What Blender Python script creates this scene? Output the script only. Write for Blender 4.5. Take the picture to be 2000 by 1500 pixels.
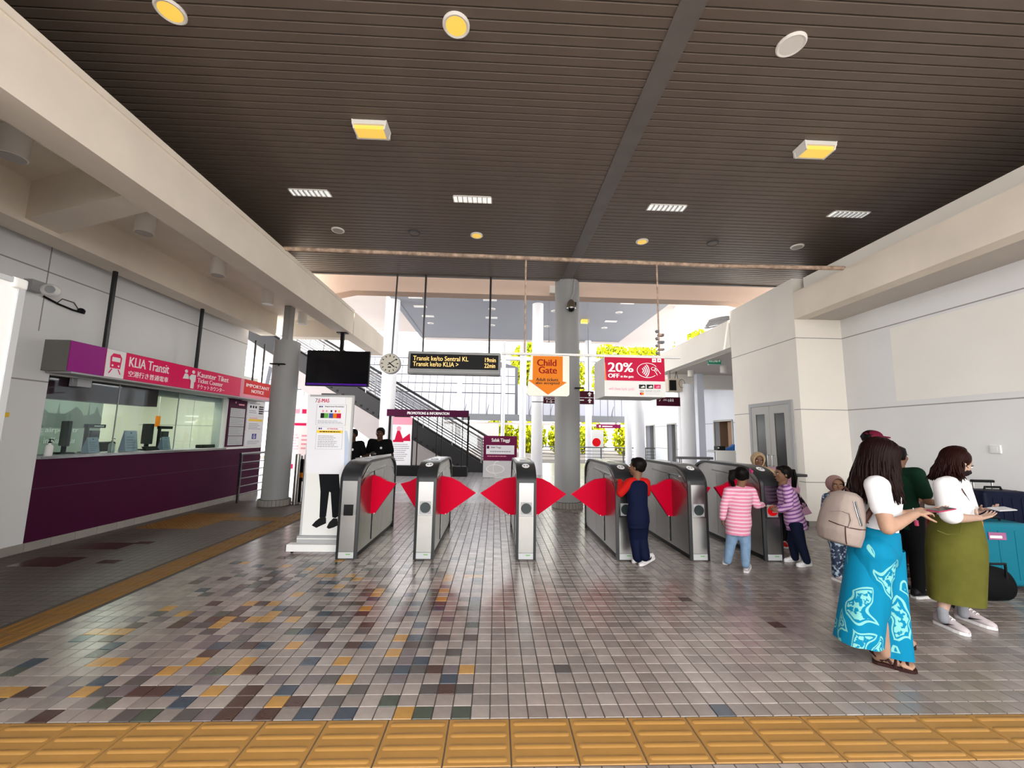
import bpy, bmesh, math, random
from mathutils import Vector, Matrix, Euler
random.seed(7)
for o in list(bpy.data.objects): bpy.data.objects.remove(o)
S = bpy.context.scene
C = S.collection
PI = math.pi
# ------------------------------------------------------------------ camera
EYE = 1.45; FPX = 799.0
PITCH, YAW, ROLL = .1246084, .0374066, .0163334
def cam_rows():
    cy, sy = math.cos(YAW), math.sin(YAW); cp, sp = math.cos(PITCH), math.sin(PITCH); cr, sr = math.cos(ROLL), math.sin(ROLL)
    Ry = Matrix(((cy, -sy, 0), (sy, cy, 0), (0, 0, 1))); B = Matrix(((1, 0, 0), (0, 0, -1), (0, 1, 0)))
    Rx = Matrix(((1, 0, 0), (0, cp, sp), (0, -sp, cp))); Rz = Matrix(((cr, -sr, 0), (sr, cr, 0), (0, 0, 1)))
    return Rz @ Rx @ B @ Ry
CM = cam_rows()
cam_d = bpy.data.cameras.new('camera'); cam = bpy.data.objects.new('camera', cam_d); C.objects.link(cam)
cam_d.sensor_width = 36; cam_d.lens = FPX / 2000 * 36; cam_d.clip_start = .05; cam_d.clip_end = 500
Mc = Matrix((CM[0], -CM[1], -CM[2])).transposed().to_4x4(); Mc.translation = (0, 0, EYE); cam.matrix_world = Mc
S.camera = cam
# measuring helpers: where a sight line of the photograph meets a real plane of the place
def _ray(x, y): return CM.transposed() @ Vector(((x - 1000) / FPX, (y - 750) / FPX, 1))
def _hit(x, y, ax, v):
    d = _ray(x, y); o = Vector((0, 0, EYE)); return o + d * ((v - o[ax]) / d[ax])
def AX(x, y, v): return _hit(x, y, 0, v)
def AY(x, y, v): return _hit(x, y, 1, v)
def AZ(x, y, v): return _hit(x, y, 2, v)
# ------------------------------------------------------------------ world, sun, exposure
S.view_settings.view_transform = 'Standard'; S.view_settings.look = 'None'; S.view_settings.gamma = 1
S.view_settings.use_curve_mapping = False
S.view_settings.exposure = 1.72
w = bpy.data.worlds.new('sky'); S.world = w; w.use_nodes = True
bg = w.node_tree.nodes['Background']; bg.inputs[0].default_value = (1.0, .985, .965, 1); bg.inputs[1].default_value = 2.0
sd = bpy.data.lights.new('sun', 'SUN'); sd.energy = 3.0; sd.angle = .02; sd.color = (1, .95, .87)
sun = bpy.data.objects.new('sun', sd); C.objects.link(sun)
sun.rotation_euler = (math.radians(22), 0, math.radians(-24))   # high sun from behind the camera, a little from the left
# ------------------------------------------------------------------ materials
MT = {}
def mat(name, col, rough=.6, metal=0, var=0, scale=8, bump=0, spec=.35, emit=None, estr=1, alpha=None, trans=0, coat=0):
    if name in MT: return MT[name]
    m = bpy.data.materials.new(name); m.use_nodes = True; nt = m.node_tree; b = nt.nodes['Principled BSDF']
    if len(col) == 3: col = (*col, 1)
    b.inputs['Base Color'].default_value = col; b.inputs['Roughness'].default_value = rough
    b.inputs['Metallic'].default_value = metal; b.inputs['Specular IOR Level'].default_value = spec
    b.inputs['Coat Weight'].default_value = coat
    if trans: b.inputs['Transmission Weight'].default_value = trans
    if emit: b.inputs['Emission Color'].default_value = (*emit, 1); b.inputs['Emission Strength'].default_value = estr
    if var or bump:
        tc = nt.nodes.new('ShaderNodeTexCoord'); n = nt.nodes.new('ShaderNodeTexNoise'); n.inputs['Scale'].default_value = scale; n.inputs['Detail'].default_value = 6
        nt.links.new(tc.outputs['Object'], n.inputs['Vector'])
        if var:
            r = nt.nodes.new('ShaderNodeValToRGB'); e = r.color_ramp.elements; e[0].position = .3; e[1].position = .72
            e[0].color = tuple(c * (1 - var) for c in col[:3]) + (1,); e[1].color = tuple(min(1, c * (1 + var * .6)) for c in col[:3]) + (1,)
            nt.links.new(n.outputs['Fac'], r.inputs[0]); nt.links.new(r.outputs[0], b.inputs['Base Color'])
        if bump:
            n2 = nt.nodes.new('ShaderNodeTexNoise'); n2.inputs['Scale'].default_value = scale * 9; nt.links.new(tc.outputs['Object'], n2.inputs['Vector'])
            bp = nt.nodes.new('ShaderNodeBump'); bp.inputs['Strength'].default_value = bump; bp.inputs['Distance'].default_value = .01
            nt.links.new(n2.outputs['Fac'], bp.inputs['Height']); nt.links.new(bp.outputs[0], b.inputs['Normal'])
    MT[name] = m; return m
def glass(name, tint=(.85, .95, .92), mixf=.12, rough=.02):
    if name in MT: return MT[name]
    m = bpy.data.materials.new(name); m.use_nodes = True; nt = m.node_tree; nt.nodes.clear()
    out = nt.nodes.new('ShaderNodeOutputMaterial'); mx = nt.nodes.new('ShaderNodeMixShader'); t = nt.nodes.new('ShaderNodeBsdfTransparent'); g = nt.nodes.new('ShaderNodeBsdfGlossy')
    t.inputs[0].default_value = (*tint, 1); g.inputs['Roughness'].default_value = rough; mx.inputs[0].default_value = mixf
    nt.links.new(t.outputs[0], mx.inputs[1]); nt.links.new(g.outputs[0], mx.inputs[2]); nt.links.new(mx.outputs[0], out.inputs[0])
    MT[name] = m; return m
mat('concrete', (.84, .755, .645), .75, var=.10, scale=1.1, bump=.12)
mat('wall_paint', (.78, .785, .79), .7, var=.05, scale=.9, bump=.10)
mat('wall_cream', (.82, .78, .71), .7, var=.05, scale=.9, bump=.10)
mat('patch_paint', (.86, .84, .79), .7, var=.02, scale=2)
mat('groove', (.33, .32, .31), .9)
mat('slat', (.145, .113, .092), .42, var=.10, scale=1.7)
mat('slat_back', (.03, .026, .024), .9)
mat('ceiling_strip', (.15, .135, .125), .45, var=.12, scale=4)
mat('soffit', (.56, .51, .46), .8, var=.05, scale=1.5)
mat('pink_soffit', (.55, .41, .33), .8, var=.04, scale=1.2)
mat('white', (.72, .72, .70), .5)
mat('white_gloss', (.88, .88, .87), .25)
mat('lamp_white', (.84, .82, .78), .4)
mat('lamp_lit', (.86, .86, .84), .4, emit=(1, .98, .94), estr=.22)
mat('lamp_amber', (.62, .42, .08), .3, emit=(1, .62, .10), estr=.22)
mat('lamp_grey', (.42, .40, .37), .4)
mat('black', (.004, .004, .005), .5, spec=.2)
mat('black_gloss', (.006, .006, .008), .12)
mat('charcoal', (.020, .021, .023), .34, spec=.3)
mat('dark_grey', (.07, .07, .074), .5)
mat('grey', (.34, .345, .35), .5)
mat('light_grey', (.44, .45, .46), .5)
mat('steel', (.40, .39, .375), .30, metal=1, var=.10, scale=3)
mat('steel_bright', (.36, .36, .36), .24, metal=1)
mat('steel_dark', (.11, .11, .115), .38, metal=1)
mat('rust', (.50, .36, .27), .7, var=.45, scale=14)
mat('purple', (.055, .001, .027), .6, var=.06, scale=2, spec=.15)
mat('purple_dark', (.052, .006, .024), .5)
mat('magenta', (.46, .0, .07), .4, emit=(.62, .0, .06), estr=.10, spec=.2)
mat('magenta_violet', (.24, .0, .17), .4, emit=(.3, .0, .2), estr=.05, spec=.2)
mat('ad_red', (.50, .002, .045), .5, spec=.15)
mat('sign_red', (.55, .0, .006), .4, emit=(.6, .0, .0), estr=.05, spec=.15)
mat('sign_white', (.92, .92, .92), .4)
mat('print_white', (.74, .74, .78), .6)
mat('print_grey', (.30, .30, .34), .6)
mat('print_dark', (.015, .015, .02), .6, spec=.1)
mat('print_pink', (.80, .30, .40), .6)
mat('orange', (.68, .18, .001), .5, spec=.15)
mat('yellow', (.88, .58, .03), .5)
mat('navy_print', (.03, .05, .28), .5)
mat('green_print', (.10, .35, .05), .5)
mat('flap_red', (.52, .0, .022), .45, spec=.05)
mat('flap_dark', (.20, .004, .010), .4)
mat('led', (.5, .3, .1), .5, emit=(1, .60, .20), estr=.42)
mat('column_paint', (.33, .335, .335), .6, var=.05, scale=.8)
mat('column_white', (.80, .81, .84), .55)
mat('skirt_tile', (.30, .275, .25), .5, var=.1, scale=3)
mat('grout', (.07, .062, .056), .9)
mat('tactile', (.31, .16, .040), .5, var=.13, scale=3.5, bump=.05)
mat('tactile_dark', (.22, .10, .016), .55, var=.2, scale=5)
mat('pavement', (.52, .51, .49), .9, var=.08, scale=.5)
mat('far_floor', (.42, .41, .42), .35, var=.08, scale=1)
# floor tile colours
TILE = {}
mat('tile_left_shaded', (.105, .084, .076), .5, var=.12, scale=7, bump=.05, spec=.25); mat('tactile_shaded', (.20, .098, .020), .6, var=.15, scale=4, spec=.2)  # shade of the left bay is put into these darker tile and strip colours
for nm, c in (('tile_grey', (.235, .198, .178)), ('tile_light', (.28, .24, .217)), ('tile_taupe', (.195, .165, .15)), ('tile_dark', (.07, .062, .058)), ('tile_brown', (.055, .026, .020)),
              ('tile_blue', (.032, .046, .066)), ('tile_green', (.05, .062, .045)), ('tile_orange', (.36, .19, .045)), ('tile_violet', (.125, .10, .105))):
    TILE[nm] = mat(nm, c, .22, var=.16, scale=9, bump=.06, spec=.5)
# ------------------------------------------------------------------ mesh builder
WM = {}      # world offset of parents
def vbasis(d):
    d = d.normalized(); a = Vector((0, 0, 1)) if abs(d.z) < .9 else Vector((1, 0, 0)); u = a.cross(d).normalized(); return u, d.cross(u)
class MB:
    def __init__(s): s.v = []; s.f = []; s.m = []; s.mats = []
    def mi(s, m):
        m = MT[m] if isinstance(m, str) else m
        if m not in s.mats: s.mats.append(m)
        return s.mats.index(m)
    def add(s, vs, fs, m):
        k = s.mi(m); o = len(s.v); s.v += [tuple(p) for p in vs]
        for f in fs: s.f.append(tuple(i + o for i in f)); s.m.append(k)
        return s
    def box(s, x0, x1, y0, y1, z0, z1, m):
        if x0 > x1: x0, x1 = x1, x0
        if y0 > y1: y0, y1 = y1, y0
        if z0 > z1: z0, z1 = z1, z0
        return s.add([(x0, y0, z0), (x1, y0, z0), (x1, y1, z0), (x0, y1, z0), (x0, y0, z1), (x1, y0, z1), (x1, y1, z1), (x0, y1, z1)],
                     [(0, 3, 2, 1), (4, 5, 6, 7), (0, 1, 5, 4), (1, 2, 6, 5), (2, 3, 7, 6), (3, 0, 4, 7)], m)
    def bar(s, p, q, wd, ht, m, up=Vector((0, 0, 1))):
        p = Vector(p); q = Vector(q); d = (q - p).normalized(); u = up.cross(d)
        if u.length < 1e-4: u = Vector((1, 0, 0)).cross(d)
        u.normalize(); v = d.cross(u); a = u * wd / 2; b = v * ht / 2
        vs = [p - a - b, p + a - b, p + a + b, p - a + b, q - a - b, q + a - b, q + a + b, q - a + b]
        return s.add(vs, [(0, 3, 2, 1), (4, 5, 6, 7), (0, 1, 5, 4), (1, 2, 6, 5), (2, 3, 7, 6), (3, 0, 4, 7)], m)
    def cyl(s, p, q, r0, m, r1=None, n=16, cap=True):
        p = Vector(p); q = Vector(q); r1 = r0 if r1 is None else r1; u, v = vbasis(q - p); vs = []
        for c, r in ((p, r0), (q, r1)):
            for i in range(n): a = 2 * PI * i / n; vs.append(c + u * (r * math.cos(a)) + v * (r * math.sin(a)))
        fs = [(i, (i + 1) % n, n + (i + 1) % n, n + i) for i in range(n)]
        if cap: fs += [tuple(reversed(range(n))), tuple(range(n, 2 * n))]
        return s.add(vs, fs, m)
    def tube(s, pts, r, m, n=8, closed=False):
        pts = [Vector(p) for p in pts]; rs = r if isinstance(r, (list, tuple)) else [r] * len(pts); vs = []; k = len(pts)
        u = None
        for i, p in enumerate(pts):
            d = (pts[(i + 1) % k] - pts[i - 1]) if closed else (pts[min(i + 1, k - 1)] - pts[max(i - 1, 0)])
            d.normalize()
            if u is None: u, v = vbasis(d)
            else:
                u = (u - d * u.dot(d)); u = u.normalized() if u.length > 1e-5 else vbasis(d)[0]; v = d.cross(u)
            for j in range(n): a = 2 * PI * j / n; vs.append(p + u * (rs[i] * math.cos(a)) + v * (rs[i] * math.sin(a)))
        fs = []
        for i in range(k if closed else k - 1):
            a0 = i * n; b0 = ((i + 1) % k) * n
            for j in range(n): fs.append((a0 + j, a0 + (j + 1) % n, b0 + (j + 1) % n, b0 + j))
        if not closed: fs += [tuple(reversed(range(n))), tuple(range((k - 1) * n, k * n))]
        return s.add(vs, fs, m)
    def prism(s, poly, d, m):      # poly: list of 3D points, extruded by vector d
        n = len(poly); P = [Vector(p) for p in poly]; d = Vector(d); vs = P + [p + d for p in P]
        nrm = Vector((0, 0, 0))
        for i in range(n): nrm += P[i].cross(P[(i + 1) % n])
        fs = [tuple(range(n)), tuple(reversed(range(n, 2 * n)))] + [(i, i + n, (i + 1) % n + n, (i + 1) % n) for i in range(n)]
        if nrm.dot(d) > 0: fs = [tuple(reversed(f)) for f in fs]
        return s.add(vs, fs, m)
    def lathe(s, prof, ax, m, n=20):   # prof: (r, z) list about a vertical axis through ax
        vs = []; ax = Vector(ax)
        for r, z in prof:
            for i in range(n): a = 2 * PI * i / n; vs.append(ax + Vector((r * math.cos(a), r * math.sin(a), z)))
        fs = []
        for k in range(len(prof) - 1):
            for i in range(n): fs.append((k * n + i, k * n + (i + 1) % n, (k + 1) * n + (i + 1) % n, (k + 1) * n + i))
        fs += [tuple(reversed(range(n))), tuple(range((len(prof) - 1) * n, len(prof) * n))]
        return s.add(vs, fs, m)
    def ball(s, c, rx, ry, rz, m, n=16, k=10):
        vs = []; c = Vector(c); fs = []
        for i in range(k + 1):
            t = PI * i / k
            for j in range(n): a = 2 * PI * j / n; vs.append(c + Vector((rx * math.sin(t) * math.cos(a), ry * math.sin(t) * math.sin(a), -rz * math.cos(t))))
        for i in range(k):
            for j in range(n): fs.append((i * n + j, i * n + (j + 1) % n, (i + 1) * n + (j + 1) % n, (i + 1) * n + j))
        return s.add(vs, fs, m)
    def mesh(s, name, smooth=False):
        me = bpy.data.meshes.new(name); me.from_pydata(s.v, [], s.f)
        for m in s.mats: me.materials.append(m)
        me.polygons.foreach_set('material_index', s.m)
        if smooth: me.polygons.foreach_set('use_smooth', [True] * len(s.f)); me.set_sharp_from_angle(angle=.7)
        me.update(); return me
    def build(s, name, parent=None, smooth=False, local=False): return link(name, s.mesh(name, smooth), parent, local)
def link(name, me, parent=None, local=False):
    o = bpy.data.objects.new(name, me); C.objects.link(o)
    if parent is not None:
        o.parent = parent
        if not local: o.matrix_parent_inverse = Matrix.Translation(-WM.get(parent.name, Vector((0, 0, 0))))
    return o
def tag(o, label=None, cat=None, group=None, kind=None):
    if label: o['label'] = label
    if cat: o['category'] = cat
    if group: o['group'] = group
    if kind: o['kind'] = kind
    return o
def thing(name, label, cat, loc=(0, 0, 0), group=None, rz=0):
    o = bpy.data.objects.new(name, None); C.objects.link(o); o.location = loc; o.rotation_euler = (0, 0, rz); o.empty_display_size = .1
    WM[o.name] = Vector(loc); return tag(o, label, cat, group)
def struct(o, label=None): o['kind'] = 'structure'; return tag(o, label) if label else o
def bevel(me, w=.01, seg=2):
    bm = bmesh.new(); bm.from_mesh(me); bmesh.ops.bevel(bm, geom=[e for e in bm.edges if e.calc_face_angle(0) > .6], offset=w, segments=seg, affect='EDGES', profile=.6); bm.to_mesh(me); bm.free(); return me
# flat lettering and prints on a plane: origin, right vector, up vector
_fc = {}
def text_mesh(s, depth=0):
    cu = bpy.data.curves.new('t', 'FONT'); cu.body = s; cu.align_x = 'LEFT'; cu.size = 1; cu.extrude = depth; cu.resolution_u = 3
    o = bpy.data.objects.new('t', cu); me = bpy.data.meshes.new_from_object(o); bpy.data.objects.remove(o); bpy.data.curves.remove(cu); return me
class Face:
    def __init__(s, o, u, v): s.o = Vector(o); s.u = Vector(u).normalized(); s.v = Vector(v).normalized(); s.n = s.u.cross(s.v).normalized()
    def p(s, a, b, d=0): return s.o + s.u * a + s.v * b + s.n * d
    def rect(s, mb, a0, b0, a1, b1, m, d=.002, th=.0015): mb.prism([s.p(a0, b0, d - th), s.p(a1, b0, d - th), s.p(a1, b1, d - th), s.p(a0, b1, d - th)], s.n * th, m)
    def poly(s, mb, pts, m, d=.002, th=.0015): mb.prism([s.p(a, b, d - th) for a, b in pts], s.n * th, m)
    def ell(s, mb, a, b, ra, rb, m, d=.002, th=.0015, n=20, t0=0, t1=2 * PI): s.poly(mb, [(a + ra * math.cos(t0 + (t1 - t0) * i / n), b + rb * math.sin(t0 + (t1 - t0) * i / n)) for i in range(n)], m, d, th)
    def arc(s, mb, a, b, ra, rb, t0, t1, wd, m, d=.002, n=18):
        for i in range(n):
            q = [t0 + (t1 - t0) * (i + k) / n for k in (0, 1)]
            pts = [(a + (ra - wd / 2) * math.cos(q[0]), b + (rb - wd / 2) * math.sin(q[0])), (a + (ra + wd / 2) * math.cos(q[0]), b + (rb + wd / 2) * math.sin(q[0])),
                   (a + (ra + wd / 2) * math.cos(q[1]), b + (rb + wd / 2) * math.sin(q[1])), (a + (ra - wd / 2) * math.cos(q[1]), b + (rb - wd / 2) * math.sin(q[1]))]
            mb.add([s.p(x, y, d) for x, y in pts], [(0, 1, 2, 3)], m)
    def line(s, mb, a0, b0, a1, b1, wd, m, d=.002):
        e = Vector((a1 - a0, b1 - b0)); e.normalize(); q = Vector((-e.y, e.x)) * wd / 2
        mb.add([s.p(a0 + q.x, b0 + q.y, d), s.p(a0 - q.x, b0 - q.y, d), s.p(a1 - q.x, b1 - q.y, d), s.p(a1 + q.x, b1 + q.y, d)], [(3, 2, 1, 0)], m)
    def text(s, mb, txt, a0, b0, a1, b1, m, d=.003, bold=0):      # fitted into the box
        me = text_mesh(txt); xs = [v.co.x for v in me.vertices]; ys = [v.co.y for v in me.vertices]
        if not xs: return
        x0, x1, y0, y1 = min(xs), max(xs), min(ys), max(ys); sx = (a1 - a0) / (x1 - x0); sy = (b1 - b0) / (y1 - y0)
        for off in ([0] if not bold else [-bold, 0, bold]):
            vs = [s.p(a0 + (v.co.x - x0) * sx + off, b0 + (v.co.y - y0) * sy, d + off * .01) for v in me.vertices]
            mb.add(vs, [tuple(p.vertices) for p in me.polygons], m)
        bpy.data.meshes.remove(me)
    def lines(s, mb, a0, b0, a1, b1, n, m, d=.0025, fill=.38, ragged=True):       # rows of tiny unreadable print
        h = (b1 - b0) / n
        for i in range(n):
            e = a1 - (random.random() * .35 * (a1 - a0) if ragged else 0); y = b1 - h * (i + .5); x = a0
            while x < e - .001:
                wl = min((a1 - a0) * random.uniform(.05, .14), e - x); s.rect(mb, x, y - h * fill / 2, x + wl, y + h * fill / 2, m, d, .0005); x += wl + (a1 - a0) * .018
def FY(x, y, z): return Face((x, y, z), (1, 0, 0), (0, 0, 1))          # faces the camera side (-Y)
def FXp(x, y, z): return Face((x, y, z), (0, 1, 0), (0, 0, 1))         # on the left side, faces +X
def FXm(x, y, z): return Face((x, y, z), (0, -1, 0), (0, 0, 1))        # on the right side, faces -X
# ================================================================== FLOOR
P = .1                     # tile pitch
XW0, XW1 = -5.5, 6.17      # side walls
mb = MB(); mb.box(-14, 22, -14, 46, -.25, -.0042, 'grout'); floor = struct(mb.build('floor'), 'grey tiled concourse floor with coloured tiles and yellow guidance strips')
TY0, TY1 = 2.0, 2.306      # crossing tactile strip
SX0, SX1 = -3.56, -3.25    # left tactile strip along the depth
rng = random.Random(11)
def tile_kind(x, y):
    if -2.95 < x < -.15 and 2.3 < y < 5.1:
        p = .42 if x > -2.4 else .26
        if y > 4.2: p *= .9
        if rng.random() < p: return rng.choices(['tile_brown', 'tile_dark', 'tile_blue', 'tile_green', 'tile_orange', 'tile_violet'], [3, 3, 2.6, 1.3, 2.4, 2])[0]
    elif y > 1 and rng.random() < .003: return rng.choice(['tile_dark', 'tile_brown', 'tile_blue'])
    return rng.choices(['tile_grey', 'tile_light', 'tile_taupe'], [6, 2, 3])[0]
fixed = {}
for px, py, k in ((1096, 1307, 'tile_dark'), (1411, 1388, 'tile_blue'), (1517, 1220, 'tile_brown'), (1340, 1170, 'tile_dark')):
    q = AZ(px, py, 0); fixed[(math.floor(q.x / P), math.floor((q.y - TY1) / P))] = k
g = .0022
tile_me = {}
def tile_mesh(k):
    if k not in tile_me:
        m = MB(); h = P / 2 - g; b = .0018
        vs = [(-h, -h, -.004), (h, -h, -.004), (h, h, -.004), (-h, h, -.004), (-h + b, -h + b, 0), (h - b, -h + b, 0), (h - b, h - b, 0), (-h + b, h - b, 0)]
        m.add(vs, [(4, 5, 6, 7), (0, 1, 5, 4), (1, 2, 6, 5), (2, 3, 7, 6), (3, 0, 4, 7)], TILE[k]); tile_me[k] = m.mesh('floor_tile')
    return tile_me[k]
stuff = MB(); nt = 0; cand = []
rows = list(range(-1, 67))
for r in rows:
    yc = (TY1 + .003 + (r + .5) * P) if r >= 0 else TY0 - .003 - .05
    for c in range(int(XW0 / P) - 1, int(XW1 / P) + 1):
        xc = (c + .5) * P
        if xc < XW0 + .03 or xc > XW1 - .03: continue
        if SX0 - .03 < xc < SX1 + .03 and r >= 0: continue
        k = fixed.get((c, r)) or ('tile_left_shaded' if xc < SX1 else tile_kind(xc, yc))
        half = 1.26 * (yc + .25)
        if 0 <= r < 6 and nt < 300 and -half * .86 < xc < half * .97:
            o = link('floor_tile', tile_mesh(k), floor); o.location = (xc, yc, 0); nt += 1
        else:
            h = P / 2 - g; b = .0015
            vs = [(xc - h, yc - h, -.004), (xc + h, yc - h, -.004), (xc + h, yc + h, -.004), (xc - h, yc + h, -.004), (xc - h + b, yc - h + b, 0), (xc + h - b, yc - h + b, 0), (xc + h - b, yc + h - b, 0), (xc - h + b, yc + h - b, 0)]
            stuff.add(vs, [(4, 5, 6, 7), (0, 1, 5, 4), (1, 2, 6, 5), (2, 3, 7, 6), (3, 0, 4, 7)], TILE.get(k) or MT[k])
o = stuff.build('floor_tiles', floor); o['kind'] = 'stuff'
# the rest of the concourse floor, far or out of view: tiles as a material
def grid_mat(name, a, b, sc, mortar, rough):
    m = bpy.data.materials.new(name); m.use_nodes = True; n = m.node_tree; bs = n.nodes['Principled BSDF']; bs.inputs['Roughness'].default_value = rough
    tc = n.nodes.new('ShaderNodeTexCoord'); br = n.nodes.new('ShaderNodeTexBrick'); br.offset = 0; br.inputs['Scale'].default_value = 1
    br.inputs['Brick Width'].default_value = sc; br.inputs['Row Height'].default_value = sc; br.inputs['Mortar Size'].default_value = .004
    br.inputs['Color1'].default_value = (*a, 1); br.inputs['Color2'].default_value = (*b, 1); br.inputs['Mortar'].default_value = (*mortar, 1)
    n.links.new(tc.outputs['Object'], br.inputs['Vector']); n.links.new(br.outputs['Color'], bs.inputs['Base Color']); MT[name] = m; return m
grid_mat('tile_far', (.22, .19, .17), (.25, .22, .20), .1, (.08, .07, .065), .28)
grid_mat('tile_far_pale', (.30, .295, .31), (.34, .335, .35), .2, (.16, .16, .17), .22)
yb = TY1 + .003 + 67 * P
mb = MB(); mb.box(XW0, 22, yb, 22.2, -.02, 0, 'tile_far_pale'); mb.box(XW0, XW1, -5.5, TY0 - .106, -.02, 0, 'tile_far'); mb.box(-14, XW0, 8.95, 22.2, -.02, 0, 'tile_far_pale'); mb.box(XW1, 10, 8.98, yb, -.02, 0, 'tile_far_pale')
mb.build('paving_beyond', floor)['label'] = 'paler paving receding beyond the gates'
mb = MB(); mb.box(-40, 40, -40, -5.5, -.3, -.02, 'pavement'); struct(mb.build('floor_forecourt'), 'pale open forecourt pavement')
# tactile tiles: raised bars are pieces of their own
def tactile_meshes(w, m_='tactile'):
    h = w / 2 - .002; m = MB(); b = .003
    m.add([(-h, -h, -.004), (h, -h, -.004), (h, h, -.004), (-h, h, -.004), (-h + b, -h + b, .0005), (h - b, -h + b, .0005), (h - b, h - b, .0005), (-h + b, h - b, .0005)],
          [(4, 5, 6, 7), (0, 1, 5, 4), (1, 2, 6, 5), (2, 3, 7, 6), (3, 0, 4, 7)], m_)
    q = MB(); L = w * .45; hw = .0165; n = 8; ring = lambda sx, sz, z: [(sx * L * math.cos(t) / max(abs(math.cos(t)), 1) if 0 else (math.copysign(L - hw, math.cos(t)) + math.cos(t) * hw * sx), math.sin(t) * hw * sz, z) for t in [2 * PI * (i + .5) / (2 * n) for i in range(2 * n)]]
    a = ring(1, 1, .0004); c = ring(.62, .62, .0055); N = len(a)
    q.add(a + c, [(i, (i + 1) % N, N + (i + 1) % N, N + i) for i in range(N)] + [tuple(range(N, 2 * N))], m_)
    return m.mesh('tactile_tile'), q.mesh('raised_bar', True)
tm, tb = tactile_meshes(.306); tmd_, tbd_ = tactile_meshes(.306, 'tactile_shaded')
def tactile(x, y, rot=0, bars=4, tm=tm, tb=tb):
    t = link('tactile_tile', tm, floor); t.location = (x, y, 0); t.rotation_euler = (0, 0, rot)
    for i in range(bars):
        b = link('raised_bar', tb, t, True); b.location = (0, (i - (bars - 1) / 2) * .306 / bars, 0)
for i in range(-11, 12): tactile(.10 - .153 + i * .307, (TY0 + TY1) / 2)
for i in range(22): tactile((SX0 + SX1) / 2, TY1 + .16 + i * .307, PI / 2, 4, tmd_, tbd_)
m = MB()
tmd = MB(); h = .15
tmd.box(-h, h, -h, h, -.004, .0004, 'tactile_dark')
for i in range(5):
    for j in range(5): tmd.lathe([(.016, .0004), (.009, .0052)], (-.12 + .06 * i, -.12 + .06 * j, 0), 'tactile_dark', 6)
dm = tmd.mesh('tactile_dot_tile')
for i in range(4):
    for j in range(3): d = link('tactile_dot_tile', dm, floor); d.location = (-5.15 + j * .3, 6.6 + i * .3, .0008)
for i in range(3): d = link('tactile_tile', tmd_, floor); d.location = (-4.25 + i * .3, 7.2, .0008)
for px, py, w, d in ((95, 1097, .52, .34), (205, 1066, .55, .3), (282, 1060, .2, .12), (213, 1097, .2, .12)):
    q = AZ(px, py, 0); mb = MB(); mb.box(q.x - w / 2, q.x + w / 2, q.y - d / 2, q.y + d / 2, -.004, .0012, 'tile_brown'); mb.build('floor_hatch', floor)
# ================================================================== CEILING
ZC = 4.82; YC1 = 8.49; YR = -.9
mb = MB(); mb.box(-4.35, 6.75, YR, YC1 + .02, ZC + .03, ZC + .35, 'slat_back'); ceil = struct(mb.build('ceiling'), 'dark brown slatted metal ceiling above the gates')
pitch = .0968; n = int((YC1 + .3) / pitch)
def slat_mesh(L):
    m = MB(); h = pitch / 2 - .006
    pr = [(-h, .03), (-h, .004), (-h + .004, 0), (h - .004, 0), (h, .004), (h, .03)]
    m.prism([(0, a, b) for a, b in pr], (L, 0, 0), 'slat'); return m.mesh('ceiling_slat')
sl, sr = slat_mesh(1.36 + 4.35), slat_mesh(6.75 - 1.57)
for i in range(n):
    y = YC1 - .06 - i * pitch
    if y < .6: continue
    o = link('ceiling_slat', sl, ceil); o.location = (-4.35, y, ZC); o = link('ceiling_slat', sr, ceil); o.location = (1.57, y, ZC)
mb = MB(); mb.box(-4.35, 6.75, YR, .62, ZC, ZC + .03, 'slat'); mb.build('ceiling_board', ceil)
mb = MB(); mb.box(1.36, 1.57, YR, YC1, ZC - .012, ZC + .03, 'ceiling_strip'); mb.build('ceiling_strip', ceil)
mb = MB(); mb.box(-4.35, 6.75, YC1 - .012, YC1 + .05, ZC - .02, ZC + .4, 'ceiling_strip'); mb.build('ceiling_edge_trim', ceil)
# close the gaps between ceiling and side beams
mb = MB(); mb.box(-4.45, -4.35, YR, YC1, 4.21, ZC + .35, 'slat_back'); struct(mb.build('trim_1'), 'dark upstand closing the ceiling on the left')
mb = MB(); mb.box(6.75, 6.85, YR, YC1, 3.9, ZC + .35, 'slat_back'); struct(mb.build('trim_2'), 'dark upstand closing the ceiling on the right')
# lamps of the ceiling
def dl(px, py, amber, r, z=ZC, tone=None):
    q = AZ(px, py, z); t = thing('recessed_downlight', '', 'downlight', (q.x, q.y, z), 'recessed round lamps in the dark ceiling')
    ring = MB(); ring.lathe([(r * .74, -.004), (r * .74, -.016), (r * .90, -.022), (r, -.014), (r, .0)], (q.x, q.y, z), 'lamp_white' if tone is None else tone, 28); ring.build('rim', t, True)
    d = MB(); d.lathe([(r * .02, -.0175), (r * .76, -.0175), (r * .76, -.002)], (q.x, q.y, z), amber, 24); d.build('diffuser', t); return t
for px, py, a, r, lb in ((333, 20, 'lamp_amber', .112, 'amber round downlight at the top left beside the concrete beam'), (891, 48, 'lamp_amber', .112, 'amber round downlight near the top centre of the ceiling'), (1545, 86, 'lamp_white', .115, 'white unlit round downlight right of the ceiling strip'),
                     (660, 449, 'lamp_grey', .105, 'small grey unlit downlight nearest the left beam'), (931, 459, 'lamp_amber', .105, 'small amber downlight above the departure display'), (1254, 471, 'lamp_amber', .105, 'small amber downlight just right of the ceiling strip'), (1557, 481, 'lamp_grey', .105, 'small dim downlight nearest the right beam')):
    dl(px, py, a, r)['label'] = lb
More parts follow.
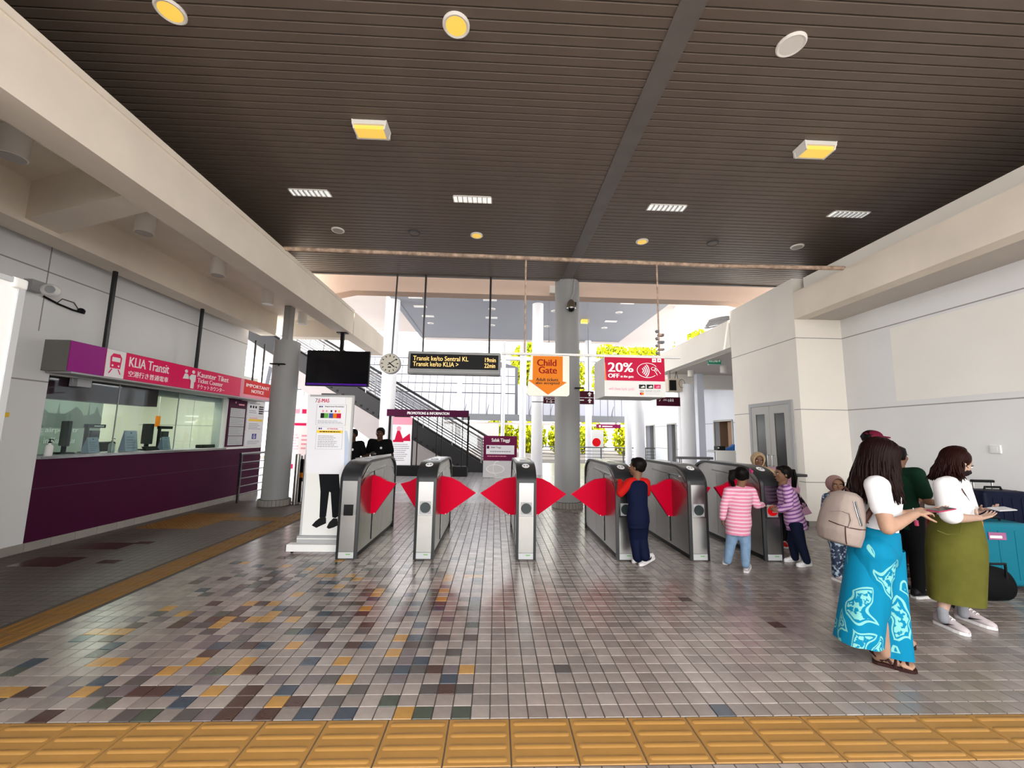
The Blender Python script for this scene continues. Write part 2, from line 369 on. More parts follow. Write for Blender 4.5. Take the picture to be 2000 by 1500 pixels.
for px, py, lb in ((809, 454, 'dark round ceiling speaker left of the small amber downlight'), (1392, 474, 'dark round ceiling speaker on the right half of the ceiling')):
    t = dl(px, py, 'slat', .10, tone='dark_grey'); t['label'] = lb; t['category'] = 'speaker'; t.name = 'ceiling_speaker'; WM[t.name] = Vector(t.location); t['group'] = 'round speakers in the dark ceiling'
def emlight(px, py, lb):
    q = AZ(px, py, ZC - .09); t = thing('emergency_light', lb, 'light', (q.x, q.y, ZC), 'boxy emergency lights under the ceiling'); x, y = q.x, q.y
    b = MB(); b.prism([(x - .19, y - .10, ZC - .001), (x - .17, y - .085, ZC - .10), (x - .17, y + .085, ZC - .10), (x - .19, y + .10, ZC - .001)], (.015, 0, 0), 'lamp_white')
    b.prism([(x + .19, y - .10, ZC - .001), (x + .17, y - .085, ZC - .10), (x + .17, y + .085, ZC - .10), (x + .19, y + .10, ZC - .001)], (-.015, 0, 0), 'lamp_white')
    b.box(x - .185, x + .185, y + .07, y + .095, ZC - .09, ZC - .001, 'lamp_white'); b.box(x - .185, x + .185, y - .095, y - .07, ZC - .05, ZC - .001, 'lamp_white'); b.build('housing', t)
    d = MB(); d.box(x - .165, x + .165, y - .07, y + .07, ZC - .092, ZC - .02, 'lamp_amber'); d.build('diffuser', t)
emlight(725, 261, 'boxy amber emergency light left of the ceiling strip'); emlight(1592, 300, 'boxy amber emergency light right of the ceiling strip')
def louvre(px, py, lb):
    q = AZ(px, py, ZC); t = thing('louvre_light', lb, 'light', (q.x, q.y, ZC), 'recessed louvre lights in the dark ceiling'); x, y = q.x, q.y; L, W = .28, .085
    f = MB(); f.box(x - L, x + L, y - W, y - W + .012, ZC - .012, ZC, 'lamp_white'); f.box(x - L, x + L, y + W - .012, y + W, ZC - .012, ZC, 'lamp_white'); f.box(x - L, x - L + .012, y - W, y + W, ZC - .012, ZC, 'lamp_white'); f.box(x + L - .012, x + L, y - W, y + W, ZC - .012, ZC, 'lamp_white'); f.build('frame', t)
    r = MB(); r.box(x - L + .01, x + L - .01, y - W + .01, y + W - .01, ZC - .003, ZC - .001, 'lamp_lit'); r.build('reflector', t)
    for i in range(1, 8):
        b = MB(); xx = x - L + i * 2 * L / 8; b.box(xx - .004, xx + .004, y - W + .01, y + W - .01, ZC - .03, ZC - .002, 'steel_bright'); b.build('louvre_blade', t)
for px, py, lb in ((606, 376, 'white louvre light nearest the left beam'), (923, 389, 'white louvre light over the middle of the display side'), (1302, 405, 'white louvre light just right of the ceiling strip'), (1657, 418, 'white louvre light nearest the right beam')): louvre(px, py, lb)
# ================================================================== LEFT BAY
BB, BT = 3.6, 4.13
mb = MB(); mb.box(-3.52, -3.2, -1.0, 8.95, BB, BT, 'concrete'); mb.box(-3.22, -3.185, -5.5, 8.95, BT - .05, BT + .012, 'concrete'); struct(mb.build('beam_left'), 'long cream concrete edge beam along the left')
mb = MB(); mb.box(-3.52, -3.2, 9.0, 11.4, BB, BT, 'concrete'); struct(mb.build('beam_left_end'), 'pale concrete beam end beyond the joint on the left')
mb = MB(); mb.box(-5.32, -4.99, -5.5, 9.2, BB - .02, 4.1, 'concrete'); struct(mb.build('beam_inner'), 'inner concrete beam above the ticket office wall')
mb = MB(); mb.box(-5.9, -3.5, -5.5, 11.4, 4.05, 4.2, 'concrete'); struct(mb.build('ceiling_left_bay'), 'cream concrete slab above the ticket counter bay')
mb = MB(); mb.prism([(-3.5, 3.72, BB + .03), (-3.5, 4.00, BB + .03), (-5.02, 4.60, BB + .03), (-5.02, 4.26, BB + .03)], (0, 0, .43), 'concrete'); struct(mb.build('beam_cross'), 'short concrete cross beam between the two left beams')
mb = MB(); mb.box(-5.0, -3.5, 9.55, 9.85, BB + .06, 4.06, 'concrete'); struct(mb.build('beam_cross_far'), 'far concrete cross beam near the left column')
mb = MB(); mb.prism([(-3.52, 2.0, 4.06), (-4.1, 2.0, 4.06), (-4.9, 2.0, 3.75), (-4.9, 2.0, 3.62), (-3.52, 2.0, 3.62)], (0, .25, 0), 'concrete'); struct(mb.build('beam_haunch'), 'haunched concrete rib at the far left')
for px, py, lb, Y in ((25, 300, 'large near white cylinder downlight cut by the left edge', 0), (282, 452, 'white cylinder downlight just beyond the cross beam', 0), (425, 540, 'third white cylinder downlight along the left slab', 0), (522, 595, 'fourth white cylinder downlight before the left column', 0), (590, 632, 'white cylinder downlight right behind the top of the left column', 0), (641, 668, 'farthest white cylinder downlight above the hanging television', 0)):
    q = AX(px, py, -4.3); zb = 3.80; t = thing('cylinder_downlight', lb, 'downlight', (q.x, q.y, 4.05), 'cylinder lamps under the left slab')
    b = MB(); b.lathe([(.088, zb), (.098, zb + .004), (.098, 4.02), (.105, 4.03), (.105, 4.05)], (q.x, q.y, 0), 'lamp_white', 24); b.build('housing', t, True)
    b = MB(); b.lathe([(.06, zb - .004), (.084, zb - .006), (.09, zb + .002)], (q.x, q.y, 0), 'lamp_grey', 24); b.build('lens_ring', t, True)
# left wall (white up to the counter, wall above the sign band)
mb = MB(); mb.box(-5.75, XW0, -1.0, 5.2, 0, 4.1, 'wall_paint'); mb.box(-3.52, -3.3, -1.0, 2.25, 0, 3.6, 'wall_paint'); mb.box(-5.5, -3.52, -1.0, -.8, 0, 4.05, 'wall_paint'); struct(mb.build('wall_left'), 'white rendered wall left of the ticket counter, with added unseen walls shading the bay')  # second and third boxes: unseen walls added to keep light off the bay
mb = MB(); mb.box(-5.75, XW0, 5.2, 9.05, 2.1, 4.1, 'wall_paint'); struct(mb.build('wall_left_upper'), 'white rendered wall above the ticket counter sign')
gr = MB(); gr.box(XW0 - .01, XW0 + .002, -5.5, 5.2, 1.995, 2.012, 'groove'); gr.box(XW0 - .01, XW0 + .002, -5.5, 9.05, 3.33, 3.345, 'groove'); gr.box(XW0 - .01, XW0 + .002, 5.0, 5.012, 2.6, 4.0, 'groove'); struct(gr.build('trim_3'), 'thin grooves in the left wall')
mb = MB(); mb.box(-5.75, XW0, 5.2, 9.95, 0, 1.07, 'purple'); struct(mb.build('wall_counter'), 'plum purple painted counter wall under the ticket windows')
mb = MB(); mb.box(XW0 - .01, XW0 + .002, 5.2, 9.95, .715, .725, 'purple_dark'); struct(mb.build('trim_4'), 'faint horizontal joint in the purple wall')
sk = struct(MB().box(XW0 - .02, XW0 + .008, -5.5, 9.95, 0, .098, 'grout').build('baseboard_left'), 'grey skirting tiles along the left wall')
sm = MB().box(-.001, .012, -.146, .146, .0, .1, 'skirt_tile').mesh('skirting_tile')
for i in range(33): o = link('skirting_tile', sm, sk); o.location = (XW0 + .002, .3 + i * .297, 0)
# round column at the left
def column(name, x, y, r, z1, m, label, base=True, z0=0):
    t = thing(name, label, 'column', (x, y, z0)); b = MB(); b.lathe([(r, z0), (r, z1)], (x, y, 0), m, 40); b.build('shaft', t, True)
    if base:
        k = MB(); k.lathe([(r + .05, 0), (r + .05, .11), (r + .03, .12)], (x, y, 0), 'grout', 40); bb = k.build('plinth', t, True)
        pm = MB().box(-.03, .03, -.004, .008, .002, .118, 'skirt_tile').mesh('plinth_tile'); nn = int(2 * PI * (r + .05) / .066)
        for i in range(nn):
            a = 2 * PI * i / nn
            if math.sin(a) > .35: continue
            o = link('plinth_tile', pm, bb); o.location = (x + (r + .052) * math.cos(a), y + (r + .052) * math.sin(a), 0); o.rotation_euler = (0, 0, a + PI / 2)
    return t
cl = column('round_column', -4.39, 8.58, .245, 3.31, 'column_paint', 'grey round column at the end of the purple ticket counter')
mb = MB(); mb.box(-4.44, -4.31, 8.42, 8.6, 3.31, 4.05, 'column_paint'); mb.build('top_stub', cl)
mb = MB(); q = AY(545, 711, 8.32); mb.box(q.x - .16, q.x + .12, 8.27, 8.34, q.z - .012, q.z + .01, 'black'); mb.cyl((q.x, 8.31, q.z - .04), (q.x, 8.31, q.z), .015, 'black'); mb.build('bracket', cl)
cc = column('round_column', 1.51, 8.66, .265, ZC + .3, 'column_paint', 'grey round column in the middle with a dome camera')
mb = MB(); mb.box(1.62, 1.80, 8.33, 8.42, 2.43, 2.455, 'black'); mb.build('bracket', cc)
# ================================================================== RIGHT SIDE
YB = 6.95; XB = 5.32
mb = MB(); mb.box(XW1, 6.5, -2.5, YB, 0, 4.0, 'wall_paint'); struct(mb.build('wall_right'), 'white rendered right wall behind the waiting women')
mb = MB(); mb.box(XB, 6.6, YB, 8.95, 0, 4.36, 'wall_cream'); struct(mb.build('wall_block'), 'pale projecting wall block with the double door')
mb = MB(); mb.box(XB, 5.55, -2.5, YB, BB, 4.09, 'concrete'); struct(mb.build('beam_right'), 'long cream concrete edge beam along the right')
mb = MB(); mb.box(5.46, 5.62, -2.5, YB - .1, 4.09, 4.34, 'wall_cream'); struct(mb.build('trim_5'), 'pale upstand above the right beam')
mb = MB(); mb.box(5.5, 6.6, -2.5, YB, BB + .005, BB + .2, 'soffit'); struct(mb.build('ceiling_right_bay'), 'grey soffit between the right beam and wall')
gr = MB()
for z in (1.975, 3.255, .727): gr.box(XW1 - .003, XW1 + .01, -5.5, YB, z, z + .016, 'groove'); gr.box(XB - .003, XW1 + .01, YB - .003, YB + .01, z, z + .014, 'groove'); gr.box(XB - .003, XB + .01, YB, 7.1 if z < 2.2 else 8.95, z, z + .014, 'groove')
gr.box(XB - .003, XB + .01, 8.42, 8.95, 1.975, 1.989, 'groove'); struct(gr.build('trim_6'), 'horizontal grooves in the right wall')
mb = MB(); mb.box(XW1 - .004, XW1 + .01, 2.0, 6.05, 2.065, 3.215, 'patch_paint'); struct(mb.build('trim_7'), 'lighter repainted rectangle high on the right wall')
sk = struct(MB().box(XW1 - .012, XW1 + .02, -5.5, YB, 0, .09, 'grout').box(XB - .012, XW1, YB - .012, YB + .02, 0, .09, 'grout').box(XB - .012, XB + .02, YB, 8.95, 0, .09, 'grout').build('baseboard_right'), 'grey skirting tiles along the right wall')
sm2 = MB().box(-.146, .146, -.014, .0, .0, .092, 'skirt_tile').mesh('skirting_tile')
for i in range(3): o = link('skirting_tile', sm2, sk); o.location = (XB + .14 + i * .297, YB - .003, 0)
for i in range(14): o = link('skirting_tile', sm2, sk); o.location = (XW1 - .003, 6.78 - i * .297, 0); o.rotation_euler = (0, 0, -PI / 2)
mb = MB(); q = AX(1946, 877, XW1); t = thing('junction_box', 'small white junction box high on the right wall', 'junction box', (XW1, q.y, q.z))
mb.box(XW1 - .022, XW1 + .003, q.y - .055, q.y + .055, q.z - .055, q.z + .05, 'wall_paint'); link('plate', bevel(mb.mesh('plate'), .006), t); mb = MB(); mb.box(XW1 - .026, XW1 - .02, q.y - .03, q.y + .03, q.z - .03, q.z + .026, 'wall_paint'); mb.build('cover', t)
# double door in the block, facing left
mb = MB(); dz = 2.17; y0, y1 = 7.14, 8.38
mb.box(XB - .03, XB + .02, y0, y0 + .07, 0, dz, 'grey'); mb.box(XB - .03, XB + .02, y1 - .07, y1, 0, dz, 'grey'); mb.box(XB - .031, XB + .02, y0 + .07, y1 - .07, dz - .07, dz, 'grey')
mat('door_grey', (.40, .395, .37), .5); d1 = struct(mb.build('door_1'), 'grey framed glass double door in the pale wall block')
for k, (a, b) in enumerate(((y0 + .07, (y0 + y1) / 2 - .004), ((y0 + y1) / 2 + .004, y1 - .07))):
    lf = MB(); s_ = .13; lf.box(XB - .022, XB + .012, a, a + s_, .02, dz - .075, 'door_grey'); lf.box(XB - .022, XB + .012, b - s_, b, .02, dz - .075, 'door_grey'); lf.box(XB - .022, XB + .012, a + s_, b - s_, dz - .075 - .15, dz - .075, 'door_grey'); lf.box(XB - .022, XB + .012, a + s_, b - s_, .02, .3, 'door_grey'); leaf = lf.build('door_leaf', d1)
    pn = MB(); pn.box(XB - .01, XB, a + s_, b - s_, .3, dz - .225, mat('door_glass', (.02, .022, .022), .18, spec=.25)); pn.build('glass_pane', leaf)
    hd = MB(); yy = b - .06 if k == 0 else a + .06; hd.tube([(XB - .02, yy, .95), (XB - .06, yy, .95), (XB - .06, yy, 1.15), (XB - .02, yy, 1.15)], .009, 'steel_bright', 6); hd.build('handle', leaf)
# lintel beam beyond the block, corridor behind it
mb = MB(); mb.box(XB - .02, XB + .25, 8.95, 16.5, 3.52, 4.16, 'wall_cream'); struct(mb.build('beam_corridor'), 'pale lintel beam running back above the side corridor')
mb = MB(); mb.box(XB + .2, 8.4, 8.95, 16.5, 3.50, 3.62, 'soffit'); struct(mb.build('ceiling_corridor'), 'grey corridor soffit behind the lintel beam')
mb = MB(); mb.box(XB + .2, 8.25, 12.9, 13.2, 3.05, 3.52, 'wall_cream'); struct(mb.build('beam_corridor_cross'), 'low cross beam in the side corridor')
mat('corridor_paint', (.74, .77, .84), .6, var=.03, scale=1)
mb = MB()
DY = []
for a, b, top in ((1396, 1432, 821), (1304, 1321, 828), (1262.5, 1279, 831)):
    ya, yb_ = AX(b, 850, 8.25).y, AX(a, 850, 8.25).y; DY.append((ya, yb_, 2.1))
edges = [8.95]; 
for ya, yb_, z in sorted(DY): edges += [ya, yb_]
edges.append(26)
for i in range(0, len(edges), 2): mb.box(8.25, 8.45, edges[i], edges[i + 1], 0, 3.55, 'corridor_paint')
for ya, yb_, z in DY: mb.box(8.25, 8.45, ya, yb_, z, 3.55, 'corridor_paint')
mb.box(6.5, 8.25, 8.9, 8.95, 0, 3.6, 'corridor_paint')
cw = struct(mb.build('wall_corridor'), 'bluish white corridor wall with doorways')
gr = MB()
for z in (2.0, .93):
    for i in range(0, len(edges), 2): gr.box(8.24, 8.26, edges[i], edges[i + 1], z, z + .02, 'groove')
gr.build('groove_line', cw)
mat('room_brown', (.30, .19, .12), .7); mat('room_grey', (.34, .35, .34), .6)
for k, (ya, yb_, z) in enumerate(DY):
    m = ('room_brown', 'room_grey', 'grey')[k]; mb = MB()
    mb.box(8.9, 8.95, ya - .1, yb_ + .6, 0, z, m); mb.box(8.45, 8.9, ya - .04, ya, 0, z, m); mb.box(8.45, 8.9, yb_, yb_ + .04, 0, z, m); mb.box(8.43, 8.9, ya, yb_, z, z + .04, m)
    d = struct(mb.build('door_%d' % (k + 2)), ('brown open doorway nearest in the corridor', 'grey doorway in the middle of the corridor', 'farthest grey doorway in the corridor')[k])
    f = MB(); f.box(8.22, 8.27, ya - .03, ya + .03, 0, z, 'door_grey'); f.box(8.22, 8.27, yb_ - .03, yb_ + .03, 0, z, 'door_grey'); f.box(8.22, 8.27, ya, yb_, z - .03, z + .03, 'door_grey'); f.build('door_frame', d)
    f = MB(); f.box(8.45, 8.49, ya + .03, ya + (yb_ - ya) * .55, .02, z - .04, 'room_brown' if k == 0 else 'grey'); lf = f.build('door_leaf', d)
    f = MB(); f.tube([(8.44, ya + .16, 1.0), (8.41, ya + .16, 1.0), (8.41, ya + .28, 1.0)], .012, 'steel_bright', 6); f.build('handle', lf)
# ================================================================== BEYOND THE GATES
mat('canopy_grey', (.27, .285, .32), .6, var=.04, scale=.6); mat('canopy_pale', (.74, .66, .62), .7, var=.04, scale=.5)
mat('glazing', (.20, .208, .245), .5, var=.04, scale=.6); mat('seam', (.02, .022, .03), .6); mat('gutter', (.08, .085, .095), .5)
mat('plaster', (.34, .31, .31), .7, var=.06, scale=.8); mat('stair_steel', (.22, .22, .225), .35, metal=.8); mat('stair_dark', (.028, .028, .030), .5, spec=.2)
mb = MB(); mb.box(-4.6, 7.2, YC1 + .06, 10.2, 5.4, 5.55, 'pink_soffit'); struct(mb.build('ceiling_sun_block'), 'added unseen roof slab keeping the sun off the transverse beam')  # unseen slab added to stop sun falling on the transverse beam
mb = MB(); mb.box(-4.6, 7.2, 9.3, 9.65, 4.73, 5.4, 'pink_soffit'); struct(mb.build('beam_transverse'), 'pinkish transverse beam behind the edge of the dark ceiling')
mb = MB(); mb.prism([(-4.6, 9.3, 4.73), (-3.4, 9.3, 4.73), (-4.6, 9.3, 4.45)], (0, .35, 0), 'pink_soffit'); mb.prism([(7.2, 9.3, 4.73), (5.7, 9.3, 4.73), (7.2, 9.3, 4.45)], (0, .35, 0), 'pink_soffit'); struct(mb.build('beam_transverse_haunch'), 'haunched ends of the pinkish transverse beam')
mb = MB(); mb.box(1.2, 1.45, 9.2, 9.3, 4.78, 4.95, 'wall_cream'); tag(mb.build('junction_box'), 'pale box on the pinkish beam beside the middle column', 'junction box')
cz = 6.6
mb = MB(); mb.box(-3.92, 6.62, 9.8, 21.8, cz, cz + .25, 'canopy_grey'); far = struct(mb.build('ceiling_far'), 'grey far canopy ceiling over the platform concourse')
mb = MB(); mb.box(-4.12, -3.92, 9.8, 21.8, cz - .02, cz + .4, 'canopy_grey'); mb.box(-3.92, 6.62, 21.7, 22.0, cz - .06, cz + .3, 'canopy_pale'); mb.build('fascia', far)
mb = MB(); mb.box(-11, -4.12, 9.8, 21.8, cz + .3, cz + .5, 'canopy_pale'); struct(mb.build('ceiling_far_left'), 'pinkish pale soffit left of the grey far canopy')
mb = MB(); mb.box(6.66, 9.6, 14, 23, cz + .05, cz + .3, 'canopy_pale'); struct(mb.build('ceiling_far_right'), 'pale soffit right of the grey far canopy')
def farlamp(px, py, kind, lb):
    q = AZ(px, py, cz); t = thing('far_downlight' if kind == 'r' else 'far_louvre_light', lb, 'light', (q.x, q.y, cz), 'small lamps in the far grey canopy'); b = MB()
    if kind == 'r': b.lathe([(.03, -.03), (.11, -.03), (.15, -.012), (.15, 0)], (q.x, q.y, cz), 'lamp_white', 16)
    else: b.box(q.x - .26, q.x + .26, q.y - .10, q.y + .10, cz - .03, cz, 'lamp_white')
    b.build('rim', t); b = MB()
    if kind == 'r': b.lathe([(.02, -.034), (.08, -.034), (.08, -.03)], (q.x, q.y, cz), 'lamp_grey', 12)
    else: b.box(q.x - .22, q.x + .22, q.y - .07, q.y + .07, cz - .034, cz - .03, 'white_gloss')
    b.build('diffuser', t)
for px, py, k, lb in ((811, 580, 'l', 'far louvre light above the clock rod'), (821, 598, 'l', 'short far lamp beside the left display rod'), (836, 617, 'l', 'slim far louvre light just behind the left display rod'), (841, 631, 'r', 'round far lamp above the left half of the display'), (957, 585, 'l', 'far louvre light behind the right display rod'), (961, 603, 'r', 'round far lamp right of the right display rod'), (960, 620, 'l', 'slim far louvre light below the round one by the right rod'), (961, 635, 'r', 'lowest far lamp by the right display rod'),
                 (1083, 607, 'r', 'round far lamp just left of the middle column'), (1068, 637, 'r', 'lower round far lamp left of the middle column'), (1226, 591, 'l', 'far louvre light above the advert sign'), (1209, 610, 'r', 'round far lamp above the advert sign'), (1193, 627, 'l', 'slim far louvre light right of the middle column'), (1180, 640, 'r', 'lowest far lamp right of the middle column')): farlamp(px, py, k, lb)
q = AZ(1142, 625, cz); mb = MB(); mb.box(q.x - .16, q.x + .16, q.y - .12, q.y + .12, cz - .14, cz, 'lamp_amber'); tag(mb.build('far_emergency_light'), 'small amber box lamp on the far canopy beside the middle column', 'light')
for x, y, r, z, lb in ((-4.1, 15.6, .27, 7.4, 'tall white column behind the wall clock rod'), (1.56, 15.6, .215, 6.6, 'tall white column just left of the middle grey column'), (7.25, 15.6, .22, 7.2, 'white column rising above the corridor lintel at the right')): column('far_column', x, y, r, z, 'column_white', lb, base=False)
for x, y, r, z, lb in ((1.42, 22.0, .175, 6.6, 'slim white post behind the left edge of the orange sign'), (.36, 21.9, .10, 6.6, 'thinnest white post right of the departure display'), (4.9, 21.6, .17, 6.6, 'slim white post behind the maroon direction sign'), (-2.25, 24.8, .14, 6.2, 'slim pale post below the departure display'), (6.7, 20.6, .17, 3.6, 'white post under the advert sign'), (6.3, 17.9, .24, 3.5, 'thick white pipe column left of the corridor wall'), (2.35, 21.5, .09, 4.2, 'thin grey post behind the left end of the direction sign')): column('far_post', x, y, r, z, 'column_white', lb, base=False)
q = AY(1345, 850, 12.4); column('far_column', q.x, 12.4, .205, 3.1, 'column_white', 'bluish round column in front of the corridor doorways', base=False)
mb = MB(); q = AY(1362, 850, 13.0); mb.box(q.x - .1, q.x + .12, 12.7, 12.88, 0, 3.5, 'corridor_paint'); struct(mb.build('wall_pilaster'), 'slim pilaster beside the bluish round column')
# band beam at 3.1-3.5 behind (edge of the platform roof), glazing panels above
mb = MB(); mb.box(-8, 12, 24.2, 24.5, 5.95, 6.15, 'canopy_grey'); struct(mb.build('beam_far'), 'thin pale rail beam far behind the display')
gl = thing('glazed_canopy', 'tall white glazed panel wall with a fine grid behind the escalator', 'glass wall', (-6, 28.2, 0))
mb = MB(); mb.add([(-16, 28.25, 2.75), (1.5, 28.25, 2.75), (1.5, 29.0, 6.3), (-1, 29.2, 7.1), (-16, 29.2, 7.1)], [(0, 1, 2, 3, 4)], 'seam'); mb.prism([(-16, 28.3, 2.75), (1.5, 28.3, 2.75), (1.5, 29.05, 6.3), (-1, 29.25, 7.1), (-16, 29.25, 7.1)], (0, .1, 0), 'seam'); mb.build('backing_frame', gl)
def gpanel(x0, x1, z0, z1): return MB().box(-.5, .5, -.02, .02, -.5, .5, 'glazing')
pm = MB().box(-.5, .5, -.02, .0, -.5, .5, 'glazing').mesh('glass_panel')
zs = [2.78, 4.35, 5.0, 5.6, 6.25, 7.05]
for i in range(34):
    x = -15.7 + i * .5
    for k in range(5):
        if x > -1.2 and zs[k + 1] > 7.1 - (x + 1) * .32: continue
        zc_ = (zs[k] + zs[k + 1]) / 2; o = link('glass_panel', pm, gl); o.location = (x + .25, 28.25 + (zc_ - 2.75) * .215 - .02, zc_); o.scale = (.472, 1, zs[k + 1] - zs[k] - .035); o.rotation_euler = (-.212, 0, 0)
g2 = thing('glazed_canopy', 'low white glazed panel band at the right beyond the railing', 'glass wall', (6, 28.2, 0))
mb = MB(); mb.box(1.7, 14, 28.3, 28.4, 2.75, 4.4, 'seam'); mb.build('backing_frame', g2)
for i in range(24): o = link('glass_panel', pm, g2); o.location = (2.0 + i * .5, 28.28, 3.57); o.scale = (.472, 1, 1.55)
mb = MB(); mb.box(-3.5, 14, 27.7, 28.24, 2.42, 2.85, 'gutter'); struct(mb.build('beam_gutter'), 'grey gutter beam under the glazed panels')
mb = MB(); mb.box(-3.5, 14, 27.9, 28.3, 2.15, 2.3, 'canopy_pale'); struct(mb.build('trim_8'), 'pale strip below the gutter beam')
for px in (907, 951, 1034, 1075, 1195):
    q = AY(px, 808, 27.72); mb = MB(); mb.tube([(q.x, 27.72, 2.8), (q.x + .02, 27.7, 3.1), (q.x + .12, 27.65, 3.5)], [.05, .035, .015], 'dark_grey', 6); tag(mb.build('gutter_spike'), {907: 'dark spike bracket on the gutter right above the promotions header end', 951: 'dark spike bracket on the gutter above the station board', 1034: 'dark gutter spike just left of the tall white column', 1075: 'dark gutter spike between the tall white column and the grey column', 1195: 'long bent dark spike above the slim maroon strip sign'}[px], 'bracket', 'dark spikes along the gutter')
mb = MB(); mb.box(-1.2, .2, 27.3, 27.6, 0, 2.2, 'plaster'); struct(mb.build('wall_pier'), 'grey pier below the far gutter')
# foliage
mat('leaf_a', (.34, .38, .008), .7, spec=.1); mat('leaf_b', (.42, .41, .010), .7, spec=.1); mat('leaf_c', (.14, .20, .01), .7, spec=.1); mat('bark', (.20, .14, .09), .9)
def leaves(c, rx, ry, rz, n, s, rg):
    m = MB()
    for i in range(n):
        while 1:
            p = Vector((rg.uniform(-1, 1), rg.uniform(-1, 1), rg.uniform(-1, 1)))
            if .3 < p.length < 1: break
        p = Vector((c[0] + p.x * rx, c[1] + p.y * ry, c[2] + p.z * rz)); e = Euler((rg.uniform(0, 6), rg.uniform(0, 6), rg.uniform(0, 6))).to_matrix(); k = s * rg.uniform(.6, 1.3)
        m.add([p + e @ Vector(v) for v in ((-k, 0, 0), (0, -k * .5, .1 * k), (k, 0, 0), (0, k * .5, .1 * k))], [(0, 1, 2, 3)], rg.choices(['leaf_a', 'leaf_b', 'leaf_c'], [4, 4, 1.6])[0])
    return m
rg = random.Random(5)
def tree(name, x, y, z, rx, rz, lb, grp, n=1500, s=.22):
    t = thing(name, lb, 'tree' if 'tree' in name else 'hedge', (x, y, 0), grp); leaves((x, y, z), rx, rx * .7, rz, n, s, rg).build('foliage', t)
    b = MB(); b.tube([(x, y, 0), (x + .1, y, z * .5), (x - .1, y, z)], [.16, .12, .05], 'bark', 7); b.build('trunk', t)
for i, (x, lb) in enumerate(((.3, 'yellow green hedge right of the escalator foot'), (3.0, 'yellow green hedge behind the slim posts'), (5.6, 'yellow green hedge left of the red dot sign'), (8.2, 'bright yellow green hedge behind the railing'), (10.9, 'yellow green hedge nearest the corridor wall'))): tree('far_hedge', x, 33 + (i % 2) * 2.2, 1.3, 1.45, 1.6, lb, 'hedges beyond the railing', 1400, .2)
for i, (x, y, z, rx, rz, lb) in enumerate(((3.5, 46, 9.5, 2.0, 2.6, 'yellow green tree above the display end'), (8.6, 49, 8.4, 2.6, 4.2, 'bright tree between the middle column and the slim post'), (13.2, 45, 8.2, 2.6, 4.4, 'bright tree behind the advert sign'), (18.0, 49, 9.6, 2.7, 3.4, 'bright tree left of the hanging pendant'), (22.5, 45, 10.4, 2.7, 3.6, 'bright tree at the corridor roof edge'))): tree('far_tree', x, y, z, rx, rz, lb, 'trees beyond the glazed panels', 2200, .32)
# red dot sign board beyond the railing
q = AY(1165, 864, 23); t = thing('dot_board', 'white board with a red dot beyond the railing', 'sign', (q.x, 23, 0)); mb = MB(); mb.box(q.x - .35, q.x + .4, 23, 23.05, 0, q.z + .7, 'white'); mb.build('board', t); mb = MB(); FY(q.x, 23, q.z).ell(mb, 0, 0, .24, .24, 'sign_red', .006); mb.build('red_dot', t)
# railing beyond
t = thing('far_railing', 'thin steel railing across the far side of the concourse', 'railing', (5.2, 21, 0))
for x in (1.95, 3.1, 4.25, 5.4, 6.55, 7.7): mb = MB(); mb.box(x - .025, x + .025, 20.97, 21.03, 0, .9, 'steel_dark'); mb.build('post', t)
for z in (.90, .72, .56, .40, .24): mb = MB(); mb.cyl((1.8, 21, z), (8.2, 21, z), .03 if z > .8 else .014, 'steel_dark', n=8); mb.build('rail', t)
# ------------------------------------------------------------------ escalator / stair rising to the left
t = thing('escalator', 'long grey escalator with steel rails rising to the left behind the promotions frame', 'escalator', (-1.0, 16.8, 0)); sl_ = math.tan(math.radians(30))
xb = -.55
def zx(x): return max(0, (xb - x) * sl_)
for y in (16.2, 17.5):
    b = MB(); b.prism([(xb + .5, y, 0), (xb + .5, y, .32), (xb, y, .36), (-11, y, zx(-11) + .36), (-11, y, zx(-11) - .32), (xb - .55, y, 0)], (0, .06, 0), 'stair_dark'); b.build('truss_skirt', t)
    for k in range(8):
        z = .46 + k * .115; b = MB(); b.tube([(xb + .25, y + .03, z), (xb, y + .03, z + .02), (-11, y + .03, zx(-11) + z + .02)], .020 if k < 7 else .032, 'stair_steel', 6); b.build('rail', t)
    for k in range(9):
        x = xb - k * 1.15; b = MB(); b.box(x - .018, x + .018, y + .012, y + .048, zx(x) + .2, zx(x) + 1.34, 'stair_steel'); b.build('baluster', t)
    b = MB(); b.tube([(xb + .25, y + .03, 1.05)] + [(xb + .25 + .42 * math.sin(a), y + .03, .93 + .42 * math.cos(a)) for a in [i * PI / 8 for i in range(9)]] + [(xb + .2, y + .03, .5)], .03, 'black', 8); b.build('handrail_end', t)
    b = MB(); b.tube([(xb + .25, y + .03, 1.35), (-11, y + .03, zx(-11) + 1.40)], .042, 'stair_dark', 8); b.build('handrail', t)
stp = MB().box(-.17, .17, 16.28, 17.5, -.2, .0, 'grey').mesh('step')
for k in range(26): o = link('step', stp, t); o.location = (xb - .2 - k * .346, 0, (k + 1) * .2)
b = MB(); b.prism([(xb - .6, 16.24, 0), (-11, 16.24, zx(-11) - .34), (-11, 16.24, zx(-11) - .62), (-5.8, 16.24, zx(-5.8) - 1.2), (-3.2, 16.24, 0)], (0, 1.2, 0), 'plaster'); b.build('underside_wall', t)
for k in range(26):
    x = xb - .9 - k * .24; b = MB(); b.box(x - .035, x + .035, 16.17, 16.2, zx(x) - .26, zx(x) - .19, 'black')
    b.build('skirt_slot', t)
